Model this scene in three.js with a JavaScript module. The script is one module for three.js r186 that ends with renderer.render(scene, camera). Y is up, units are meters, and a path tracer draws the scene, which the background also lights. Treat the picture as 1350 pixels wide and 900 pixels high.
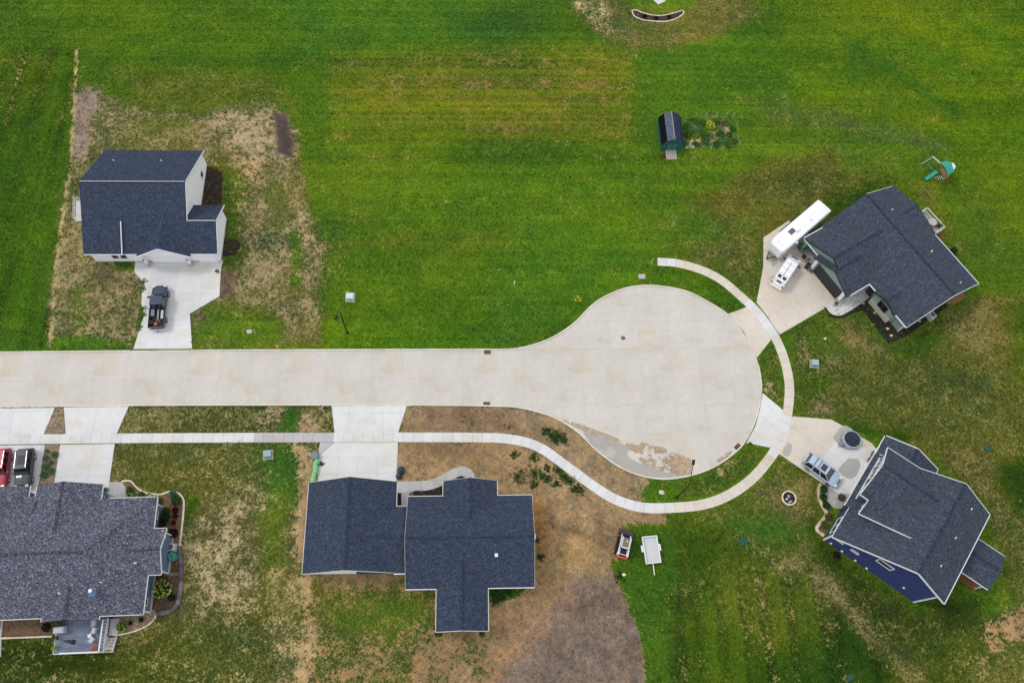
import * as THREE from 'three';
import { mergeGeometries } from 'three/addons/utils/BufferGeometryUtils.js';

// ---------------------------------------------------------------- camera, sky, sun, exposure
const scene = new THREE.Scene();
const F = 1100, TILT = 22.9 * Math.PI / 180, ROLL = -4.86 * Math.PI / 180, YAW = -5.6 * Math.PI / 180, HEIGHT = 100;
const spin = (v) => { const c = Math.cos(-YAW), s = Math.sin(-YAW); return new THREE.Vector3(c * v[0] - s * v[2], v[1], s * v[0] + c * v[2]); };
const cR = Math.cos(ROLL), sR = Math.sin(ROLL), sT = Math.sin(TILT), cT = Math.cos(TILT);
const camRight = spin([cR, -sR * sT, sR * cT]), camDown = spin([-sR, -cR * sT, cR * cT]), camFwd = spin([0, -cT, -sT]);
const k0 = HEIGHT / -camFwd.y;
const EYE = new THREE.Vector3(-camFwd.x * k0, HEIGHT, -camFwd.z * k0);
const camera = new THREE.PerspectiveCamera(2 * Math.atan(450 / F) * 180 / Math.PI, 1350 / 900, 1, 2000);
camera.matrixAutoUpdate = true;
camera.position.copy(EYE);
camera.quaternion.setFromRotationMatrix(new THREE.Matrix4().makeBasis(camRight, camDown.clone().negate(), camFwd.clone().negate()));
scene.add(camera);

// bright overcast sky: paler and stronger overhead, a little dimmer toward the horizon, soft cloud structure
const skyW = 256, skyH = 128, skyD = new Float32Array(skyW * skyH * 4);
for (let j = 0; j < skyH; j++) for (let i = 0; i < skyW; i++) {
  const el = (j + 0.5) / skyH * Math.PI - Math.PI / 2, az = i / skyW * Math.PI * 2, s = Math.max(0, Math.sin(el));
  let l = el > 0 ? 1.12 - 0.3 * s : 0.3;
  l *= 1 + 0.06 * Math.sin(az * 3 + 4 * s) * Math.cos(el) + 0.04 * Math.sin(az * 7 - 9 * s) * Math.cos(el);
  const o = (j * skyW + i) * 4;
  skyD[o] = l * 0.955; skyD[o + 1] = l * 0.985; skyD[o + 2] = l * 1.04; skyD[o + 3] = 1;
}
const sky = new THREE.DataTexture(skyD, skyW, skyH, THREE.RGBAFormat, THREE.FloatType);
sky.mapping = THREE.EquirectangularReflectionMapping; sky.magFilter = THREE.LinearFilter; sky.needsUpdate = true;
scene.background = sky; scene.environment = sky;

const sun = new THREE.DirectionalLight(new THREE.Color().setRGB(1.0, 0.95, 0.87), 1.1);
sun.position.set(-75, 105, -22); sun.target.position.set(0, 0, 0);
sun.castShadow = true; sun.shadow.radius = 22; sun.shadow.mapSize.set(4096, 4096);
Object.assign(sun.shadow.camera, { left: -110, right: 110, top: 90, bottom: -90, near: 1, far: 320 });
scene.add(sun, sun.target);

const renderer = new THREE.WebGLRenderer({ antialias: true });
renderer.setSize(1024, 682);
renderer.toneMapping = THREE.LinearToneMapping;
renderer.toneMappingExposure = 1.03;
renderer.shadowMap.enabled = true;

// ---------------------------------------------------------------- helpers
const PI = Math.PI;
function rng(a) { return () => { a |= 0; a = a + 0x6D2B79F5 | 0; let t = Math.imul(a ^ a >>> 15, 1 | a); t = t + Math.imul(t ^ t >>> 7, 61 | t) ^ t; return ((t ^ t >>> 14) >>> 0) / 4294967296; }; }
const R = rng(20240611);
// photo pixel + height above ground -> place on that level
function P(px, py, h = 0) {
  const d = camRight.clone().multiplyScalar(px - 675).addScaledVector(camDown, py - 450).addScaledVector(camFwd, F);
  const k = (HEIGHT - h) / -d.y;
  return { x: EYE.x + d.x * k, z: EYE.z + d.z * k };
}
const PP = (list, h = 0) => list.map(([a, b]) => P(a, b, h));
const lerp = (a, b, t) => a + (b - a) * t, clamp = (v, a = 0, b = 1) => v < a ? a : v > b ? b : v;
const sm = (a, b, v) => { const t = clamp((v - a) / (b - a)); return t * t * (3 - 2 * t); };
const lin = (c) => { c /= 255; return c <= 0.04045 ? c / 12.92 : ((c + 0.055) / 1.055) ** 2.4; };
const rgb = (r, g, b) => new THREE.Color().setRGB(lin(r), lin(g), lin(b));
function hash(x, y, s) { let h = Math.imul(x, 374761393) + Math.imul(y, 668265263) + Math.imul(s, 974634777) | 0; h = Math.imul(h ^ h >>> 13, 1274126177); h ^= h >>> 16; return (h >>> 0) / 4294967296; }
function vn(x, y, s) {
  const xi = Math.floor(x), yi = Math.floor(y), fx = x - xi, fy = y - yi, u = fx * fx * (3 - 2 * fx), v = fy * fy * (3 - 2 * fy);
  const a = hash(xi, yi, s), b = hash(xi + 1, yi, s), c = hash(xi, yi + 1, s), d = hash(xi + 1, yi + 1, s);
  return a + (b - a) * u + (c - a) * v + (a - b - c + d) * u * v;
}
// value noise that repeats every n cells, for tiles
function pn(x, y, n, s) {
  const m = (i) => ((i % n) + n) % n, xi = Math.floor(x), yi = Math.floor(y), fx = x - xi, fy = y - yi, u = fx * fx * (3 - 2 * fx), v = fy * fy * (3 - 2 * fy);
  const a = hash(m(xi), m(yi), s), b = hash(m(xi + 1), m(yi), s), c = hash(m(xi), m(yi + 1), s), d = hash(m(xi + 1), m(yi + 1), s);
  return a + (b - a) * u + (c - a) * v + (a - b - c + d) * u * v;
}
const fb = (x, y, s) => (vn(x, y, s) * 0.5 + vn(x * 2.03, y * 2.03, s + 1) * 0.3 + vn(x * 4.1, y * 4.1, s + 2) * 0.2);

const taken = new Map();
function numbered(name) { const n = taken.get(name) || 0; taken.set(name, n + 1); return n ? name + '_' + String(n).padStart(3, '0') : name; }
function shade(o) { o.traverse((m) => { if (m.isMesh) { m.castShadow = true; m.receiveShadow = true; } }); return o; }
function thing(name, label, category, x = 0, y = 0, z = 0, turn = 0, group) {
  const o = new THREE.Group(); o.name = numbered(name); o.position.set(x, y, z); o.rotation.y = turn; o.userData = { label, category };
  if (group) o.userData.group = group;
  scene.add(o); return o;
}
function structure(name, geo, mat, parent) {
  const m = geo ? new THREE.Mesh(geo, mat) : new THREE.Group();
  m.name = parent ? name : numbered(name); if (!parent) m.userData.kind = 'structure';
  (parent || scene).add(m); return m;
}
function part(name, geo, mat, parent) { const m = new THREE.Mesh(Array.isArray(geo) ? merge(geo) : geo, mat); m.name = name; parent.add(m); return m; }
function solo(name, geo, mat, label, category, x = 0, y = 0, z = 0, turn = 0, group) {
  const m = new THREE.Mesh(Array.isArray(geo) ? merge(geo) : geo, mat); m.name = numbered(name); m.position.set(x, y, z); m.rotation.y = turn;
  m.userData = { label, category }; if (group) m.userData.group = group; scene.add(m); return m;
}
function flat(g) { const n = g.index ? g.toNonIndexed() : g; for (const k of Object.keys(n.attributes)) if (!['position', 'normal', 'uv'].includes(k)) n.deleteAttribute(k); if (!n.attributes.uv) n.setAttribute('uv', new THREE.BufferAttribute(new Float32Array(n.attributes.position.count * 2), 2)); n.clearGroups(); return n; }
const merge = (list) => list.length === 1 ? flat(list[0]) : mergeGeometries(list.map(flat));
// uv in metres from the side each face looks to
function boxUV(g) {
  const n = flat(g), p = n.attributes.position.array, c = p.length / 9, uv = new Float32Array(c * 6), a = new THREE.Vector3(), b = new THREE.Vector3();
  for (let i = 0; i < c; i++) {
    const o = i * 9; a.set(p[o + 3] - p[o], p[o + 4] - p[o + 1], p[o + 5] - p[o + 2]); b.set(p[o + 6] - p[o], p[o + 7] - p[o + 1], p[o + 8] - p[o + 2]); a.cross(b);
    const ax = Math.abs(a.x), ay = Math.abs(a.y), az = Math.abs(a.z);
    for (let k = 0; k < 3; k++) { const q = o + k * 3; if (ay >= ax * 0.7 && ay >= az * 0.7) { uv[i * 6 + k * 2] = p[q]; uv[i * 6 + k * 2 + 1] = p[q + 2]; } else if (ax > az) { uv[i * 6 + k * 2] = p[q + 2]; uv[i * 6 + k * 2 + 1] = p[q + 1]; } else { uv[i * 6 + k * 2] = p[q]; uv[i * 6 + k * 2 + 1] = p[q + 1]; } }
  }
  n.setAttribute('uv', new THREE.BufferAttribute(uv, 2)); return n;
}
function tris(list) { const g = new THREE.BufferGeometry(); g.setAttribute('position', new THREE.BufferAttribute(new Float32Array(list), 3)); g.computeVertexNormals(); return boxUV(g); }
const box = (w, h, d, x = 0, y = 0, z = 0) => new THREE.BoxGeometry(w, h, d).translate(x, y, z);
function bevelBox(w, h, d, x = 0, y = 0, z = 0, c = 0.02) {   // box with chamfered top edges; y is its middle
  const a = w / 2, b = d / 2, t = [];
  const ring = (ix, yy) => [[-a + ix, yy, -b + ix], [a - ix, yy, -b + ix], [a - ix, yy, b - ix], [-a + ix, yy, b - ix]];
  const r = [ring(0, -h / 2), ring(0, h / 2 - c), ring(c, h / 2)];
  const tri = (p, q, s) => t.push(...p, ...q, ...s);
  for (let k = 0; k < 2; k++) for (let i = 0; i < 4; i++) { const j = (i + 1) % 4; tri(r[k][i], r[k + 1][j], r[k][j]); tri(r[k][i], r[k + 1][i], r[k + 1][j]); }
  tri(r[2][0], r[2][2], r[2][1]); tri(r[2][0], r[2][3], r[2][2]); tri(r[0][0], r[0][1], r[0][2]); tri(r[0][0], r[0][2], r[0][3]);
  return tris(t).translate(x, y, z);
}
const cyl = (r, h, x = 0, y = 0, z = 0, n = 14, r2 = r) => new THREE.CylinderGeometry(r2, r, h, n).translate(x, y, z);
function bar(p, q, w = 0.05, h = w) {   // square bar from p to q, w wide across, h high
  const a = new THREE.Vector3(...p), b = new THREE.Vector3(...q), d = b.clone().sub(a), len = d.length(); d.normalize();
  let side = new THREE.Vector3(0, 1, 0).cross(d); if (side.lengthSq() < 1e-6) side.set(1, 0, 0); side.normalize();
  const up = d.clone().cross(side);
  return new THREE.BoxGeometry(w, h, len).applyMatrix4(new THREE.Matrix4().makeBasis(side, up, d).setPosition(a.add(b).multiplyScalar(0.5)));
}
function rod(p, q, r = 0.04, n = 8, r2 = r) {
  const a = new THREE.Vector3(...p), b = new THREE.Vector3(...q), d = b.clone().sub(a), len = d.length();
  return new THREE.CylinderGeometry(r2, r, len, n).applyQuaternion(new THREE.Quaternion().setFromUnitVectors(new THREE.Vector3(0, 1, 0), d.normalize())).translate((p[0] + q[0]) / 2, (p[1] + q[1]) / 2, (p[2] + q[2]) / 2);
}
const tube = (pts, r, n = 40, m = 8) => new THREE.TubeGeometry(new THREE.CatmullRomCurve3(pts.map((p) => new THREE.Vector3(...p))), n, r, m, false);
// upright prism over a ground outline; top and bottom may be numbers or functions of the point
function area(poly) { let a = 0; poly.forEach((p, i) => { const q = poly[(i + 1) % poly.length]; a += p.x * q.z - q.x * p.z; }); return a / 2; }
function prism(poly, y0, y1) {
  const pts = area(poly) < 0 ? poly.slice().reverse() : poly, Y0 = typeof y0 === 'function' ? y0 : () => y0, Y1 = typeof y1 === 'function' ? y1 : () => y1;
  const f = THREE.ShapeUtils.triangulateShape(pts.map((p) => new THREE.Vector2(p.x, p.z)), []), t = [];
  for (const [a, b, c] of f) {
    const A = pts[a], B = pts[b], C = pts[c], s = (B.x - A.x) * (C.z - A.z) - (C.x - A.x) * (B.z - A.z), [b2, c2] = s > 0 ? [C, B] : [B, C];
    t.push(A.x, Y1(A), A.z, b2.x, Y1(b2), b2.z, c2.x, Y1(c2), c2.z, A.x, Y0(A), A.z, c2.x, Y0(c2), c2.z, b2.x, Y0(b2), b2.z);
  }
  pts.forEach((p, i) => { const q = pts[(i + 1) % pts.length]; t.push(p.x, Y0(p), p.z, p.x, Y1(p), p.z, q.x, Y1(q), q.z, p.x, Y0(p), p.z, q.x, Y1(q), q.z, q.x, Y0(q), q.z); });
  return tris(t);
}
// plate with a flat or folded outline in space, t thick downward (convex outlines)
function plate(pts, t = 0.16) {
  const l = [], n = pts.length, d = pts.map(([x, y, z]) => [x, y - t, z]);
  let ar = 0; pts.forEach((p, i) => { const q = pts[(i + 1) % n]; ar += p[0] * q[2] - q[0] * p[2]; });
  const T = ar > 0 ? pts.slice().reverse() : pts, D = ar > 0 ? d.slice().reverse() : d;
  for (let i = 1; i < n - 1; i++) { l.push(...T[0], ...T[i], ...T[i + 1], ...D[0], ...D[i + 1], ...D[i]); }
  for (let i = 0; i < n; i++) { const j = (i + 1) % n; l.push(...T[i], ...D[i], ...D[j], ...T[i], ...D[j], ...T[j]); }
  return tris(l);
}
function clip(poly, nx, nz, c) {   // keep nx*x + nz*z <= c
  const out = [];
  poly.forEach((p, i) => { const q = poly[(i + 1) % poly.length], a = nx * p.x + nz * p.z - c, b = nx * q.x + nz * q.z - c; if (a <= 0) out.push(p); if (a * b < 0) { const t = a / (a - b); out.push({ x: lerp(p.x, q.x, t), z: lerp(p.z, q.z, t) }); } });
  return out;
}
// concrete panels: cut an outline along a grid of joints; each panel its own mesh
function panels(parent, poly, mats, { angle = 0, ox = 0, oz = 0, su = 3.8, sv = 3.8, y0 = -0.05, y1 = 0.05, gap = 0.014, name = 'slab' }) {
  const c = Math.cos(angle), s = Math.sin(angle);
  const us = poly.map((p) => (p.x - ox) * c + (p.z - oz) * s), vs = poly.map((p) => -(p.x - ox) * s + (p.z - oz) * c);
  for (let i = Math.floor(Math.min(...us) / su); i <= Math.max(...us) / su; i++) for (let j = Math.floor(Math.min(...vs) / sv); j <= Math.max(...vs) / sv; j++) {
    const o = ox * c + oz * s, w = -ox * s + oz * c; let q = poly;
    q = clip(q, c, s, o + (i + 1) * su - gap / 2); q = clip(q, -c, -s, -(o + i * su + gap / 2)); q = clip(q, -s, c, w + (j + 1) * sv - gap / 2); q = clip(q, s, -c, -(w + j * sv + gap / 2));
    q = q.filter((p, k) => { const n = q[(k + 1) % q.length]; return Math.hypot(p.x - n.x, p.z - n.z) > 1e-4; });
    if (q.length > 2 && Math.abs(area(q)) > 0.02) part(name, prism(q, y0, y1), mats[Math.floor(hash(i, j, 77) * mats.length)], parent);
  }
}
function smooth(pts, n, closed = false) { return new THREE.CatmullRomCurve3(pts.map((p) => new THREE.Vector3(p.x, 0, p.z)), closed, 'centripetal').getSpacedPoints(n).map((v) => ({ x: v.x, z: v.z })); }
// strip of pieces along a line
function pieces(parent, line, width, len, mats, name, y0, y1, gap = 0.014, pick) {
  const curve = new THREE.CatmullRomCurve3(line.map((p) => new THREE.Vector3(p.x, 0, p.z)), false, 'centripetal'), L = curve.getLength(), n = Math.max(1, Math.round(L / len));
  for (let i = 0; i < n; i++) {
    const out = [], inn = [], a = i / n + gap / 2 / L, b = (i + 1) / n - gap / 2 / L, m = len > 2 ? 5 : 2;
    for (let k = 0; k <= m; k++) { const u = lerp(a, b, k / m), p = curve.getPointAt(u), t = curve.getTangentAt(u); out.push({ x: p.x - t.z * width / 2, z: p.z + t.x * width / 2 }); inn.unshift({ x: p.x + t.z * width / 2, z: p.z - t.x * width / 2 }); }
    const mid = curve.getPointAt((i + 0.5) / n);
    part(name, prism(out.concat(inn), y0, y1), pick ? pick(mid, i) : mats[Math.floor(R() * mats.length)], parent);
  }
}

// ---------------------------------------------------------------- textures and materials
function texture(n, fn, srgb = true, metres = 4) {
  const d = new Uint8Array(n * n * 4);
  for (let j = 0; j < n; j++) for (let i = 0; i < n; i++) { const c = fn(i / n, j / n, i, j), o = (j * n + i) * 4; d[o] = clamp(c[0], 0, 255); d[o + 1] = clamp(c[1], 0, 255); d[o + 2] = clamp(c[2], 0, 255); d[o + 3] = 255; }
  const t = new THREE.DataTexture(d, n, n); t.wrapS = t.wrapT = THREE.RepeatWrapping; t.magFilter = THREE.LinearFilter; t.repeat.set(1 / metres, 1 / metres); if (srgb) t.colorSpace = THREE.SRGBColorSpace; t.needsUpdate = true; return t;
}
const M = {};
const mat = (color, roughness = 0.85, extra = {}) => new THREE.MeshStandardMaterial({ color, roughness, ...extra });
const concreteMap = texture(1024, (u, v) => {
  const g = 0.92 + 0.04 * pn(u * 6, v * 6, 6, 1) + 0.03 * pn(u * 25, v * 25, 25, 2) + 0.035 * pn(u * 140, v * 140, 140, 3) - (pn(u * 60, v * 60, 60, 4) > 0.9 ? 0.03 : 0);
  const s = sm(0.6, 0.85, pn(u * 4, v * 9, 36, 5)) * 0.035, w = 255 * g * 0.93;
  return [w * (1 - s * 0.4), w * (1 - s * 0.8), w * (1 - s * 1.6)];
}, true, 12);
const conc = (r, g, b) => mat(rgb(r, g, b), 0.9, { map: concreteMap });
M.street = [conc(219, 213, 204), conc(218, 212, 203), conc(220, 214, 205), conc(217, 211, 201)];
M.white = [conc(232, 231, 231), conc(228, 227, 228), conc(235, 234, 234)];
M.tan = [conc(229, 218, 204), conc(226, 214, 198), conc(231, 221, 208)];
M.greyc = [conc(203, 199, 201), conc(198, 195, 197)];
M.joint = mat(rgb(168, 161, 151), 1);
M.curb = [conc(232, 227, 214), conc(226, 221, 208), conc(236, 232, 221)];
function shingleMap(seed, lo, hi, fleck, size) {
  return texture(1024, (u, v) => {
    const row = Math.floor(v * 56), tab = hash(Math.floor(u * 36 + (row % 2) * 0.5) % 36, row, seed);
    let l = lo + (hi - lo) * (0.25 * tab + 0.3 * pn(u * size, v * size, size, seed + 1) + 0.45 * pn(u * size * 2, v * size * 2, size * 2, seed + 2));
    { const q = pn(u * size * 0.8, v * size * 0.8, Math.round(size * 0.8), seed + 3); l += fleck * sm(0.66, 0.86, q) - 40 * sm(0.7, 0.9, pn(u * size * 0.9, v * size * 0.9, Math.round(size * 0.9), seed + 5)); }
    if (v * 56 - row < 0.12) l *= 0.85;
    const t = hash(Math.floor(u * 36), row, seed + 4) * 8 - 4;
    return [l - t, l, l + t * 1.3];
  }, true, 8);
}
const roofMapA = shingleMap(11, 95, 235, 62, 160), roofMapB = shingleMap(31, 70, 250, 75, 92);
const rough = (color, extra) => new THREE.MeshPhysicalMaterial({ color, roughness: 1, specularIntensity: 0.2, ...extra });
const shing = (r, g, b, map = roofMapA) => rough(rgb(r, g, b), { map });
M.roofBlue = shing(92, 104, 129); M.roofGrey = shing(103, 112, 130); M.roofCoarse = shing(142, 145, 164, roofMapB);
M.cap = shing(80, 92, 116); M.capCoarse = shing(112, 114, 130, roofMapB);
const lap = texture(64, (u, v) => { const l = 255 * (1 - ((v * 4) % 1)); return [l, l, l]; }, false, 0.6);
const siding = (r, g, b) => mat(rgb(r, g, b), 0.7, { bumpMap: lap, bumpScale: 0.015 });
M.sideWhite = siding(243, 243, 244); M.sideBlue = siding(44, 56, 112); M.sideSlate = siding(86, 106, 136); M.sideGreen = siding(126, 148, 138); M.sideDark = siding(70, 80, 98);
M.trim = mat(rgb(222, 224, 226), 0.7); M.cream = mat(rgb(196, 200, 190), 0.7); M.darkTrim = mat(rgb(36, 40, 46), 0.6);
M.glass = new THREE.MeshPhysicalMaterial({ color: rgb(24, 30, 36), roughness: 0.06, metalness: 0, clearcoat: 1, clearcoatRoughness: 0.03 });
M.stone = mat(rgb(190, 186, 180), 0.9, { map: concreteMap }); M.doorDark = mat(rgb(38, 38, 44), 0.6); M.doorWhite = mat(rgb(236, 237, 239), 0.55);
M.black = mat(rgb(16, 16, 18), 0.7); M.rubber = mat(rgb(24, 24, 26), 0.9); M.metal = mat(rgb(170, 174, 178), 0.35, { metalness: 0.8 }); M.grey = mat(rgb(130, 134, 138), 0.6);
const woodMap = texture(512, (u, v) => { const l = 215 + 40 * pn(u * 8, v * 120, 120, 41) - 45 * (((v * 24) % 1) < 0.08 ? 1 : 0) - 30 * pn(u * 3, v * 24, 24, 43); return [l, l, l]; }, true, 3.4);
const wood = (r, g, b) => mat(rgb(r, g, b), 0.85, { map: woodMap });
M.deckWood = wood(132, 144, 164); M.cedar = wood(182, 146, 104); M.oldWood = wood(196, 190, 184); M.redWood = wood(140, 86, 50);
const mulchMap = (seed) => texture(512, (u, v) => { const a = pn(u * 60, v * 60, 60, seed), b = pn(u * 130, v * 130, 130, seed + 1), l = 120 + 150 * (a * 0.5 + b * 0.5); const k = (hash(Math.floor(u * 64), Math.floor(v * 64), seed) - 0.5) * 24; return [l + k, l, l - k]; }, true, 5);
const mm = mulchMap(51);
const mulch = (r, g, b) => rough(rgb(r, g, b), { map: mm });
M.mulchBlack = mulch(60, 54, 56); M.mulchBrown = mulch(118, 92, 78); M.gravelTan = mulch(186, 162, 140); M.mulchPlum = mulch(92, 72, 78); M.gravelRed = mulch(158, 126, 104); M.silt = mulch(176, 150, 118);
M.soilDark = mulch(74, 62, 58);
M.damp = mat(rgb(186, 184, 178), 0.35, { map: concreteMap }); M.puddle = mat(rgb(198, 194, 190), 0.3, { map: concreteMap });
const leafMat = (r, g, b) => rough(rgb(r, g, b), { side: THREE.DoubleSide });
M.leaf = [leafMat(70, 112, 40), leafMat(52, 92, 34), leafMat(88, 128, 48)]; M.leafDark = [leafMat(34, 58, 30), leafMat(26, 46, 26)]; M.leafBlue = [leafMat(84, 116, 92), leafMat(64, 98, 72)]; M.leafRed = [leafMat(84, 24, 34), leafMat(62, 16, 26)]; M.leafLime = [leafMat(170, 190, 84), leafMat(140, 172, 60)]; M.leafYellow = [leafMat(196, 200, 60), leafMat(170, 180, 50)]; M.bloom = [leafMat(214, 220, 160)];

// ---------------------------------------------------------------- ground: lawn, dry grass and bare soil
const GX0 = -90, GX1 = 94, GZ0 = -68, GZ1 = 52, CELL = 0.4;
const gw = Math.round((GX1 - GX0) / CELL) + 1, gh = Math.round((GZ1 - GZ0) / CELL) + 1;
// per cell: grass rgb, dryness, soil share, soil rgb, row-stripe strength + direction, clump size
const NF = 10, field = new Float32Array(gw * gh * NF);
const BASEG = [74, 116, 26], BASES = [150, 128, 94];
for (let i = 0; i < gw * gh; i++) field.set([...BASEG, 0.1, 0, ...BASES, 0, 0], i * NF);
function sdist(poly, x, z, closed) {   // signed (inside < 0) for closed outlines, plain distance for lines
  let d = 1e9, inside = false; const n = poly.length;
  for (let i = 0; i < (closed ? n : n - 1); i++) {
    const a = poly[i], b = poly[(i + 1) % n], ex = b.x - a.x, ez = b.z - a.z, t = clamp(((x - a.x) * ex + (z - a.z) * ez) / (ex * ex + ez * ez + 1e-9));
    d = Math.min(d, Math.hypot(x - a.x - ex * t, z - a.z - ez * t));
    if (closed && (a.z > z) !== (b.z > z) && x < (b.x - a.x) * (z - a.z) / (b.z - a.z) + a.x) inside = !inside;
  }
  return inside ? -d : d;
}
let zoneSeed = 100;
// g: grass colour, d: dryness, s: soil share, c: soil colour, r: row stripes along x(1) or z(2); fe: soft edge, wob: edge wander, all in metres
function zone(pxs, { g, d, s, c, r, rd = 1, mow = 0, fe = 1.2, wob = 1.2, k = 1, line = 0 }) {
  const poly = PP(pxs), reach = fe + wob + line + 1, xs = poly.map((p) => p.x), zs = poly.map((p) => p.z), sd = zoneSeed += 7;
  const i0 = Math.max(0, Math.floor((Math.min(...xs) - reach - GX0) / CELL)), i1 = Math.min(gw - 1, Math.ceil((Math.max(...xs) + reach - GX0) / CELL));
  const j0 = Math.max(0, Math.floor((Math.min(...zs) - reach - GZ0) / CELL)), j1 = Math.min(gh - 1, Math.ceil((Math.max(...zs) + reach - GZ0) / CELL));
  for (let j = j0; j <= j1; j++) for (let i = i0; i <= i1; i++) {
    const x = GX0 + i * CELL, z = GZ0 + j * CELL;
    let q = sdist(poly, x, z, !line) - line; q += (fb(x * 0.45, z * 0.45, sd) - 0.5) * 2 * wob;
    const w = k * (1 - sm(-fe, fe, q)); if (w <= 0) continue;
    const o = (j * gw + i) * NF;
    if (g) for (let a = 0; a < 3; a++) field[o + a] = lerp(field[o + a], g[a], w);
    if (d !== undefined) field[o + 3] = lerp(field[o + 3], d, w);
    if (s !== undefined) field[o + 4] = lerp(field[o + 4], s, w);
    if (c) for (let a = 0; a < 3; a++) field[o + 5 + a] = lerp(field[o + 5 + a], c[a], w);
    if (r !== undefined) { field[o + 8] = lerp(field[o + 8], r, w); if (w > 0.5) field[o + 9] = rd; }
  }
}
const TAN = [170, 142, 100], ORANGE = [160, 134, 98], GREYTAN = [150, 134, 104], PLUM = [132, 115, 102], STRAW = [178, 164, 118];
const BRIGHT = [68, 107, 24], DARKG = [56, 92, 20], YELLOWG = [77, 112, 22], OLIVE = [88, 108, 36], DEEP = [46, 82, 22], BLUEG = [62, 112, 32];
// far meadow and top lawn
zone([[-60, -60], [1410, -60], [1410, 460], [-60, 460]], { g: BRIGHT, d: 0.12, r: 0.6, fe: 3 });
zone([[-60, 60], [98, 62], [92, 200], [66, 460], [-60, 460]], { g: DARKG, d: 0.18, r: 1.0, rd: 2, fe: 0.5, wob: 0.2 });
zone([[-60, 60], [98, 62], [95, 150], [-60, 150]], { g: [58, 92, 18], d: 0.34, fe: 3 });
zone([[330, -40], [640, -40], [640, 60], [400, 70]], { g: BLUEG, d: 0.05, fe: 5, k: 0.7 });
zone([[560, 10], [730, 0], [700, 60], [600, 70]], { g: [60, 104, 34], d: 0.2, fe: 4, k: 0.7 });
zone([[430, 62], [830, 60], [836, 190], [700, 196], [560, 205], [428, 188]], { g: [80, 112, 24], d: 0.28, r: 1.2, s: 0.17, c: [134, 110, 72], fe: 2.4 });
zone([[600, 68], [825, 66], [832, 178], [640, 190], [600, 130]], { g: [86, 110, 28], d: 0.34, r: 1.3, s: 0.24, fe: 4 });
zone([[440, 88], [600, 78], [600, 140], [480, 150]], { d: 0.4, g: [92, 110, 28], fe: 4, k: 0.6 });
zone([[520, 190], [760, 184], [800, 214], [600, 226], [500, 215]], { g: [56, 96, 20], d: 0.22, fe: 2, r: 0.5 });
zone([[425, 190], [560, 205], [600, 260], [520, 330], [430, 320]], { g: [76, 112, 26], d: 0.28, fe: 4 });
zone([[470, 240], [640, 215], [830, 215], [840, 330], [700, 330], [520, 300]], { g: [71, 112, 25], d: 0.08, fe: 4 });
zone([[450, 295], [700, 300], [690, 400], [640, 440], [460, 450]], { g: [67, 107, 23], d: 0.12, r: 0.45, fe: 3 });
zone([[420, 310], [700, 305], [740, 318], [600, 330], [430, 330]], { g: [80, 104, 30], d: 0.4, fe: 2, k: 0.6 });
zone([[690, 300], [780, 300], [860, 330], [840, 370], [770, 400], [730, 430], [640, 455], [640, 390]], { g: [62, 108, 26], d: 0.2, fe: 3 });
zone([[400, 420], [640, 445], [640, 462], [400, 462]], { g: [74, 118, 20], d: 0.08, fe: 1.5 });
zone([[430, 250], [455, 300], [430, 370], [425, 455], [445, 455], [450, 350], [470, 260]], { d: 0.45, fe: 2, k: 0.6 });
// boundary between the mown plots
zone([[828, 62], [838, 180], [842, 330]], { line: 0.25, d: 0.5, fe: 0.6, wob: 0.3, k: 0.6 });
zone([[846, 60], [980, 50], [1000, 150], [860, 200], [845, 330]], { g: [64, 108, 28], d: 0.1, fe: 3 });
// around the curved bed, top
zone([[728, -40], [1010, -40], [1000, 8], [940, 40], [880, 58], [808, 56], [770, 30]], { g: [94, 112, 40], d: 0.52, fe: 1.6 });
zone([[736, -20], [778, -20], [800, 20], [822, 44], [800, 46], [772, 28]], { d: 0.8, s: 0.45, c: STRAW, fe: 1.4 });
zone([[810, 42], [870, 52], [960, 28], [1000, 10], [1005, 18], [950, 44], [870, 64], [812, 56]], { d: 0.68, g: [110, 116, 44], fe: 1.4 });
zone([[820, -30], [925, -30], [915, 8], [870, 14], [830, 6]], { g: [76, 122, 28], d: 0.2, fe: 1.5 });
// right meadow: yellower, with darker wheel tracks
zone([[1010, -40], [1410, -40], [1410, 330], [1290, 300], [1250, 200], [1150, 140], [1040, 140]], { g: YELLOWG, d: 0.14, fe: 6 });
zone([[1230, 60], [1410, 40], [1410, 260], [1280, 200]], { g: [84, 120, 14], d: 0.14, fe: 8, k: 0.7 });
zone([[1128, 64], [1180, 92], [1240, 138], [1262, 148]], { line: 1.0, g: [60, 106, 26], d: 0.06, fe: 1.4, wob: 0.8, k: 0.9 });
zone([[1080, 68], [1110, 92], [1140, 110]], { line: 0.5, g: [60, 112, 24], fe: 1.2, k: 0.7 });
zone([[1170, 46], [1220, 74], [1275, 104]], { line: 0.8, g: [70, 122, 22], fe: 1.6, k: 0.7 });
zone([[1270, 24], [1300, 46], [1340, 60]], { line: 0.7, g: [64, 118, 20], fe: 1.6, k: 0.6 });
for (const [a, b, c2] of [[[960, 60], [1060, 110], [70, 118, 22]], [[1180, 20], [1330, 100], [88, 122, 18]], [[1200, 150], [1340, 220], [88, 120, 20]], [[1040, 90], [1180, 190], [86, 122, 18]], [[930, 110], [1040, 130], [58, 104, 26]]]) zone([a, [(a[0] + b[0]) / 2 + 6, (a[1] + b[1]) / 2 - 4], b], { line: 1.6, g: c2, fe: 2.6, wob: 1.6, k: 0.8 });
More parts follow.
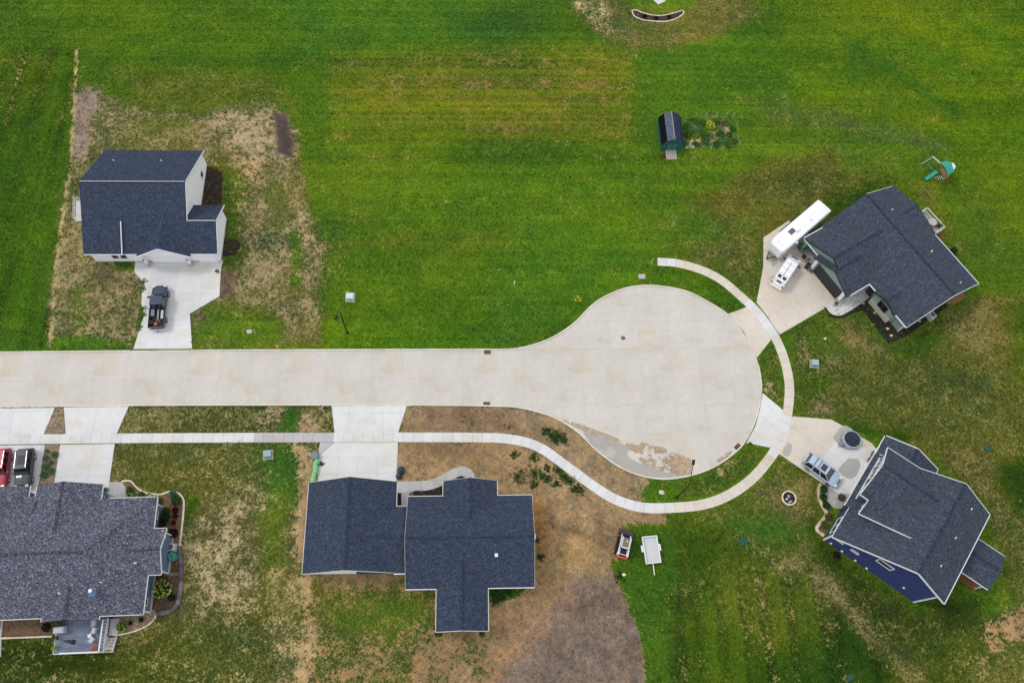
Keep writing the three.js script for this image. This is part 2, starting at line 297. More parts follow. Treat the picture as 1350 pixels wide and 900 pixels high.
zone([[980, 130], [1060, 140], [1160, 160], [1250, 190], [1240, 204], [1120, 176], [1010, 160]], { g: [74, 104, 44], d: 0.4, fe: 1.6, k: 0.8 });
zone([[1340, 90], [1400, 60], [1400, 180], [1300, 150]], { d: 0.36, fe: 4, k: 0.6 });
zone([[900, 200], [1060, 175], [1150, 190], [1200, 210], [1180, 250], [1090, 275], [990, 330], [900, 330], [860, 300]], { g: [76, 112, 28], d: 0.34, fe: 3 });
zone([[880, 250], [960, 210], [1040, 190], [1050, 200], [960, 240], [890, 280]], { g: [72, 116, 22], d: 0.12, fe: 1.6 });
zone([[905, 265], [1010, 215], [1100, 200], [1110, 225], [1010, 262], [960, 300]], { g: [86, 98, 34], d: 0.4, fe: 2.5 });
zone([[1000, 275], [1080, 225], [1160, 235], [1100, 262], [1020, 320], [980, 330]], { g: [88, 96, 34], d: 0.42, fe: 2.5, k: 0.9 });
zone([[1090, 270], [1140, 245], [1180, 235], [1165, 248], [1100, 290]], { g: [48, 78, 20], d: 0.2, fe: 1.5 });
zone([[1190, 238], [1230, 250], [1250, 290], [1290, 340], [1260, 330], [1220, 270]], { g: [84, 104, 34], d: 0.48, fe: 2 });
zone([[1250, 250], [1290, 250], [1350, 330], [1350, 390], [1310, 370], [1270, 300]], { g: [62, 98, 26], d: 0.22, fe: 3 });
// west lot: worked soil round the house, thin new grass
zone([[98, 116], [132, 112], [150, 128], [185, 140], [260, 148], [320, 132], [350, 130], [392, 170], [398, 240], [425, 320], [422, 456], [64, 457], [74, 350], [92, 200]], { g: [98, 110, 46], d: 0.66, s: 0.36, c: GREYTAN, fe: 1.2 });
zone([[150, 92], [360, 96], [392, 150], [330, 132], [260, 150], [180, 140]], { g: [84, 108, 28], d: 0.42, fe: 2 });
zone([[160, 150], [255, 152], [255, 185], [200, 190], [160, 190]], { g: [98, 116, 38], d: 0.62, s: 0.25, fe: 2 });
zone([[100, 118], [126, 114], [122, 150], [112, 200], [96, 204], [96, 160]], { s: 0.86, c: [150, 132, 118], fe: 0.8 });
zone([[255, 150], [330, 142], [385, 165], [388, 220], [330, 200], [270, 175]], { s: 0.56, c: [164, 146, 114], fe: 1.6 });
zone([[362, 150], [376, 150], [386, 190], [384, 206], [368, 200]], { s: 0.95, c: [88, 74, 70], fe: 0.45, wob: 0.5 });
zone([[310, 200], [345, 215], [335, 240], [305, 235]], { s: 0.6, c: [186, 152, 112], fe: 1.2 });
zone([[282, 200], [320, 235], [320, 350], [296, 350], [290, 260]], { g: [76, 112, 26], d: 0.4, s: 0.12, fe: 1.6 });
zone([[335, 260], [395, 250], [420, 330], [415, 440], [360, 420], [320, 380], [318, 300]], { s: 0.46, c: [160, 142, 106], d: 0.7, fe: 1.8 });
zone([[350, 245], [372, 240], [380, 300], [360, 330]], { g: [92, 116, 44], s: 0.2, d: 0.5, fe: 1.2, k: 0.8 });
zone([[305, 235], [330, 245], [325, 275], [300, 270]], { s: 0.5, c: [186, 158, 100], fe: 1, k: 0.8 });
zone([[384, 310], [398, 310], [396, 370], [386, 380]], { g: [72, 116, 28], s: 0.1, d: 0.35, fe: 1 });
zone([[252, 404], [280, 398], [330, 410], [350, 400], [372, 430], [372, 459], [252, 459]], { g: [76, 112, 28], s: 0.06, d: 0.28, fe: 1.1 });
zone([[320, 395], [350, 392], [352, 412], [322, 415]], { s: 0.4, d: 0.7, fe: 1, k: 0.7 });
zone([[74, 300], [110, 270], [116, 345], [180, 352], [186, 400], [176, 455], [66, 455]], { s: 0.42, d: 0.72, c: [150, 134, 100], fe: 1.5 });
zone([[98, 375], [116, 370], [112, 430], [98, 432]], { g: [86, 120, 36], s: 0.2, d: 0.4, fe: 1.3, k: 0.8 });
zone([[64, 444], [176, 446], [176, 461], [60, 461]], { g: [78, 122, 26], s: 0.12, d: 0.3, fe: 0.5 });
zone([[178, 352], [190, 365], [190, 400], [176, 450], [182, 455], [192, 402], [194, 362]], { g: [70, 120, 22], s: 0, d: 0.1, fe: 0.35, wob: 0.4 });
zone([[150, 342], [178, 344], [180, 354], [152, 356]], { g: [64, 116, 22], s: 0, d: 0.1, fe: 0.5, wob: 0.5 });
zone([[101, 64], [98, 120], [92, 215], [76, 330], [65, 456]], { line: 0.2, d: 1, s: 1, c: [182, 172, 112], fe: 0.3, wob: 0.1 });
zone([[445, 300], [432, 330], [426, 365], [424, 455]], { line: 0.3, d: 0.7, fe: 0.6, wob: 0.6, k: 0.7 });
// south west: patchy lawn by the slate house
zone([[-60, 536], [425, 536], [425, 960], [-60, 960]], { g: [88, 102, 42], d: 0.58, s: 0.14, c: [160, 144, 108], fe: 1 });
zone([[180, 534], [440, 534], [440, 572], [160, 572]], { g: [84, 98, 36], d: 0.66, fe: 0.4, wob: 0.3 });
zone([[340, 534], [438, 534], [441, 571], [342, 571]], { s: 0.45, c: [168, 144, 112], d: 0.75, fe: 1 });
zone([[372, 538], [392, 538], [390, 570], [366, 570]], { g: [58, 100, 34], s: 0, d: 0.1, fe: 0.8 });
zone([[150, 585], [345, 585], [340, 650], [260, 660], [240, 690], [160, 660]], { g: [82, 98, 36], d: 0.52, fe: 2 });
zone([[248, 690], [300, 665], [345, 640], [356, 700], [350, 800], [330, 830], [270, 830], [230, 812], [244, 760]], { g: [92, 102, 48], s: 0.5, d: 0.74, c: [166, 152, 116], fe: 3.4, wob: 2.6 });
zone([[330, 590], [400, 590], [396, 640], [370, 700], [345, 680], [345, 620]], { g: [70, 112, 32], d: 0.3, fe: 1.6 });
zone([[366, 588], [394, 590], [392, 640], [372, 660], [362, 620]], { g: [66, 106, 34], d: 0.14, fe: 1 });
zone([[392, 585], [420, 585], [412, 640], [402, 700], [396, 760], [384, 760], [388, 660]], { s: 0.66, c: [184, 156, 114], d: 0.8, fe: 1 });
zone([[346, 690], [372, 660], [372, 760], [356, 800], [348, 760]], { g: [82, 112, 30], d: 0.5, s: 0.1, fe: 1.2 });
zone([[362, 755], [400, 755], [410, 960], [360, 960]], { g: [96, 112, 46], s: 0.34, d: 0.66, c: [160, 140, 104], fe: 1 });
zone([[357, 760], [361, 760], [360, 900], [358, 960]], { line: 0.25, d: 0.9, s: 0.3, fe: 0.5, k: 0.8 });
zone([[-60, 815], [60, 820], [90, 866], [160, 846], [230, 830], [300, 850], [300, 960], [-60, 960]], { g: [62, 82, 26], d: 0.46, fe: 2 });
zone([[-60, 850], [70, 852], [70, 866], [150, 868], [150, 885], [-60, 880]], { g: [42, 62, 18], d: 0.16, fe: 1.2 });
zone([[240, 820], [355, 800], [356, 960], [230, 960]], { g: [70, 90, 32], d: 0.5, s: 0.12, fe: 2.5 });
zone([[240, 655], [262, 660], [250, 690], [242, 700]], { g: [48, 82, 22], d: 0.12, s: 0, fe: 0.8 });
// centre lot: bare clay
zone([[400, 640], [420, 600], [527, 583], [640, 578], [690, 580], [726, 600], [765, 630], [812, 660], [850, 672], [890, 676], [884, 692], [830, 696], [816, 712], [806, 756], [836, 812], [850, 860], [850, 960], [396, 960], [402, 760]], { g: [92, 112, 44], s: 1.08, c: ORANGE, d: 0.8, fe: 0.9, wob: 0.8 });
zone([[533, 534], [640, 536], [700, 539], [748, 556], [796, 597], [824, 617], [852, 630], [850, 668], [810, 658], [766, 628], [722, 596], [690, 580], [630, 574], [526, 574]], { g: [90, 104, 50], s: 1.05, c: [150, 128, 98], d: 0.8, fe: 0.35, wob: 0.3 });
zone([[560, 536], [700, 542], [690, 572], [560, 570]], { c: [150, 124, 98], s: 0.94, fe: 1.5 });
zone([[750, 768], [790, 760], [806, 757], [832, 800], [850, 850], [852, 960], [640, 960], [690, 830]], { s: 1.2, c: PLUM, fe: 0.8, wob: 0.7 });
zone([[650, 800], [720, 780], [760, 770], [700, 860], [650, 900]], { c: [158, 126, 96], s: 0.92, fe: 2, k: 0.8 });
zone([[404, 765], [530, 765], [572, 785], [574, 835], [520, 960], [404, 960]], { g: [82, 102, 34], s: 0.36, d: 0.66, c: [150, 122, 86], fe: 1.6, wob: 1.6 });
zone([[430, 790], [560, 785], [568, 830], [500, 850], [440, 840]], { g: [76, 108, 32], s: 0.14, d: 0.4, r: 0.7, fe: 1.8 });
zone([[560, 840], [650, 835], [640, 900], [540, 960]], { s: 0.7, c: [152, 126, 90], d: 0.7, fe: 2 });
zone([[396, 758], [412, 758], [416, 960], [398, 960]], { s: 0.7, c: [178, 150, 108], fe: 0.8 });
zone([[646, 778], [690, 776], [668, 796], [648, 800]], { g: [52, 82, 28], s: 0.1, d: 0.15, fe: 0.6 });
zone([[704, 660], [712, 660], [716, 770], [704, 770]], { c: [150, 112, 68], fe: 1.2, s: 1 });
zone([[526, 584], [545, 584], [700, 590], [640, 596], [530, 600]], { c: [150, 122, 90], fe: 1 });
for (const tr of [[[720, 690], [760, 700], [800, 720]], [[716, 720], [750, 735], [790, 745]], [[724, 700], [745, 740], [740, 780]], [[640, 600], [680, 615], [720, 650]], [[760, 660], [790, 690], [800, 720]], [[600, 600], [560, 612], [545, 625]]]) zone(tr, { line: 0.12, c: [136, 108, 76], s: 1.1, fe: 0.35, wob: 0.4, k: 0.8 });
zone([[735, 715], [770, 712], [775, 735], [740, 740]], { c: [180, 148, 98], fe: 1.2, k: 0.8 }); zone([[560, 590], [640, 590], [640, 606], [570, 606]], { c: [146, 120, 88], fe: 1.2, k: 0.7 });
// strip and lawns south of the turning circle
zone([[845, 636], [880, 636], [925, 628], [960, 612], [986, 588], [1012, 592], [990, 622], [950, 648], [900, 660], [850, 660]], { g: [66, 98, 26], s: 0.06, d: 0.44, fe: 0.4, wob: 0.3 });
zone([[850, 640], [890, 642], [890, 660], [850, 660]], { g: [64, 108, 26], d: 0.18, s: 0.05, fe: 0.7 });
zone([[940, 618], [980, 590], [985, 600], [950, 628]], { d: 0.7, s: 0.3, c: [170, 150, 116], fe: 0.7 });
zone([[840, 634], [856, 636], [852, 662], [836, 656]], { s: 0.8, c: [166, 146, 112], fe: 0.6 });
zone([[888, 684], [930, 676], [980, 658], [1010, 630], [1026, 602], [1050, 610], [1085, 650], [1080, 700], [1130, 770], [1200, 820], [1410, 800], [1410, 960], [885, 960]], { g: [66, 88, 26], s: 0.02, d: 0.36, fe: 0.6, wob: 0.4 });
zone([[815, 755], [822, 712], [835, 694], [888, 690], [892, 760], [893, 960], [850, 960], [848, 850], [834, 806]], { g: [60, 100, 26], s: 0, d: 0.14, fe: 0.5, wob: 0.6 });
zone([[880, 684], [960, 664], [1000, 690], [980, 760], [900, 770]], { g: [54, 84, 20], s: 0, d: 0.2, fe: 2 });
zone([[890, 790], [980, 750], [1080, 760], [1120, 820], [1180, 900], [1180, 960], [893, 960]], { g: [54, 84, 18], d: 0.22, r: 1.3, rd: 2, fe: 2.5 });
zone([[960, 740], [1080, 745], [1090, 830], [1010, 850], [930, 820]], { g: [84, 104, 28], d: 0.42, fe: 3, k: 0.8 });
zone([[1000, 860], [1180, 850], [1200, 960], [1000, 960]], { g: [42, 74, 18], d: 0.16, fe: 3 });
zone([[920, 678], [990, 650], [1024, 606], [1072, 640], [1074, 700], [1040, 730], [980, 716]], { g: [76, 104, 30], d: 0.5, fe: 2.4 });
zone([[1000, 640], [1070, 625], [1075, 680], [1050, 690], [1010, 676]], { g: [98, 108, 42], d: 0.66, fe: 1.8 });
zone([[955, 690], [1010, 730], [1050, 772]], { line: 0.35, d: 0.85, s: 0.3, c: STRAW, fe: 0.7, wob: 0.6 });
zone([[1020, 735], [1060, 716], [1082, 706], [1084, 720], [1060, 746], [1040, 765]], { g: [104, 112, 40], d: 0.66, fe: 1.6 });
zone([[960, 690], [1020, 676], [1060, 700], [1010, 726]], { g: [58, 98, 32], d: 0.24, fe: 2 });
zone([[860, 776], [940, 770], [940, 784], [880, 790]], { d: 0.56, fe: 1.4, k: 0.7 });
zone([[892, 786], [894, 960]], { line: 0.3, g: [44, 70, 22], d: 0.24, fe: 0.6, k: 0.9 });
zone([[1085, 715], [1200, 800], [1250, 800], [1260, 830], [1180, 840], [1120, 800]], { g: [58, 76, 24], d: 0.4, fe: 2 });
zone([[1070, 690], [1085, 712], [1130, 770], [1110, 775], [1075, 730]], { g: [40, 70, 18], d: 0.1, fe: 1.2 });
zone([[1082, 760], [1140, 840], [1200, 890]], { line: 1.2, d: 0.74, g: [104, 108, 44], fe: 1.8, wob: 1.2 });
zone([[1100, 810], [1160, 860], [1190, 900], [1150, 900], [1100, 850]], { g: [38, 66, 16], d: 0.1, fe: 1.5 });
zone([[1300, 812], [1345, 800], [1390, 790], [1390, 830], [1330, 850], [1300, 900], [1290, 860]], { s: 0.75, c: [164, 132, 94], d: 0.7, fe: 1.2 });
zone([[1290, 860], [1350, 850], [1400, 850], [1400, 960], [1270, 960]], { g: [86, 106, 36], s: 0.25, d: 0.56, fe: 1.6 });
zone([[1230, 780], [1300, 790], [1280, 830], [1240, 830]], { g: [44, 66, 20], d: 0.2, fe: 1.6 });
// between the two right hand houses
zone([[1048, 440], [1090, 410], [1140, 420], [1170, 455], [1260, 410], [1300, 390], [1410, 380], [1410, 800], [1330, 780], [1320, 720], [1300, 660], [1240, 610], [1170, 575], [1110, 555], [1050, 546], [1046, 500]], { g: [82, 98, 32], d: 0.44, fe: 0.8, wob: 0.6 });
zone([[1060, 470], [1180, 470], [1330, 470], [1340, 560], [1250, 590], [1150, 540], [1080, 520]], { g: [86, 100, 34], d: 0.46, fe: 4 });
zone([[1048, 440], [1090, 412], [1130, 420], [1160, 450], [1120, 470], [1060, 460]], { g: [70, 104, 26], d: 0.3, fe: 1.6 });
zone([[1120, 430], [1140, 440], [1170, 460], [1130, 466], [1100, 450]], { d: 0.72, g: [106, 110, 44], fe: 1.6 });
zone([[1180, 460], [1240, 430], [1250, 450], [1190, 475]], { g: [54, 88, 22], d: 0.15, fe: 1.5 });
zone([[1250, 410], [1310, 395], [1330, 440], [1310, 480], [1250, 450]], { d: 0.66, g: [108, 112, 44], fe: 2.5 });
zone([[1050, 480], [1090, 480], [1100, 530], [1060, 545], [1048, 520]], { g: [60, 92, 24], d: 0.36, fe: 1.5 });
zone([[1070, 530], [1100, 526], [1098, 545], [1072, 545]], { d: 0.78, g: [112, 112, 50], fe: 1 });
zone([[1055, 440], [1065, 445], [1062, 485], [1052, 480]], { d: 0.8, s: 0.25, c: STRAW, fe: 0.9 });
zone([[1078, 472], [1120, 466], [1122, 480], [1080, 484]], { d: 0.78, fe: 1, k: 0.8 });
zone([[1120, 558], [1150, 560], [1200, 575], [1190, 585], [1150, 580], [1125, 570]], { g: [44, 78, 18], d: 0.1, fe: 1.2 });
zone([[1240, 600], [1300, 590], [1330, 640], [1320, 720], [1300, 670], [1260, 625]], { g: [98, 104, 36], d: 0.62, fe: 2 });
zone([[1318, 612], [1350, 604], [1400, 600], [1400, 680], [1340, 670], [1322, 640]], { g: [40, 70, 16], d: 0.08, fe: 1.3 });
zone([[1330, 400], [1400, 380], [1400, 520], [1345, 500]], { g: [62, 94, 22], d: 0.25, fe: 2 });
zone([[1320, 700], [1400, 690], [1400, 800], [1330, 790]], { g: [76, 94, 32], d: 0.5, fe: 2.5 });
// verges in the turning circle
zone([[868, 352], [900, 356], [945, 374], [985, 402], [960, 412], [930, 394], [890, 380], [850, 372]], { g: [62, 104, 22], d: 0.26, fe: 0.5, wob: 0.3 });
zone([[900, 345], [945, 356], [995, 396], [1006, 350], [1004, 310], [960, 310], [900, 330]], { g: [88, 104, 36], d: 0.5, fe: 2 });
zone([[1000, 474], [1016, 452], [1028, 475], [1034, 510], [1032, 538], [1006, 516]], { g: [68, 98, 26], d: 0.45, fe: 0.4, wob: 0.2 });
zone([[1003, 500], [1016, 505], [1026, 530], [1006, 517]], { d: 0.76, s: 0.4, c: [176, 160, 124], fe: 0.7 });
zone([[870, 190], [900, 188], [968, 190], [972, 160], [900, 150]], { g: [62, 104, 28], d: 0.12, fe: 1.2 });

zone([[291.4, 359], [309, 361], [306, 388], [291, 392]], { s: 1, c: [112, 94, 78], fe: 0.5, wob: 0.6 });
zone([[252, 408], [272, 402.5], [276, 424], [268, 437], [253, 437]], { s: 0.66, c: [138, 118, 92], fe: 0.7, wob: 0.6 });
zone([[125, 350], [152, 352], [148, 372], [134, 379], [122, 370]], { s: 0.62, c: [112, 98, 82], fe: 0.8, wob: 0.8 });
zone([[903, 158], [966, 156], [970, 192], [902, 194]], { g: [66, 106, 34], d: 0.3, s: 0.3, c: [176, 154, 124], fe: 0.5 });
zone([[945, 166], [962, 166], [960, 174], [948, 173]], { s: 0.85, c: [184, 166, 142], fe: 0.4, wob: 0.3 });
zone([[922, 186], [948, 182], [950, 186], [926, 193]], { s: 0.85, c: [184, 166, 142], fe: 0.4, wob: 0.3 });
zone([[952, 188], [966, 190], [966, 195], [953, 194]], { s: 0.9, c: [190, 172, 148], fe: 0.3, wob: 0.3 });
zone([[912, 164], [919, 160], [918, 172], [913, 172]], { s: 0.8, c: [176, 150, 118], fe: 0.3, wob: 0.3 });
const painted = [], paved = [];
function groundTexture(x0, x1, z0, z1, w, h) {
  const data = new Uint8Array(w * h * 4), f = new Float32Array(NF);
  const put = (o, r, g, b) => { data[o] = clamp(r, 0, 255); data[o + 1] = clamp(g, 0, 255); data[o + 2] = clamp(b, 0, 255); data[o + 3] = 255; };
  for (let j = 0; j < h; j++) for (let i = 0; i < w; i++) {
    const x = lerp(x0, x1, (i + 0.5) / w), z = lerp(z0, z1, (j + 0.5) / h);
    const gx = clamp((x - GX0) / CELL, 0, gw - 1.001), gz = clamp((z - GZ0) / CELL, 0, gh - 1.001), xi = gx | 0, zi = gz | 0, fx = gx - xi, fz = gz - zi;
    const a = (zi * gw + xi) * NF, b = a + NF, c = a + gw * NF, d = c + NF;
    for (let k = 0; k < NF; k++) f[k] = (field[a + k] * (1 - fx) + field[b + k] * fx) * (1 - fz) + (field[c + k] * (1 - fx) + field[d + k] * fx) * fz;
    const along = field[a + 9] > 1.5;
    const n0 = vn(x * 0.11, z * 0.11, 201), n1 = vn(x * 0.7, z * 0.7, 202), n2 = vn(x * 2.3, z * 2.3, 203), n3 = vn(x * 5.5, z * 5.5, 204), n4 = hash(i, j, 205), n5 = vn(x * 8.5, z * 8.5, 206), n6 = vn(x * 14, z * 14, 209);
    const rows = f[8] * (along ? vn(x * 1.7, z * 0.03, 207) + vn(x * 0.5, z * 0.015, 208) * 0.9 - 0.95 : vn(x * 0.025, z * 2.1, 207) + vn(x * 0.05, z * 3.6, 212) * 0.5 + vn(x * 0.02, z * 0.5, 208) * 0.25 - 0.87);
    // grass blades: light and dark grains over slow drifts of tone
    const grain = 0.34 * (n5 - 0.5) + 0.2 * (n3 - 0.5) + 0.34 * (n6 - 0.5) + 0.2 * (n4 - 0.5), drift = vn(x * 0.07 + 3, z * 0.13, 210) + 0.6 * vn(x * 0.2, z * 0.34, 211) - 0.8;
    const l = 0.95 + 0.16 * drift + 0.08 * (n1 - 0.5) + 0.1 * (n2 - 0.5) + grain * 0.8 - 0.2 * rows - (n3 + n5 < 0.5 ? 0.08 : 0);
    const dull = sm(0.25, 0.6, f[3]); let r = f[0] * l * (1.12 - 0.12 * dull), g = f[1] * l * (1 - 0.1 * dull), bl = f[2] * l * (1 + 0.15 * dull); const hue = drift * 0.16 + (n1 - 0.5) * 0.06 + (n3 - 0.5) * 0.1; r *= 1 + hue; bl *= 1 - hue * 1.5;
    // straw
    const st = sm(0.3, 0.92, f[3] * 1.0 + (n1 - 0.5) * (0.2 + 0.5 * f[3]) + (n2 - 0.5) * (0.16 + 0.45 * f[3]) + (n3 - 0.5) * 0.46 + (n5 - 0.5) * 0.7 + (n6 - 0.5) * 0.4 + rows * 0.3 - 0.1) * 0.78, ls = 0.92 + grain * 0.75;
    const pale = sm(0.45, 0.85, f[3]); r = lerp(r, lerp(124, 150, pale) * ls, st); g = lerp(g, lerp(119, 138, pale) * ls, st); bl = lerp(bl, lerp(66, 96, pale) * ls, st);
    // soil
    const so = sm(0.3, 0.72, f[4] + rows * 0.25 + (n1 - 0.5) * 0.42 + (n2 - 0.5) * 0.36 + (n3 - 0.5) * 0.4 + (n5 - 0.5) * 0.4);
    if (so > 0) { const k = 0.9 + 0.14 * (n0 - 0.5) + 0.2 * (n1 - 0.5) + 0.16 * (n2 - 0.5) + grain * 0.5 + (n4 > 0.992 ? 0.3 : 0) - (n3 + n5 < 0.5 ? 0.1 : 0), cr = (n2 - 0.5) * 0.08; r = lerp(r, f[5] * k * (1 + cr), so); g = lerp(g, f[6] * k, so); bl = lerp(bl, f[7] * k * (1 - cr), so); }
    put((j * w + i) * 4, r, g, bl);
  }
  painted.push({ x0, x1, z0, z1, w, h, data });
  const t = new THREE.DataTexture(data, w, h); t.magFilter = THREE.LinearFilter; t.colorSpace = THREE.SRGBColorSpace; t.needsUpdate = true; return t;
}
const turf = texture(512, (u, v) => { const l = 255 * (0.5 * pn(u * 60, v * 60, 60, 61) + 0.3 * pn(u * 24, v * 24, 24, 62) + 0.2 * pn(u * 8, v * 8, 8, 63)); return [l, l, l]; }, false, 1);
turf.repeat.set(11, 15);
{
  const mid = 2, g = new THREE.BufferGeometry(), quad = (x0, x1) => [x0, 0, GZ0, x0, 0, GZ1, x1, 0, GZ1, x0, 0, GZ0, x1, 0, GZ1, x1, 0, GZ0], uvq = [0, 0, 0, 1, 1, 1, 0, 0, 1, 1, 1, 0];
  g.setAttribute('position', new THREE.BufferAttribute(new Float32Array([...quad(GX0, mid), ...quad(mid, GX1)]), 3)); g.setAttribute('uv', new THREE.BufferAttribute(new Float32Array([...uvq, ...uvq]), 2)); g.computeVertexNormals();
  g.addGroup(0, 6, 0); g.addGroup(6, 6, 1);
  const lawn = (x0, x1) => new THREE.MeshPhysicalMaterial({ specularIntensity: 0.15, map: groundTexture(x0, x1, GZ0, GZ1, 2048, 2048), roughness: 1, bumpMap: turf, bumpScale: 0.05 });
  structure('ground', g, [lawn(GX0, mid), lawn(mid, GX1)]);
  // fields beyond the mapped plots
  const far = mat(rgb(70, 112, 28), 1, { map: texture(512, (u, v) => { const l = 150 + 60 * pn(u * 9, v * 9, 9, 71) + 70 * pn(u * 90, v * 90, 90, 72); return [l, l, l * 0.9]; }, true, 20) });
  const ring = (x0, x1, z0, z1) => prism([{ x: x0, z: z0 }, { x: x1, z: z0 }, { x: x1, z: z1 }, { x: x0, z: z1 }], -0.3, -0.002);
  structure('field', merge([ring(-500, 500, -500, GZ0), ring(-500, 500, GZ1, 500), ring(-500, GX0, GZ0, GZ1), ring(GX1, 500, GZ0, GZ1)]), far);
}

// ---------------------------------------------------------------- street, curbs, walks, drives
const streetTop = PP([[-70, 465], [0, 464], [200, 462], [400, 460.8], [560, 460.3], [630, 460.2], [671.7, 460], [690, 457.5], [713.3, 450.8], [733.3, 441.7], [750, 430.8], [763.3, 419.2], [773.3, 408.3], [785, 398.3], [796.7, 390.8], [813.3, 383.3], [830, 378.3], [855, 375.8]]);
const bulb = PP([[855, 375.8], [873.3, 377.2], [906.7, 384.2], [933.3, 397.5], [959.2, 414.2], [980, 439], [997.5, 472.5], [1003.8, 501], [1004.3, 517], [1001, 540], [994, 562], [982.5, 583.3], [971.7, 595], [948.3, 612.5], [921.7, 624.2], [883.3, 632], [855, 630]]);
const streetBot = PP([[855, 630], [830, 622.5], [813.3, 614.2], [793.3, 600], [780, 588.3], [763.3, 571.7], [746.7, 560], [730, 550.8], [705, 542.5], [680, 537.5], [630, 535.5], [530, 534.6], [437, 534.5], [200, 535], [0, 537], [-70, 538]]);
const outline = smooth([...streetTop, ...bulb.slice(1), ...streetBot.slice(1)], 220);
{
  const st = structure('street'); st.userData.label = 'pale concrete street ending in a round turning circle';
  part('joint_bed', prism(outline, -0.1, 0.012), M.joint, st);
  panels(st, outline, M.street, { ox: P(729, 497).x, oz: P(729, 497).z, su: 3.85, sv: 3.85, y0: -0.05, y1: 0.03, gap: 0.01 });
  // curb in lengths of about four metres; low where drives cross
  const drops = [[176, 254, 460], [436, 537, 534], [82, 171, 536], [-70, 74, 537]].map(([a, b, y]) => [P(a, y).x, P(b, y).x, P(a, y).z]);
  const inDrop = (p) => drops.some(([a, b, z]) => p.x > a && p.x < b && Math.abs(p.z - z) < 2) || sdist(PP([[955, 418], [990, 396], [1025, 445], [995, 480]]), p.x, p.z, true) < 0 || sdist(PP([[1000, 512], [1035, 535], [1025, 592], [978, 580]]), p.x, p.z, true) < 0;
  const L = new THREE.CatmullRomCurve3(outline.map((p) => new THREE.Vector3(p.x, 0, p.z)), false, 'centripetal').getLength(), n = Math.round(L / 1.9), pts = smooth(outline, n * 3);
  const kerb = structure('curb');
  for (let i = 0; i < n; i++) {
    const seg = pts.slice(i * 3, i * 3 + 4), mid = seg[1], low = inDrop(mid), A = [], B = [];
    seg.forEach((p, k) => { const q = seg[Math.min(k + 1, 3)], o = seg[Math.max(k - 1, 0)], tx = q.x - o.x, tz = q.z - o.z, l = Math.hypot(tx, tz); A.push({ x: p.x + tz / l * 0.02, z: p.z - tx / l * 0.02 }); B.unshift({ x: p.x - tz / l * 0.15, z: p.z + tx / l * 0.15 }); });
    if (i > 0) { /* small joint */ A[0] = { x: lerp(A[0].x, A[1].x, 0.02), z: lerp(A[0].z, A[1].z, 0.02) }; B[3] = { x: lerp(B[3].x, B[2].x, 0.02), z: lerp(B[3].z, B[2].z, 0.02) }; }
    part('curb_stone', prism(A.concat(B), -0.05, low ? 0.045 : 0.15), M.curb[i % 3], kerb);
  }
}
const walkLine = [];
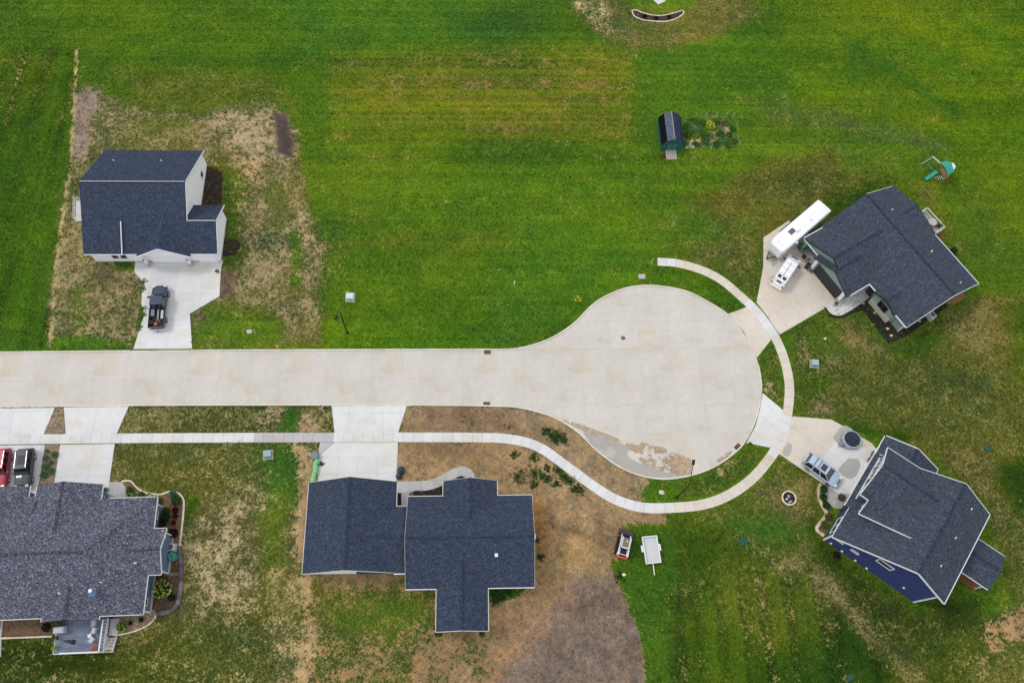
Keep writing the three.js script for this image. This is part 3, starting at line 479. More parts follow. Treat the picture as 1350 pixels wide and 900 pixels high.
{
  const walk = structure('sidewalk');
  const lineW = PP([[-70, 580.6], [0, 579.6], [150, 577.8], [340, 576.8], [435, 576.5], [525, 576.3], [600, 576.6], [630, 576.8], [665, 578], [697, 584], [718, 593.5], [740, 609.5], [760, 624], [783, 641], [812, 658.5], [846, 668.7], [889, 669], [930, 664.3], [960, 653], [990, 632.5], [1010.5, 610], [1024, 590], [1035, 562], [1040, 532], [1041, 510], [1037, 484], [1024, 448], [1000, 413], [980, 393.5], [950, 368.5], [927, 356.8], [893, 347], [867, 345]]);
  paved.push(outline); walkLine.push(...smooth(lineW, 160));
  const a0 = P(341, 577).x, a1 = P(439, 577).x, b0 = P(889, 669);
  pieces(walk, lineW, 1.22, 1.22, M.white, 'paving_slab', -0.04, 0.05, 0.02, (p, i) => {
    const k = i % 2;
    if (p.x > a0 && p.x < a1 && p.z > P(0, 560).z && p.z < 14) return M.greyc[k];
    if (p.x < b0.x) return M.white[i % 3];
    if (sdist(PP([[1012, 596], [1030, 545], [1050, 545], [1035, 602]]), p.x, p.z, true) < 0 || sdist(PP([[984, 400], [1000, 396], [1031, 442], [1015, 452]]), p.x, p.z, true) < 0 || p.x < P(886, 347).x && p.z < -9) return M.white[i % 3];
    return M.tan[i % 3];
  });
  const drive = (px, mats, o) => { paved.push(PP(px)); const d = structure('driveway'); panels(d, Array.isArray(px[0]) ? PP(px) : px, mats, { su: 3, sv: 3, y1: 0.045, gap: 0.015, ...o }); part('joint_bed', prism(Array.isArray(px[0]) ? PP(px) : px, -0.1, 0.02), M.joint, d); return d; };
  drive([[175.5, 460], [190, 414.5], [186, 401], [187.6, 371], [176.5, 358], [178.5, 343], [294, 343], [291, 353.5], [289, 390.5], [250, 413.4], [253, 460]], M.white, { ox: P(219, 459).x, oz: P(219, 459).z, su: 3.4, sv: 3.9 });
  drive([[437, 535], [536, 535], [525, 570], [441, 570]], M.white, { ox: P(483, 545).x, oz: P(483, 545).z, su: 2.1, sv: 2.2 });
  drive([[441, 583.2], [524.6, 583], [522.4, 640], [418, 640], [420, 601]], M.white, { ox: P(472, 602).x, oz: P(472, 602).z, su: 2.35, sv: 2.1 });
  drive([[422, 583.2], [440.4, 583.2], [420, 600.4], [420.4, 590]], M.greyc, { su: 9, sv: 9 });
  drive([[83.6, 537], [169.5, 535.4], [153.5, 571.6], [86.4, 572.4]], M.white, { ox: P(83, 537).x + 4.1, oz: P(83, 537).z, su: 4.1, sv: 4.5 });
  drive([[79, 586], [150.8, 585], [144, 634], [140, 672], [66, 672], [71.5, 634]], M.white, { ox: P(79, 586).x + 4, oz: P(79, 586).z, su: 4.1, sv: 4 });
  drive([[-70, 538.6], [72, 537.6], [57, 572.8], [-70, 575]], M.white, { su: 4.1, sv: 4.5 });
  drive([[-70, 588], [59, 586.4], [51, 636], [45, 672], [-70, 672]], M.white, { su: 4.1, sv: 4 });
  drive([[143.8, 635.2], [160, 635], [166, 643], [166, 656], [139, 664]], M.greyc, { su: 3, sv: 3 });
  const a3 = 60.2 * PI / 180, a4 = 37.8 * PI / 180;
  drive([[960.4, 413.8], [986.6, 403.8], [997, 416], [1008, 431], [1017, 447.6], [998, 471.6], [981, 438]], M.tan, { angle: a3, ox: P(988, 437).x, oz: P(988, 437).z, su: 3, sv: 3.2 });
  drive([[997.4, 398.6], [1000, 386], [1006.5, 352], [1006.8, 313], [1040, 291], [1085, 330], [1110, 392], [1098, 400.4], [1028, 441.2], [1012, 417]], M.tan, { angle: a3, ox: P(1086, 376).x, oz: P(1086, 376).z, su: 2.75, sv: 2.75 });
  drive([[1005.6, 518], [1033, 541], [1027, 568], [1017, 590.2], [984.4, 583.8], [996, 562], [1002, 540]], M.white, { angle: a4, ox: P(1010, 553).x, oz: P(1010, 553).z, su: 4.4, sv: 5 });
  drive([[1045.2, 548.8], [1096, 553], [1113.7, 562.6], [1150, 584.5], [1162, 600], [1130, 655], [1107, 652], [1026.8, 598], [1037, 572]], M.tan, { angle: a4, ox: P(1100, 600).x, oz: P(1100, 600).z, su: 3.6, sv: 3.2 });
  // newer pale panels next to the house
  const pale = structure('driveway'); panels(pale, PP([[1104, 580], [1128, 592], [1152, 588], [1160, 600], [1128, 655], [1108, 652], [1090, 640], [1100, 622], [1082, 608]]), M.white, { angle: a4, ox: P(1100, 600).x, oz: P(1100, 600).z, su: 3.6, sv: 3.2, y0: 0.02, y1: 0.052, gap: 0.02 });
  const fw = structure('front_walk'); panels(fw, smooth(PP([[1089, 405], [1096, 413.6], [1107, 416], [1122, 409], [1145.6, 393], [1158, 384], [1150, 374], [1136, 381], [1112, 394], [1100.6, 396.6], [1089, 405]]), 60), M.white, { angle: a3, ox: P(1100, 400).x, oz: P(1100, 400).z, su: 1.5, sv: 2.4, y1: 0.06, gap: 0.02 });
  const fw2 = structure('front_walk'); panels(fw2, smooth(PP([[1090, 641.5], [1088, 650], [1090, 660], [1098, 668], [1110, 670], [1122, 652], [1104, 650], [1090, 641.5]]), 50), M.greyc, { angle: a4, ox: P(1095, 655).x, oz: P(1095, 655).z, su: 1.5, sv: 1.6, y1: 0.06, gap: 0.02 });
  const fw3 = structure('front_walk'); panels(fw3, smooth(PP([[523, 634.3], [555, 634], [570, 631.5], [590, 622], [602, 616], [611, 614.8], [620, 618], [626, 630], [620, 634], [608, 627.5], [596, 632], [578, 642], [562, 646.5], [547, 647], [540, 650], [538, 672], [523, 672], [523, 634.3]]), 90), M.greyc, { ox: P(523, 634).x, oz: P(523, 634).z, su: 1.5, sv: 1.5, y1: 0.06, gap: 0.02 });
  const pad = structure('concrete_pad'); part('slab', prism(PP([[862, -14], [880, -16], [877, 2], [868, 6], [859, -2]]), -0.05, 0.08), M.white[0], pad);
}
// gravel strips between the two west drives
structure('gravel_strip', prism(PP([[73, 538], [83, 537.6], [86, 572.2], [57.6, 572.6]]), -0.05, 0.03), M.gravelTan);
structure('gravel_strip', prism(PP([[59.6, 586.4], [78.4, 586.2], [70.8, 638], [51.4, 638]]), -0.05, 0.03), M.gravelTan);
// silt and standing water left in the gutter of the circle
M.silt = new THREE.MeshPhysicalMaterial({ color: rgb(176, 154, 126), roughness: 1, specularIntensity: 0.2, transparent: true, alphaMap: texture(512, (u, v) => { const l = 255 * sm(0.3, 0.66, 0.5 * pn(u * 7, v * 7, 7, 81) + 0.3 * pn(u * 22, v * 22, 22, 82) + 0.2 * pn(u * 70, v * 70, 70, 83)); return [l, l, l]; }, false, 6) });
M.puddle = new THREE.MeshPhysicalMaterial({ color: rgb(176, 170, 163), roughness: 0.35, transparent: true, alphaMap: texture(512, (u, v) => { const l = 255 * (0.25 + 0.6 * sm(0.25, 0.6, 0.6 * pn(u * 6, v * 6, 6, 91) + 0.4 * pn(u * 20, v * 20, 20, 92))); return [l, l, l]; }, false, 9) });
function ragged(px, seed, amp = 0.25) { const base = smooth(PP(px.concat([px[0]])), 90), c = base.reduce((s, p) => ({ x: s.x + p.x / base.length, z: s.z + p.z / base.length }), { x: 0, z: 0 }); return base.slice(0, -1).map((p) => { const k = 1 + (fb(p.x * 1.3, p.z * 1.3, seed) - 0.5) * amp; return { x: c.x + (p.x - c.x) * k, z: c.z + (p.z - c.z) * k }; }); }
structure('silt', prism(ragged([[848, 590], [858, 586], [868, 592], [884, 598], [900, 604], [908, 616], [902, 624], [884, 628], [868, 624], [874, 614], [858, 604]], 301), 0.02, 0.034), M.silt);
structure('silt', prism(ragged([[728, 548.5], [745, 553], [770, 561], [800, 572], [825, 582], [846, 590], [842, 596], [818, 588], [790, 576], [765, 566]], 302, 0.1), 0.02, 0.0345), M.silt);
structure('silt', prism(ragged([[944, 606], [954, 600], [964, 594], [966, 597], [956, 605], [946, 609.5]], 303, 0.15), 0.02, 0.034), M.silt);
structure('silt', prism(ragged([[846, 582], [866, 588], [890, 597], [910, 606], [912, 620], [890, 629], [862, 626], [850, 612], [838, 598]], 309, 0.3), 0.02, 0.0355), M.silt);
structure('puddle', prism(ragged([[767, 567], [782, 569], [800, 576], [818, 584], [830, 591], [827, 600], [838, 608], [853, 613], [873, 621], [893, 625.5], [870, 629.4], [847, 626.4], [822, 616.4], [797, 600.6], [780, 586]], 304, 0.06), 0.02, 0.038), M.puddle);
structure('damp_patch', prism(ragged([[1098, 576.5], [1112, 561], [1126, 568], [1130, 580], [1118, 593], [1108, 588]], 305, 0.06), 0.02, 0.0565), M.damp);
structure('damp_patch', prism(ragged([[1118, 604], [1132, 606], [1134, 616], [1122, 631.5], [1106, 620]], 306, 0.08), 0.02, 0.057), M.damp);
structure('damp_patch', prism(ragged([[1039, 582], [1044, 586], [1043, 597], [1038, 602], [1032, 597]], 307, 0.1), 0.02, 0.05), M.damp);
structure('damp_patch', prism(ragged([[1016, 343], [1022, 339], [1026, 346], [1018, 351]], 308, 0.1), 0.02, 0.05), M.damp);

// ---------------------------------------------------------------- houses
function rebase(o, ox, oz, turn = 0) {   // parts were laid out round the origin of the plan: put the group's own origin at its base
  const done = new Set(); o.traverse((m) => { if (m.isMesh && !done.has(m.geometry)) { done.add(m.geometry); m.geometry.translate(-ox, 0, -oz); } });
  const c = Math.cos(turn), s = Math.sin(turn); o.position.x += c * ox + s * oz; o.position.z += -s * ox + c * oz; return o;
}
const uvPt = (ax) => (a, b, y) => ax === 'u' ? [a, y, b] : [b, y, a];
// pitched roof: ridge along u or v from a0 to a1, eaves at b0 and b1
function gable(house, o) {
  const { ax, a0, a1, b0, b1, e, r, m, t = 0.18, trim = M.trim, tw = 0.05, gw: gut = 0.075, oh = 0.35 } = o, bm = o.bm ?? (b0 + b1) / 2, p = uvPt(ax), e1 = o.e1 ?? e;
  const roof = part('roof', merge([plate([p(a0, b0, e), p(a1, b0, e), p(a1, bm, r), p(a0, bm, r)], t), plate([p(a0, b1, e1), p(a1, b1, e1), p(a1, bm, r), p(a0, bm, r)], t)]), m, house);
  if (o.cap !== false) part('ridge_cap', boxUV(bar(p(a0 + 0.02, bm, r + 0.012), p(a1 - 0.02, bm, r + 0.012), 0.26, 0.05)), o.cap ?? M.cap, roof);
  const ends = [a0, a1], sides = [[b0, e], [b1, e1]], rakes = o.rakes ?? [[0, 0], [0, 1], [1, 0], [1, 1]], gs = o.gutters ?? [0, 1];
  for (const [i, s] of rakes) { const a = ends[i] + (i ? tw / 2 - 0.01 : -tw / 2 + 0.01); part('rake_board', bar(p(a, sides[s][0], sides[s][1] - 0.07), p(a, bm, r - 0.07), tw, 0.24), trim, roof); }
  for (const s of gs) { const b = sides[s][0] + (s ? gut / 2 : -gut / 2); part('gutter', bar(p(a0 + 0.02, b, sides[s][1] - 0.08), p(a1 - 0.02, b, sides[s][1] - 0.08), gut, 0.13), trim, roof); }
  for (const [i, wm] of o.walls ?? []) {
    const a = ends[i] + (i ? -oh : oh), q = (b, y, k) => p(a + k, b, y), lo = e - 0.15, z0 = b0 + oh, z1 = b1 - oh, up = (b) => b < bm ? lerp(e, r, (b - b0) / (bm - b0)) - t : lerp(e1, r, (b1 - b) / (b1 - bm)) - t, l = [];
    const ring = [[z0, lo], [z0, up(z0)], [bm, r - t], [z1, up(z1)], [z1, lo]];
    for (const k of [-0.05, 0.05]) for (let j = 1; j < 4; j++) l.push(...q(...ring[0], k), ...q(...ring[j], k), ...q(...ring[j + 1], k));
    part('gable_wall', tris(l), wm, house);
  }
  return roof;
}
function win(house, dir, at, y, c, w, h, frame = M.trim, double = false) {
  const out = dir[1] === '+' ? 1 : -1, ux = dir[0] === 'u', q = (d, yy, k) => ux ? [at + out * d, yy, k] : [k, yy, at + out * d];
  const bx = (d, yy, k, dd, hh, kk) => ux ? box(dd, hh, kk, ...q(d, yy, k)) : box(kk, hh, dd, ...q(d, yy, k)), f = 0.09, l = [];
  for (const s of [-1, 1]) { l.push(bx(0.03, y, c + s * (w / 2 - f / 2), 0.09, h, f)); l.push(bx(0.03, y + s * (h / 2 - f / 2), c, 0.086, f, w - 2 * f)); }
  if (double) l.push(bx(0.03, y, c, 0.084, h - 2 * f, f));
  const o = part('window', l, frame, house);
  for (const s of double ? [-1, 1] : [0]) part('pane', bx(0.012, y, c + s * w / 4, 0.03, h - 2 * f - 0.01, double ? w / 2 - 1.6 * f : w - 2 * f - 0.01), M.glass, o);
  return o;
}
function garageDoor(house, dir, at, c, w, h, m, cols = 4, y0 = 0.06) {
  const out = dir[1] === '+' ? 1 : -1, ux = dir[0] === 'u', l = [], rows = 4, bx = (d, yy, k, dd, hh, kk) => ux ? box(dd, hh, kk, at + out * d, yy, k) : box(kk, hh, dd, k, yy, at + out * d);
  for (let i = 0; i < rows; i++) { l.push(bx(0.02, y0 + (i + 0.5) * h / rows, c, 0.05, h / rows - 0.025, w)); for (let j = 0; j < cols; j++) l.push(bx(0.05, y0 + (i + 0.5) * h / rows, c + ((j + 0.5) / cols - 0.5) * w, 0.03, h / rows - 0.16, w / cols - 0.16)); }
  return part('garage_door', l, m, house);
}
function vent(house, u, v, y, m = M.trim) { part('vent_pipe', merge([cyl(0.07, 0.34, u, y + 0.1, v, 10), bevelBox(0.3, 0.05, 0.2, u, y - 0.02, v)]), m, house); }
const rect = (x0, x1, z0, z1) => [{ x: x0, z: z0 }, { x: x1, z: z0 }, { x: x1, z: z1 }, { x: x0, z: z1 }];
const walls = (house, poly, h, m, base = 0.25) => { const w = part('wall', prism(poly, 0, h), m, house); if (base) { const c = poly.reduce((s, p) => ({ x: s.x + p.x / poly.length, z: s.z + p.z / poly.length }), { x: 0, z: 0 }); part('foundation', prism(poly.map((p) => ({ x: p.x + Math.sign(p.x - c.x) * 0.03, z: p.z + Math.sign(p.z - c.z) * 0.03 })), -0.05, base), M.stone, house); } return w; };

{ // white house north of the street
  const h = thing('ranch_house', 'white sided house with navy shingle roof and white double garage door north of the street', 'house'), rm = M.roofBlue;
  walls(h, [{ x: -55.1, z: -27.2 }, { x: -42.45, z: -27.2 }, { x: -42.45, z: -18.4 }, { x: -38.75, z: -18.4 }, { x: -38.75, z: -11.8 }, { x: -55.1, z: -11.8 }], 2.8, M.sideWhite);
  const main = gable(h, { ax: 'u', a0: -55.57, a1: -42.1, b0: -27.6, b1: -11.4, e: 2.85, r: 7.4, m: rm, tw: 0.04, rakes: [[1, 0]], gutters: [1], walls: [[1, M.sideWhite], [0, M.sideWhite]] });
  part('ridge_vent', bar([-55.5, 7.47, -19.5], [-42.2, 7.47, -19.5], 0.07, 0.05), M.cream, main);
  part('rake_board', bar([-42.08, 7.33, -19.5], [-42.08, 4.9, -15.1], 0.05, 0.2), M.trim, main);
  const b = gable(h, { ax: 'u', a0: -43.6, a1: -38.35, b0: -18.85, b1: -11.42, e: 2.84, r: 5.02, m: rm, tw: 0.05, cap: false, rakes: [[1, 0], [1, 1]], gutters: [1], walls: [[1, M.sideWhite]] });
  part('ridge_vent', bar([-42.1, 5.04, -15.13], [-38.4, 5.04, -15.13], 0.09, 0.05), M.cream, b);
  gable(h, { ax: 'v', a0: -16.6, a1: -10.95, b0: -48.75, b1: -41.85, e: 2.87, r: 4.98, m: rm, tw: 0.1, rakes: [[1, 0], [1, 1]], gutters: [], cap: false });
  part('front_gable_wall', tris([-48.5, 2.6, -11.3, -42.1, 2.6, -11.3, -45.3, 4.75, -11.3, -48.5, 2.6, -11.42, -45.3, 4.75, -11.42, -42.1, 2.6, -11.42]), M.sideWhite, h);
  part('raised_roof', plate([[-53.2, 3.1, -11.25], [-50.55, 3.1, -11.25], [-50.55, 5.1, -15.1], [-53.2, 5.1, -15.1]], 0.2), rm, h);
  part('rake_board', bar([-50.5, 5.08, -15.0], [-50.5, 3.06, -11.2], 0.09, 0.2), M.trim, h);
  part('gutter', bar([-53.4, 3.02, -11.2], [-50.45, 3.02, -11.2], 0.1, 0.12), M.trim, h);
  garageDoor(h, 'v+', -11.75, -45.35, 4.6, 2.2, M.doorWhite); garageDoor(h, 'v+', -11.77, -40.3, 2.5, 2.2, M.doorWhite, 2);
  for (const x of [-48.2, -42.6]) { const c = part('porch_column', box(0.34, 2.7, 0.34, x, 1.35, -11.25), M.trim, h); part('column_base', box(0.44, 0.7, 0.44, x, 0.35, -11.25), M.stone, c); part('wall_lamp', box(0.12, 0.24, 0.12, x, 1.9, -11.02), M.black, c); }
  win(h, 'v+', -11.78, 1.6, -52.1, 0.95, 1.3); win(h, 'v+', -11.78, 1.6, -51.0, 0.95, 1.3);
  win(h, 'u+', -42.42, 1.6, -24.5, 0.9, 1.2);
  part('drain_pipe', bar([-42.36, 0.1, -18.7], [-42.36, 2.7, -18.7], 0.1, 0.1), M.trim, h);
  vent(h, -53.2, -24.7, 4.45); vent(h, -46.9, -24.7, 4.45);
  rebase(h, -47, -19.4); shade(h);
}
{ // navy roofed ranch in the middle
  const h = thing('ranch_house', 'cross gabled ranch house with blue grey shingle roof on the bare clay lot', 'house'), rm = M.roofBlue, T = { trim: M.cream, m: rm };
  walls(h, rect(-23.9, -14.4, 19.5, 29.05), 2.8, M.sideWhite); walls(h, rect(-14.3, -12.3, 22.4, 29.0), 2.8, M.sideWhite); walls(h, rect(-12.2, 1.45, 21.2, 30.8), 2.8, M.sideWhite); walls(h, rect(-8.7, -3.85, 30.9, 35.4), 2.8, M.sideWhite); walls(h, rect(-8.1, -2.65, 19.5, 21.1), 2.8, M.sideWhite);
  gable(h, { ax: 'v', a0: 19.0, a1: 29.4, b0: -24.25, b1: -14.0, e: 2.9, r: 5.55, ...T, tw: 0.05, walls: [[0, M.sideWhite], [1, M.sideWhite]] });
  gable(h, { ax: 'u', a0: -18.2, a1: -12.4, b0: 21.93, b1: 29.47, e: 2.9, r: 4.87, ...T, rakes: [], gutters: [] });
  part('gutter', bar([-13.98, 2.82, 21.87], [-12.66, 2.82, 21.87], 0.08, 0.12), M.cream, h); part('gutter', bar([-14, 2.82, 29.53], [-12.66, 2.82, 29.53], 0.12, 0.12), M.trim, h);
  gable(h, { ax: 'u', a0: -12.65, a1: 1.85, b0: 20.8, b1: 31.2, e: 2.9, r: 5.62, ...T, tw: 0.03, gutters: [], walls: [[0, M.sideDark], [1, M.sideWhite]] });
  for (const [x0, x1, z] of [[-12.65, -8.55, 20.74], [-2.25, 1.85, 20.74], [-12.65, -9.2, 31.26], [-3.4, 1.85, 31.26]]) part('gutter', bar([x0, 2.82, z], [x1, 2.82, z], 0.09, 0.13), z > 30 ? M.trim : M.cream, h);
  gable(h, { ax: 'v', a0: 19.0, a1: 25.2, b0: -8.55, b1: -2.25, e: 2.9, r: 4.52, ...T, tw: 0.03, gutters: [] });
  part('gutter', bar([-8.61, 2.82, 19.05], [-8.61, 2.82, 20.7], 0.08, 0.12), M.cream, h); part('gutter', bar([-2.19, 2.82, 19.05], [-2.19, 2.82, 20.7], 0.08, 0.12), M.cream, h);
  gable(h, { ax: 'v', a0: 27, a1: 35.8, b0: -9.15, b1: -3.43, e: 2.9, r: 4.4, ...T, tw: 0.06, rakes: [[1, 0], [1, 1]], gutters: [], walls: [[1, M.sideWhite]] });
  part('gutter', bar([-9.21, 2.82, 31.3], [-9.21, 2.82, 35.78], 0.08, 0.12), M.cream, h); part('gutter', bar([-3.37, 2.82, 31.3], [-3.37, 2.82, 35.78], 0.08, 0.12), M.cream, h);
  part('gable_vent', box(0.75, 0.42, 0.1, -19.1, 4.3, 29.12), M.grey, h);
  part('roof_vent', bevelBox(0.38, 0.2, 0.38, -2.45, 4.78, 27.9, 0.03), M.trim, h);
  part('meter_box', [box(0.16, 0.7, 0.4, 1.55, 1.5, 25.6), cyl(0.12, 0.16, 1.66, 1.6, 25.6, 12).rotateX(0)], M.trim, h); part('air_intake', [box(0.3, 0.3, 0.5, 2.05, 2.2, 25.5), box(0.06, 0.9, 0.06, 2.1, 2.0, 25.2)], M.trim, h);
  garageDoor(h, 'v-', 19.48, -19.1, 5.4, 2.2, M.doorWhite); win(h, 'v+', 30.83, 1.5, -11, 1.4, 1.3, M.trim, true); win(h, 'v-', 21.17, 1.5, -10.5, 1.4, 1.4, M.trim, true); win(h, 'v-', 19.47, 1.5, -5.4, 1.8, 1.5, M.trim, true); win(h, 'v+', 35.43, 1.5, -6.3, 2.4, 1.6, M.trim, true); win(h, 'u+', 1.48, 1.5, 28.5, 1.2, 1.2);
  part('front_door', box(0.95, 2.05, 0.07, -13.3, 1.05, 22.36), M.doorDark, h);
  rebase(h, -11, 26); shade(h);
}
{ // green house, upper right
  const o = P(1086, 376), ang = -29.8 * PI / 180, h = thing('ranch_house', 'sage green house with slate shingle roof and dark garage door beside the parked camper', 'house', o.x, 0, o.z, -ang), rm = M.roofGrey, sg = M.sideGreen;
  walls(h, [{ x: 0.75, z: -5.8 }, { x: 15.9, z: -5.8 }, { x: 15.9, z: 10.4 }, { x: 4.3, z: 10.4 }, { x: 4.3, z: 8.6 }, { x: 3.75, z: 8.6 }, { x: 3.75, z: 5.0 }, { x: 4.4, z: 5.0 }, { x: 4.4, z: 3.1 }, { x: 0.75, z: 3.1 }, { x: 0.75, z: -3.25 }, { x: 6.2, z: -3.25 }, { x: 6.2, z: -5.62 }, { x: 0.75, z: -5.62 }], 2.9, sg, 0);
  part('garage_floor', box(5.6, 0.06, 2.36, 3.4, 0.02, -4.435), M.greyc[1], h); part('bay_header', box(0.16, 0.62, 2.4, 0.84, 2.6, -4.44), sg, h); part('bay_ceiling', box(5.5, 0.05, 2.36, 3.5, 2.86, -4.435), M.trim, h);
  walls(h, rect(0.08, 0.8, -2.95, 3.1), 2.95, sg, 0);
  gable(h, { ax: 'v', a0: -6.6, a1: 10.85, b0: 3.6, b1: 16.3, e: 3, r: 6, m: rm, tw: 0.05, rakes: [[0, 1], [1, 0], [1, 1]], gutters: [], walls: [[1, sg], [0, sg]] });
  for (const [z0, z1] of [[2.3, 10.85]]) part('gutter', bar([16.36, 2.92, z0], [16.36, 2.92, z1], 0.12, 0.13), M.trim, h);
  part('gutter', bar([3.54, 2.92, 8.8], [3.54, 2.92, 10.85], 0.12, 0.13), M.trim, h); part('gutter', bar([3.54, 2.92, 3.6], [3.54, 2.92, 4.75], 0.12, 0.13), M.trim, h);
  gable(h, { ax: 'u', a0: 0.3, a1: 9.6, b0: -6.28, b1: 3.5, e: 3, r: 5.3, m: rm, trim: M.darkTrim, tw: 0.08, gutters: [], rakes: [[0, 0], [0, 1]], walls: [[0, sg]], oh: 0.3 });
  part('gutter', bar([0.35, 2.92, -6.34], [9.0, 2.92, -6.34], 0.12, 0.13), M.trim, h); part('gutter', bar([0.2, 2.92, 3.56], [3.6, 2.92, 3.56], 0.12, 0.13), M.trim, h); part('fascia', bar([0.24, 2.95, -6.2], [0.24, 2.95, -3.3], 0.1, 0.16), M.trim, h);
  gable(h, { ax: 'u', a0: -0.35, a1: 4, b0: -3.26, b1: 3.49, e: 3.03, r: 4.68, m: rm, trim: M.darkTrim, tw: 0.08, gutters: [], rakes: [[0, 0], [0, 1]], walls: [[0, sg]], oh: 0.4 });
  gable(h, { ax: 'u', a0: 3.3, a1: 6.6, b0: 4.78, b1: 8.75, e: 3.02, r: 3.98, m: rm, trim: M.darkTrim, tw: 0.08, gutters: [], rakes: [[0, 0], [0, 1]], walls: [[0, sg]], oh: 0.42 });
  gable(h, { ax: 'u', a0: 12.6, a1: 16.55, b0: -6.62, b1: 2.22, e: 2.99, r: 4.12, m: rm, tw: 0.05, gutters: [], rakes: [], walls: [[1, sg]], oh: 0.3 });
  part('stone_wainscot', prism(rect(3.62, 3.76, 5.0, 8.62), 0, 1.05), M.stone, h);
  for (const z of [-2.75, 2.85]) { const c = part('porch_column', bevelBox(0.42, 1.9, 0.42, -0.02, 2.0, z), M.trim, h); part('column_base', prism(rect(-0.32, 0.3, z - 0.3, z + 0.3), 0, 1.05), M.stone, c); }
  garageDoor(h, 'u-', 0.02, 0.08, 4.75, 2.25, M.doorDark);
  for (const z of [-5.7, -3.2]) part('bay_post', box(0.16, 2.85, 0.16, 0.4, 1.42, z), M.sideGreen, h);
  for (const z of [8.68, 10.38]) part('corner_board', box(0.1, 2.8, 0.1, 4.27, 1.45, z), M.trim, h);
  win(h, 'u-', 3.74, 1.75, 6.8, 1.5, 1.3, M.darkTrim, true); win(h, 'u-', 4.28, 2.1, 9.4, 0.6, 0.55, M.darkTrim); win(h, 'u+', 15.92, 1.6, 6.2, 1.6, 1.3, M.trim, true);
  part('front_door', box(0.07, 2.05, 0.95, 4.36, 1.05, 4.1), M.doorDark, h);
  vent(h, 12.1, -3.2, 5.0); vent(h, 12.7, 4.3, 4.75); vent(h, 12.9, 9.7, 4.6); part('chimney_box', bevelBox(0.5, 0.6, 0.5, 16.4, 2.6, -4.4), M.trim, h);
  // rear deck with pale railing
  const dk = part('rear_deck', prism(rect(15.95, 19.55, -1.8, 1.85), 0.55, 0.75), M.oldWood, h);
  const rail = []; for (const [p, q] of [[[19.5, -1.75], [19.5, 1.8]], [[19.5, 1.8], [16.1, 1.8]], [[19.5, -1.75], [16.1, -1.75]]]) { for (const y of [0.95, 1.65]) rail.push(bar([p[0], y, p[1]], [q[0], y, q[1]], 0.14, 0.06)); for (let k = 0; k <= 12; k++) rail.push(box(0.05, 0.9, 0.05, lerp(p[0], q[0], k / 12), 1.2, lerp(p[1], q[1], k / 12))); }
  part('deck_railing', rail, M.cream, dk);
  shade(h);
}
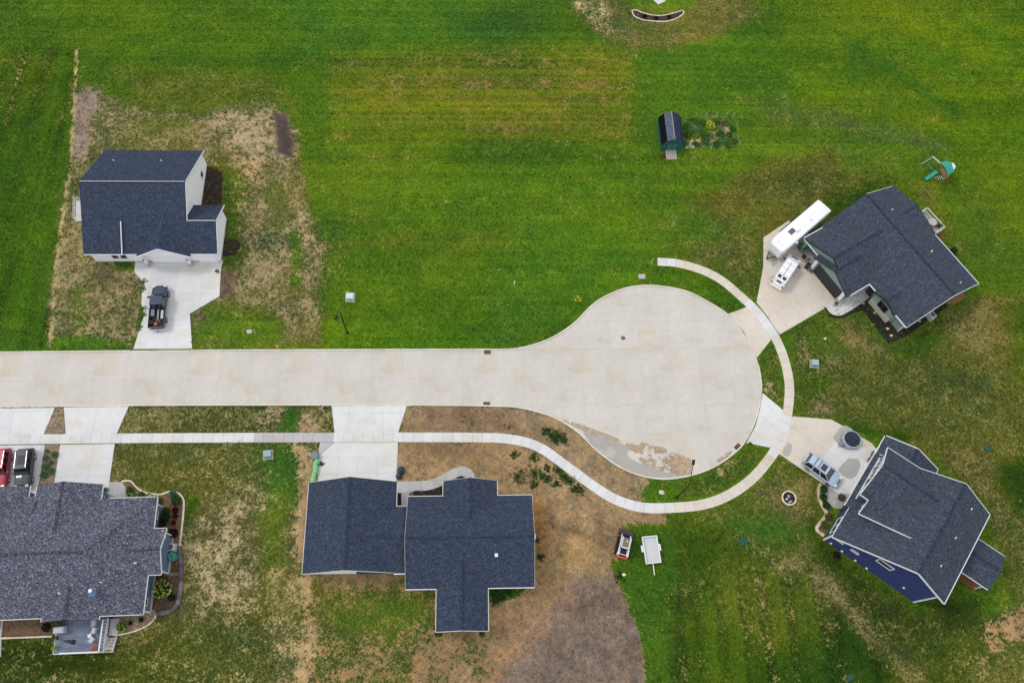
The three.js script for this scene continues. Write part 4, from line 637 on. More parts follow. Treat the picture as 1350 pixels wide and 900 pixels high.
{ // navy sided house, lower right
  const o = P(1128, 640), ang = 37.8 * PI / 180, h = thing('two_storey_house', 'two storey navy blue sided house with white trim and slate shingle roof', 'house', o.x, 0, o.z, -ang), rm = M.roofGrey, sb = M.sideBlue;
  // side outline of the saltbox block, extruded across
  const sec = [[0, 0], [0, 3.15], [8, 8.72], [11.95, 6.2], [11.95, 0]], l = [], z0 = -3.35, z1 = 8.2;
  for (const z of [z0, z1]) for (let i = 1; i < 4; i++) l.push(sec[0][0], sec[0][1], z, sec[i][0], sec[i][1], z, sec[i + 1][0], sec[i + 1][1], z);
  for (let i = 0; i < 5; i++) { const a = sec[i], b = sec[(i + 1) % 5]; l.push(a[0], a[1], z0, b[0], b[1], z0, b[0], b[1], z1, a[0], a[1], z0, b[0], b[1], z1, a[0], a[1], z1); }
  part('wall', tris(l), sb, h);
  const tw = 0.06;
  const roof = part('roof', [plate([[-0.55, 2.95, -3.65], [8, 8.98, -3.65], [8, 8.98, 4.25], [-0.55, 2.95, 4.25]], 0.16), plate([[-0.08, 3.28, 4.25], [8, 8.98, 4.25], [8, 8.98, 8.55], [-0.08, 3.28, 8.55]], 0.16), plate([[12.7, 5.95, -3.65], [8, 8.98, -3.65], [8, 8.98, 8.55], [12.7, 5.95, 8.55]], 0.16)], rm, h);
  part('ridge_cap', boxUV(bar([8, 9, -3.6], [8, 9, 8.5], 0.26, 0.05)), M.cap, roof);
  for (const z of [8.6, -3.7]) for (const [p, q] of [[[-0.1, 3.2], [8, 8.9]], [[8, 8.9], [12.7, 5.88]]]) part('rake_board', bar([p[0], p[1], z], [q[0], q[1], z], tw, 0.26), M.trim, roof);
  part('gutter', bar([12.77, 5.88, -3.7], [12.77, 5.88, 8.6], 0.09, 0.14), M.trim, roof); part('gutter', bar([-0.1, 3.2, 4.3], [-0.1, 3.2, 8.6], 0.07, 0.12), M.trim, roof); part('gutter', bar([-0.6, 2.88, -6.4], [-0.6, 2.88, 4.25], 0.09, 0.14), M.trim, roof);
  // bay at the north end
  walls(h, rect(0, 6, -6.15, -3.4), 2.8, sb, 0);
  gable(h, { ax: 'v', a0: -6.5, a1: -2.9, b0: -0.45, b1: 6.5, e: 2.94, r: 4.55, m: rm, tw: 0.1, rakes: [[0, 0], [0, 1]], gutters: [1], walls: [[0, sb]] });
  // upper front cross gable
  part('dormer_wall', tris([0.05, 2.9, -3.3, 0.05, 2.9, 3.0, 0.05, 5.7, 3.0, 0.05, 2.9, -3.3, 0.05, 5.7, 3.0, 0.05, 7.8, -0.4, 0.05, 2.9, -3.3, 0.05, 7.8, -0.4, 0.05, 5.9, -3.3]), M.sideDark, h);
  part('dormer_wall', tris([0.9, 3.2, 3.0, 0.9, 3.2, 4.85, 0.9, 4.85, 4.85, 0.9, 3.2, 3.0, 0.9, 4.85, 4.85, 0.9, 5.7, 3.0, 0.05, 2.9, 3.0, 0.9, 3.2, 3.0, 0.9, 5.7, 3.0, 0.05, 2.9, 3.0, 0.9, 5.7, 3.0, 0.05, 5.7, 3.0, 0.9, 3.2, 4.85, 6.3, 7.5, 4.85, 0.9, 4.8, 4.85]), M.sideDark, h);
  part('dormer_wall', tris([0.05, 2.9, -3.3, 4.3, 6.1, -3.3, 0.05, 5.9, -3.3]), M.sideDark, h);
  const dr = part('dormer_roof', [plate([[-0.35, 5.98, -3.62], [4.15, 6.05, -3.62], [7.0, 8.06, -0.4], [-0.35, 8.02, -0.4]], 0.14), plate([[-0.35, 8.02, -0.4], [0.76, 8.02, -0.4], [0.76, 5.8, 3.25], [-0.35, 5.78, 3.25]], 0.14), plate([[0.75, 8.03, -0.4], [6.6, 8.05, -0.4], [6.1, 7.6, 5.0], [0.75, 5.02, 5.0]], 0.14)], rm, h);
  part('ridge_cap', boxUV(bar([-0.3, 8.05, -0.4], [6.6, 8.07, -0.4], 0.26, 0.05)), M.cap, dr);
  for (const [p, q] of [[[-0.38, 7.95, -0.4], [-0.38, 5.9, -3.66]], [[-0.38, 7.95, -0.4], [-0.38, 5.72, 3.3]], [[-0.4, 5.8, 3.3], [0.7, 5.78, 3.3]], [[0.7, 5.75, 3.28], [0.7, 4.96, 5.05]], [[0.7, 4.98, 5.05], [6.1, 7.58, 5.05]], [[-0.38, 5.94, -3.68], [4.15, 6.0, -3.68]]]) part('rake_board', bar(p, q, 0.06, 0.24), M.trim, dr);
  part('dormer_band', [bar([-0.02, 5.6, -3.2], [-0.02, 5.6, 2.9], 0.1, 0.16), bar([-0.02, 3.5, -3.25], [-0.02, 3.5, 2.95], 0.1, 0.14)], M.trim, h);
  for (const z of [-2.2, -0.4, 1.6]) win(h, 'u-', 0.03, 4.7, z, 1.2, 1.5, M.trim, true);
  win(h, 'u-', 0.88, 4.1, 3.9, 0.8, 0.9);
  win(h, 'u-', -0.02, 1.9, 6.5, 2.2, 1.6, M.trim, true); garageDoor(h, 'u-', -0.02, -1.2, 4.8, 2.2, M.doorWhite); garageDoor(h, 'u-', -0.02, -4.85, 2.2, 2.2, M.doorWhite, 2); part('front_door', box(0.07, 2.05, 1, -0.04, 1.05, 3.6), M.doorDark, h);
  win(h, 'v+', 8.22, 4.7, 5.9, 1.9, 1.1, M.trim); win(h, 'v+', 8.22, 2.6, 3.0, 1.0, 0.5, M.trim);
  part('corner_board', box(0.16, 6.0, 0.16, 11.93, 3.0, 8.2), M.trim, h); part('corner_board', box(0.16, 3.0, 0.16, 0.0, 1.5, 8.2), M.trim, h);
  for (const [x, y] of [[0.8, 0.45], [2.3, 0.4], [4.1, 0.4], [5.6, 0.4], [9.6, 2.1]]) part('wall_cap', box(0.25, 0.2, 0.12, x, y, 8.26), M.trim, h);
  part('rake_return', bar([0.1, 2.75, 8.32], [1.5, 2.75, 8.32], 0.12, 0.2), M.trim, h);
  vent(h, 10.1, -2.1, 7.6); vent(h, 10.0, 2.0, 7.65); vent(h, 10.0, 5.8, 7.65);
  // back porch
  const pr = gable(h, { ax: 'u', a0: 12.2, a1: 17.3, b0: -1.78, b1: 2.88, e: 2.95, r: 3.85, m: rm, tw: 0.05, rakes: [], gutters: [0, 1] });
  for (const z of [-1.45, 2.6]) part('porch_post', box(0.15, 2.8, 0.15, 16.9, 1.4, z), M.trim, h);
  const dk = part('porch_deck', prism(rect(12, 17.1, -1.6, 2.8), 0.3, 0.5), M.redWood, h); part('porch_step', prism(rect(13, 14.6, 2.85, 4.4), 0, 0.16), M.white[0], dk); part('porch_rail', [bar([12.2, 1.35, 2.72], [16.9, 1.35, 2.72], 0.08, 0.06), bar([12.2, 0.75, 2.72], [16.9, 0.75, 2.72], 0.05, 0.05)], M.redWood, dk);
  part('porch_step', prism(rect(13.2, 15, -3.2, -1.65), 0, 0.2), M.cedar, dk);
  shade(h);
}
{ // slate house at the south west
  const o = P(150, 660), ang = -1.2 * PI / 180, h = thing('ranch_house', 'slate blue house with mottled grey hipped roof and a timber deck', 'house', o.x, 0, o.z, -ang), rm = M.roofCoarse, sl = M.sideSlate, cr = M.cream;
  walls(h, [{ x: -16, z: -0.9 }, { x: -8.9, z: -0.9 }, { x: -8.9, z: 0.4 }, { x: -7.3, z: 0.4 }, { x: -7.3, z: -0.8 }, { x: -0.7, z: -0.8 }, { x: -0.7, z: 0.95 }, { x: 5.75, z: 0.95 }, { x: 5.75, z: 4.4 }, { x: 7.35, z: 4.4 }, { x: 7.35, z: 8.7 }, { x: 5.8, z: 8.7 }, { x: 5.8, z: 12.9 }, { x: 1.1, z: 12.9 }, { x: 1.1, z: 13.3 }, { x: -4.2, z: 13.3 }, { x: -4.2, z: 12.9 }, { x: -16, z: 12.9 }], 2.85, sl, 0.2);
  const E = 3, RG = 6.25, rv = 6.88;
  const hip = part('roof', [plate([[-16.5, E, 0.42], [6.15, E, 0.42], [0.1, RG, rv], [-16.5, RG, rv]], 0.16), plate([[-16.5, E, 13.3], [6.15, E, 13.3], [0.1, RG, rv], [-16.5, RG, rv]], 0.16), plate([[6.15, E, 0.42], [6.15, E, 13.3], [0.1, RG, rv]], 0.16)], rm, h);
  part('ridge_cap', boxUV(bar([-16.4, RG + 0.02, rv], [0.1, RG + 0.02, rv], 0.26, 0.05)), M.capCoarse, hip);
  for (const z of [0.42, 13.3]) part('hip_cap', boxUV(bar([6.1, E + 0.03, z], [0.1, RG + 0.02, rv], 0.24, 0.04)), rm, hip);
  part('roof', [plate([[-16.3, E, -1.4], [-8.5, E, -1.4], [-12.4, 4.96, 2.5]], 0.16), plate([[-8.5, E, -1.4], [-8.5, E, 3.2], [-12.4, 4.96, 7], [-12.4, 4.96, 2.5]], 0.16), plate([[-16.3, E, -1.4], [-16.3, E, 3.2], [-12.4, 4.96, 7], [-12.4, 4.96, 2.5]], 0.16)], rm, h); part('roof', plate([[-9, E, -0.12], [-7.4, E, -0.12], [-7.4, 4.07, 2.5], [-9, 4.07, 2.5]], 0.16), rm, h);
  gable(h, { ax: 'v', a0: -1.3, a1: 6.2, b0: -7.68, b1: -0.25, e: E, r: 4.9, m: rm, trim: cr, tw: 0.03, cap: M.capCoarse, gutters: [], rakes: [], walls: [[0, sl]] });
  gable(h, { ax: 'u', a0: 1, a1: 7.65, b0: 4.08, b1: 9.1, e: E, r: 4.3, m: rm, trim: cr, tw: 0.06, cap: M.capCoarse, gutters: [], rakes: [[1, 0], [1, 1]], walls: [[1, sl]], oh: 0.3 });
  gable(h, { ax: 'v', a0: 8, a1: 13.72, b0: -4.63, b1: 1.48, e: E, r: 4.5, m: rm, trim: cr, tw: 0.03, cap: M.capCoarse, gutters: [], rakes: [], walls: [[1, sl]] });
  const G = (p, q, w = 0.09) => part('gutter', bar([p[0], 2.93, p[1]], [q[0], 2.93, q[1]], w, 0.12), cr, h);
  G([0.75, 0.36], [6.2, 0.36]); G([6.21, 0.4], [6.21, 4.1]); G([6.2, 4.0], [7.6, 4.0]); G([6.2, 9.18], [7.6, 9.18]); G([6.21, 9.2], [6.21, 13.3]); G([1.5, 13.36], [6.2, 13.36]); G([-16, 13.36], [-4.65, 13.36]); G([-8.44, -1.4], [-8.44, -0.15]); G([-8.44, -0.06], [-7.74, -0.06]); G([-7.74, -1.25], [-7.74, -0.1]); G([-0.19, -1.25], [-0.19, 0.78]); G([-0.15, 0.78], [0.8, 0.78]); G([0.8, 0.38], [0.8, 0.74]); G([1.54, 13.4], [1.54, 13.72]); G([-4.69, 13.4], [-4.69, 13.72]);
  part('hip_step', plate([[-0.2, E, 0.85], [0.75, E, 0.85], [0.75, 4, 2.8], [-0.2, 4, 2.8]], 0.14), rm, h);
  part('eave_flare', plate([[7.62, 2.98, 4.3], [7.62, 2.98, 5.2], [7.2, 3.2, 5.2], [7.2, 3.2, 4.3]], 0.1), M.trim, h);
  part('foundation_ledge', [box(0.16, 0.35, 4.2, 7.45, 0.18, 6.55), box(0.16, 0.35, 4.1, 5.9, 0.18, 10.8)], M.stone, h); for (const [x, z] of [[5.8, 12.88], [7.36, 8.68], [7.36, 4.42], [5.76, 0.97]]) part('corner_board', box(0.12, 2.8, 0.12, x, 1.45, z), M.trim, h);
  win(h, 'u+', 5.78, 1.9, 2.2, 0.9, 1.2, cr); win(h, 'u+', 5.83, 1.9, 11.9, 0.9, 1.2, cr); win(h, 'v-', -0.83, 1.9, -1.6, 0.7, 1.2, cr); win(h, 'u+', -0.68, 1.9, 0.1, 0.8, 1.4, cr);
  garageDoor(h, 'v-', -0.82, -4.2, 4.8, 2.2, M.doorWhite); garageDoor(h, 'v-', -0.92, -12, 4.8, 2.2, M.doorWhite);
  const ch = part('chimney', [box(0.62, 1.3, 0.85, 1.35, 4.6, 11.05), bevelBox(0.78, 0.1, 1.0, 1.35, 5.3, 11.05)], sl, h); part('chimney_cap', [cyl(0.13, 0.3, 1.25, 5.5, 10.95, 12), cyl(0.2, 0.05, 1.25, 5.66, 10.95, 12)], M.trim, ch);
  vent(h, -2.6, 10.9, 4.2); vent(h, 4.9, 7.9, 3.75); vent(h, 1.9, 10.0, 4.6);
  shade(h);
  // deck behind the house, reached by a stair on its east side
  const dh = 0.85, d = thing('timber_deck', 'grey blue timber deck with white skirting and side stair behind the slate house', 'deck', o.x, 0, o.z, -ang);
  const boards = part('decking', prism(rect(-3.85, 1.42, 13.35, 16.9), dh - 0.08, dh), M.deckWood, d);
  part('skirt_board', [box(5.3, 0.5, 0.06, -1.2, dh - 0.3, 16.95), box(0.06, 0.5, 3.55, 1.46, dh - 0.3, 15.15), box(0.06, 0.5, 3.55, -3.9, dh - 0.3, 15.15)], M.trim, d);
  part('deck_rail', [bar([1.42, dh + 0.9, 13.6], [1.42, dh + 0.9, 16.95], 0.14, 0.06), bar([-2.8, dh + 0.9, 16.95], [1.42, dh + 0.9, 16.95], 0.14, 0.06), ...[...Array(10)].map((_, k) => box(0.05, 0.9, 0.05, 1.42, dh + 0.45, 13.6 + k * 0.36)), ...[...Array(12)].map((_, k) => box(0.05, 0.9, 0.05, -2.8 + k * 0.38, dh + 0.45, 16.95))], M.trim, d);
  for (let k = 0; k < 4; k++) part('stair_tread', box(0.98, 0.06, 0.32, 2.0, dh - 0.1 - k * 0.18, 16.6 - k * 0.34), M.stone, d);
  part('stair_stringer', [bar([1.55, dh - 0.1, 16.85], [1.55, 0.1, 15.3], 0.06, 0.25), bar([2.5, dh - 0.1, 16.85], [2.5, 0.1, 15.3], 0.06, 0.25), box(1.05, 0.4, 0.06, 2.02, dh - 0.25, 16.92)], M.trim, d);
  part('landing', prism(rect(1.55, 2.55, 13.4, 15.2), 0, 0.12), M.greyc[0], d);
  rebase(d, -1.2, 15, -ang); shade(d);
}

// ---------------------------------------------------------------- vehicles (x forward, y up)
const paint = (r, g, b) => new THREE.MeshPhysicalMaterial({ color: rgb(r, g, b), roughness: 0.5, metalness: 0.1, clearcoat: 0.6, clearcoatRoughness: 0.08 });
M.lampW = mat(rgb(225, 228, 230), 0.15); M.lampR = mat(rgb(150, 20, 20), 0.25); M.chrome = mat(rgb(200, 204, 208), 0.2, { metalness: 0.9 });
function loft(rows) {   // rows of equal-length rings, capped
  const l = [], n = rows[0].length;
  for (let i = 0; i < rows.length - 1; i++) for (let k = 0; k < n; k++) { const j = (k + 1) % n, a = rows[i][k], b = rows[i][j], c = rows[i + 1][j], d = rows[i + 1][k]; l.push(...a, ...b, ...c, ...a, ...c, ...d); }
  for (const r of [rows[0], rows[rows.length - 1]]) for (let k = 1; k < n - 1; k++) l.push(...r[0], ...r[k], ...r[k + 1]);
  return tris(l);
}
// body shell: stations [x, half width, underside, shoulder height, top height]
const shell = (st) => loft(st.map(([x, w, b, s, t]) => [[x, b, -w * 0.86], [x, b + 0.12, -w], [x, s - 0.1, -w], [x, s, -w * 0.95], [x, t, -w * 0.7], [x, t + 0.02, 0], [x, t, w * 0.7], [x, s, w * 0.95], [x, s - 0.1, w], [x, b + 0.12, w], [x, b, w * 0.86]]));
function frustum(x0, x1, w, y0, X0, X1, W, y1) { return plateBox([[x0, y0, -w], [x1, y0, -w], [x1, y0, w], [x0, y0, w]], [[X0, y1, -W], [X1, y1, -W], [X1, y1, W], [X0, y1, W]]); }
function plateBox(a, b) { const l = []; for (let i = 0; i < 4; i++) { const j = (i + 1) % 4; l.push(...a[i], ...b[i], ...b[j], ...a[i], ...b[j], ...a[j]); } l.push(...b[0], ...b[2], ...b[1], ...b[0], ...b[3], ...b[2], ...a[0], ...a[1], ...a[2], ...a[0], ...a[2], ...a[3]); return tris(l); }
// pane laid over one side of a frustum, set a little proud
function pane(p, out, inset = 0.06, t = 0.012) {   // p: four corners, out: outward direction
  const c = p.reduce((s, q) => s.map((v, i) => v + q[i] / 4), [0, 0, 0]), q = p.map((v) => v.map((x, i) => c[i] + (x - c[i]) * (1 - inset) + out[i] * t)), b = q.map((v) => v.map((x, i) => x - out[i] * (t + 0.03)));
  return plateBox(b, q);
}
function wheel(car, x, z, r, w = 0.24) {
  const t = part('wheel', new THREE.TorusGeometry(r * 0.74, r * 0.27, 8, 20).scale(1, 1, w / (r * 0.5)).translate(x, r, z), M.rubber, car);
  const rim = part('rim', [new THREE.CylinderGeometry(r * 0.56, r * 0.56, w * 0.8, 16).rotateX(PI / 2).translate(x, r, z), ...[0, 1, 2, 3, 4].map((k) => box(r * 0.9, 0.05, w * 0.84).rotateZ(k * PI / 5).translate(x, r, z))], M.chrome, t); return t;
}
function placeBetween(name, label, category, front, back, h, group) { const a = P(...front, h), b = P(...back, h), o = thing(name, label, category, (a.x + b.x) / 2, 0.05, (a.z + b.z) / 2, -Math.atan2(a.z - b.z, a.x - b.x), group); o.userData2 = Math.hypot(a.x - b.x, a.z - b.z); return o; }
function car(o, col, d) {
  const pm = d.paintMat || col, { L, W, H, belt, hood, cab: [cx0, cx1, rx0, rx1], gw: gW, rw } = d, w = W / 2, f = L / 2;
  part('body', shell(d.stations), pm, o);
  const g = frustum(cx0, cx1, gW, belt - 0.03, rx0, rx1, rw, H), cabin = part('cabin', g, pm, o);
  part('roof_panel', bevelBox(rx1 - rx0 + 0.04, 0.05, rw * 2 + 0.04, (rx0 + rx1) / 2, H + 0.015, 0, 0.025), pm, cabin);
  const A = [[cx0, belt, -gW], [cx1, belt, -gW], [cx1, belt, gW], [cx0, belt, gW]], B = [[rx0, H, -rw], [rx1, H, -rw], [rx1, H, rw], [rx0, H, rw]];
  const nrm = (a, b, c) => { const u = new THREE.Vector3().subVectors(new THREE.Vector3(...b), new THREE.Vector3(...a)), v = new THREE.Vector3().subVectors(new THREE.Vector3(...c), new THREE.Vector3(...a)), n = u.cross(v).normalize(); return n; };
  const face = (i, j) => { const q = [A[i], A[j], B[j], B[i]], n = nrm(q[0], q[1], q[2]), c = q.reduce((s, p) => s.add(new THREE.Vector3(...p)), new THREE.Vector3()).multiplyScalar(0.25).sub(new THREE.Vector3((cx0 + cx1) / 2, (belt + H) / 2, 0)); if (n.dot(c) < 0) n.negate(); return [q, n.toArray()]; };
  const ws = face(1, 2); part('windshield', pane(ws[0], ws[1], 0.1), M.glass, o); const rw2 = face(3, 0); part('rear_window', pane(rw2[0], rw2[1], d.rearInset || 0.14), M.glass, o);
  for (const [i, j] of [[0, 1], [2, 3]]) {
    const [q, n] = face(i, j), k = d.sideWindows || 3;
    for (let m = 0; m < k; m++) { const lo = m / k + 0.015, hi = (m + 1) / k - 0.015, mix = (p, r, t) => p.map((v, ii) => lerp(v, r[ii], t)); part('side_window', pane([mix(q[0], q[1], lo), mix(q[0], q[1], hi), mix(q[3], q[2], hi), mix(q[3], q[2], lo)], n, 0.05), M.glass, o); }
  }
  for (const s of [-1, 1]) {
    wheel(o, d.axles[0], s * (w - 0.1), d.wr); wheel(o, d.axles[1], s * (w - 0.1), d.wr);
    part('headlight', box(0.22, 0.16, 0.36, f - 0.14, hood - 0.18, s * (w - 0.34)), M.lampW, o); part('taillight', box(0.12, 0.3, 0.2, -f + 0.05, belt - 0.15, s * (w - 0.2)), M.lampR, o);
    const mir = part('mirror', bevelBox(0.16, 0.16, 0.24, cx1 - 0.3, belt + 0.1, s * (w + 0.14), 0.04), d.mirror || pm, o);
    if (d.rails) part('roof_rail', bar([rx0 + 0.15, H + 0.09, s * (rw - 0.06)], [rx1 - 0.1, H + 0.09, s * (rw - 0.06)], 0.05, 0.05), M.chrome, cabin);
  }
  part('front_bumper', bevelBox(0.18, 0.26, W * 0.84, f - 0.03, 0.42, 0, 0.06), d.bumper || pm, o); part('rear_bumper', bevelBox(0.18, 0.26, W * 0.86, -f + 0.03, 0.44, 0, 0.06), d.bumper || pm, o);
  part('grille', box(0.05, 0.22, W * 0.46, f - 0.02, hood - 0.24, 0), M.black, o);
  return cabin;
}
{ // silver minivan
  const o = placeBetween('minivan', 'silver blue minivan with roof rails and sunroof parked beside the blue house', 'minivan', [1105, 635.6], [1063.2, 604.4], 0.7), L = 4.75, s = paint(178, 194, 216);
  const cb = car(o, s, { L, W: 1.92, H: 1.68, belt: 0.98, hood: 1.0, cab: [-2.3, 1.3, -2.0, 0.5], gw: 0.9, rw: 0.66, axles: [1.45, -1.45], wr: 0.33, rails: true, sideWindows: 3, stations: [[-2.36, 0.82, 0.36, 0.8, 0.98], [-2.15, 0.93, 0.3, 0.92, 1.06], [0.9, 0.96, 0.26, 0.95, 1.06], [1.4, 0.95, 0.26, 0.86, 1.0], [2.05, 0.9, 0.3, 0.76, 0.9], [2.36, 0.7, 0.36, 0.62, 0.72]] });
  part('sunroof', bevelBox(0.7, 0.03, 0.86, -0.12, 1.725, 0), M.glass, cb); for (const x of [-0.72, -1.28]) part('roof_rack_bar', bar([x, 1.77, -0.66], [x, 1.77, 0.66], 0.07, 0.03), M.black, cb); shade(o);
}
{ // white van
  const o = placeBetween('cargo_van', 'long white van with a dark roof seam parked in front of the green house', 'van', [1049.2, 338.6], [1024.4, 375.6], 1.1), L = 5.2, s = paint(236, 237, 240);
  const cb = car(o, s, { L, W: 2.0, H: 2.0, belt: 1.15, hood: 1.05, cab: [-2.45, 1.75, -2.3, 1.2], gw: 0.93, rw: 0.8, axles: [1.6, -1.55], wr: 0.36, sideWindows: 4, rearInset: 0.6, mirror: M.black, stations: [[-2.58, 0.9, 0.4, 1.0, 1.12], [-2.35, 0.99, 0.34, 1.05, 1.18], [1.2, 1.0, 0.3, 1.06, 1.18], [1.8, 0.98, 0.32, 0.98, 1.12], [2.35, 0.9, 0.36, 0.84, 0.98], [2.58, 0.72, 0.42, 0.7, 0.8]] });
  part('roof_seam', box(2.5, 0.03, 0.05, -0.35, 2.055, 0), M.black, cb); for (const x of [-1.4, -0.4, 0.5]) part('roof_rib', box(0.03, 0.025, 1.4, x, 2.05, 0), M.grey, cb);
  for (const z of [-0.36, 0.36]) part('roof_hatch', bevelBox(0.52, 0.04, 0.5, -1.85, 2.06, z), M.glass, cb); shade(o);
}
{ // black suv and red car at the west drive
  const mk = (o, col, rails) => car(o, col, { L: 4.7, W: 1.9, H: 1.72, belt: 1.08, hood: 1.06, cab: [-2.2, 0.95, -1.95, 0.3], gw: 0.86, rw: 0.7, axles: [1.42, -1.4], wr: 0.36, rails, sideWindows: 3, stations: [[-2.34, 0.82, 0.42, 0.84, 1.0], [-2.1, 0.92, 0.34, 0.96, 1.08], [0.6, 0.95, 0.3, 1.0, 1.1], [1.2, 0.94, 0.3, 0.96, 1.08], [2.05, 0.9, 0.34, 0.88, 1.0], [2.34, 0.74, 0.42, 0.7, 0.84]] });
  const a = placeBetween('estate_car', 'dark grey estate car with roof rails beside the gravel strip on the drive', 'car', [29, 641], [34.6, 594], 0.7); const ca = mk(a, paint(42, 50, 62), true); part('sunroof', bevelBox(1.1, 0.03, 0.9, -0.75, 1.765, 0), M.glass, ca); shade(a);
  const b = placeBetween('estate_car', 'crimson red estate car parked next to the dark grey one', 'car', [-3, 641], [4.6, 594], 0.7); mk(b, paint(170, 30, 66), true); shade(b);
}
{ // pickup with a loaded bed
  const o = placeBetween('pickup_truck', 'dark blue pickup truck with a loaded bed on the white house driveway', 'pickup truck', [210.8, 375.6], [205.8, 433.4], 0.9), s = paint(34, 48, 80), L = 6.0, w = 1.0;
  part('body', shell([[-0.25, w, 0.5, 1.05, 1.16], [1.5, w, 0.46, 1.06, 1.2], [1.8, w * 0.98, 0.46, 1.04, 1.2], [2.7, w * 0.94, 0.5, 0.98, 1.14], [2.98, w * 0.78, 0.56, 0.8, 0.98]]), s, o);
  const cab = part('cabin', frustum(-0.3, 1.75, 0.93, 1.14, -0.15, 1.05, 0.76, 1.88), s, o); part('roof_panel', bevelBox(1.24, 0.05, 1.56, 0.45, 1.9, 0, 0.025), s, cab);
  part('windshield', pane([[1.75, 1.14, -0.9], [1.75, 1.14, 0.9], [1.05, 1.88, 0.74], [1.05, 1.88, -0.74]], [0.73, 0.68, 0], 0.1), M.glass, o);
  part('rear_window', pane([[-0.3, 1.2, -0.85], [-0.3, 1.2, 0.85], [-0.15, 1.85, 0.7], [-0.15, 1.85, -0.7]], [-0.97, 0.2, 0], 0.12), M.glass, o);
  for (const z of [-1, 1]) for (const [a, b] of [[-0.2, 0.6], [0.68, 1.5]]) part('side_window', pane([[a, 1.18, z * 0.92], [b, 1.18, z * 0.92], [b - (b > 1 ? 0.5 : 0.05), 1.82, z * 0.775], [a + 0.05, 1.82, z * 0.775]], [0, 0.2, z * 0.97], 0.06), M.glass, o);
  part('bed_liner', box(2.6, 0.03, 1.7, -1.62, 0.78, 0), M.black, o); const bed = part('truck_bed', [box(2.7, 0.08, 1.8, -1.62, 0.72, 0), box(2.74, 0.5, 0.12, -1.62, 0.95, -0.93), box(2.74, 0.5, 0.12, -1.62, 0.95, 0.93), box(0.08, 0.5, 1.75, -0.3, 0.95, 0)], s, o); part('tailgate', bevelBox(0.1, 0.52, 1.74, -2.95, 0.94, 0, 0.03), s, bed); for (const z of [-0.93, 0.93]) part('bed_rail', bevelBox(2.74, 0.05, 0.14, -1.62, 1.215, z), M.black, bed);
  for (const z of [-0.9, 0.9]) { wheel(o, 1.95, z, 0.4, 0.28); wheel(o, -1.75, z, 0.4, 0.28); part('headlight', box(0.2, 0.2, 0.34, 2.84, 0.98, z * 0.72), M.lampW, o); part('taillight', box(0.1, 0.34, 0.14, -2.98, 0.95, z), M.lampR, o); part('mirror', bevelBox(0.18, 0.24, 0.3, 1.25, 1.28, z * 1.3, 0.04), M.black, o); }
  part('front_bumper', bevelBox(0.2, 0.28, 1.8, 2.98, 0.55, 0, 0.05), M.chrome, o); part('rear_bumper', bevelBox(0.22, 0.2, 1.8, -3.08, 0.52, 0, 0.05), M.chrome, o); part('trailer_hitch', [bar([-3.1, 0.45, 0], [-3.45, 0.45, 0.1], 0.08), cyl(0.06, 0.12, -3.42, 0.5, 0.1, 8)], M.black, o); shade(o);
  // load in the bed
  const load = (name, label, cat, geo, m, x, y, z, turn = 0) => { const q = new THREE.Vector3(x, y, z).applyEuler(new THREE.Euler(0, o.rotation.y, 0)).add(o.position); shade(solo(name, geo, m, label, cat, q.x, q.y, q.z, o.rotation.y + turn)); };
  load('lumber_plank', 'pale timber plank lying lengthwise in the pickup bed', 'plank', bevelBox(1.5, 0.08, 0.16), M.oldWood, -1.15, 0.86, 0.05); load('tool_box', 'grey metal tool box in the pickup bed by the cab', 'tool box', [bevelBox(0.9, 0.34, 0.4), bar([-0.2, 0.2, 0], [0.2, 0.2, 0], 0.03)], M.grey, -0.9, 0.93, -0.6); load('tool_box', 'silver aluminium tool box along the pickup bed side', 'tool box', [bevelBox(1.2, 0.28, 0.34), bar([-0.2, 0.17, 0], [0.2, 0.17, 0], 0.03)], M.metal, -1.2, 0.9, 0.62);
  load('cardboard_box', 'brown cardboard box at the tailgate of the pickup', 'box', [bevelBox(0.46, 0.3, 0.4), box(0.47, 0.01, 0.06, 0, 0.156, 0)], wood(170, 126, 96), -2.5, 0.92, -0.1, 0.3); load('storage_bin', 'black storage bin in the pickup bed corner', 'bin', [bevelBox(0.5, 0.34, 0.5), bevelBox(0.55, 0.05, 0.55, 0, 0.18, 0)], M.black, -2.3, 0.94, -0.6); load('rope_coil', 'brown rope coil lying in the pickup bed', 'rope', new THREE.TorusGeometry(0.2, 0.05, 8, 20).rotateX(PI / 2), mat(rgb(150, 96, 72), 0.8), -2.1, 0.84, 0.15);
}
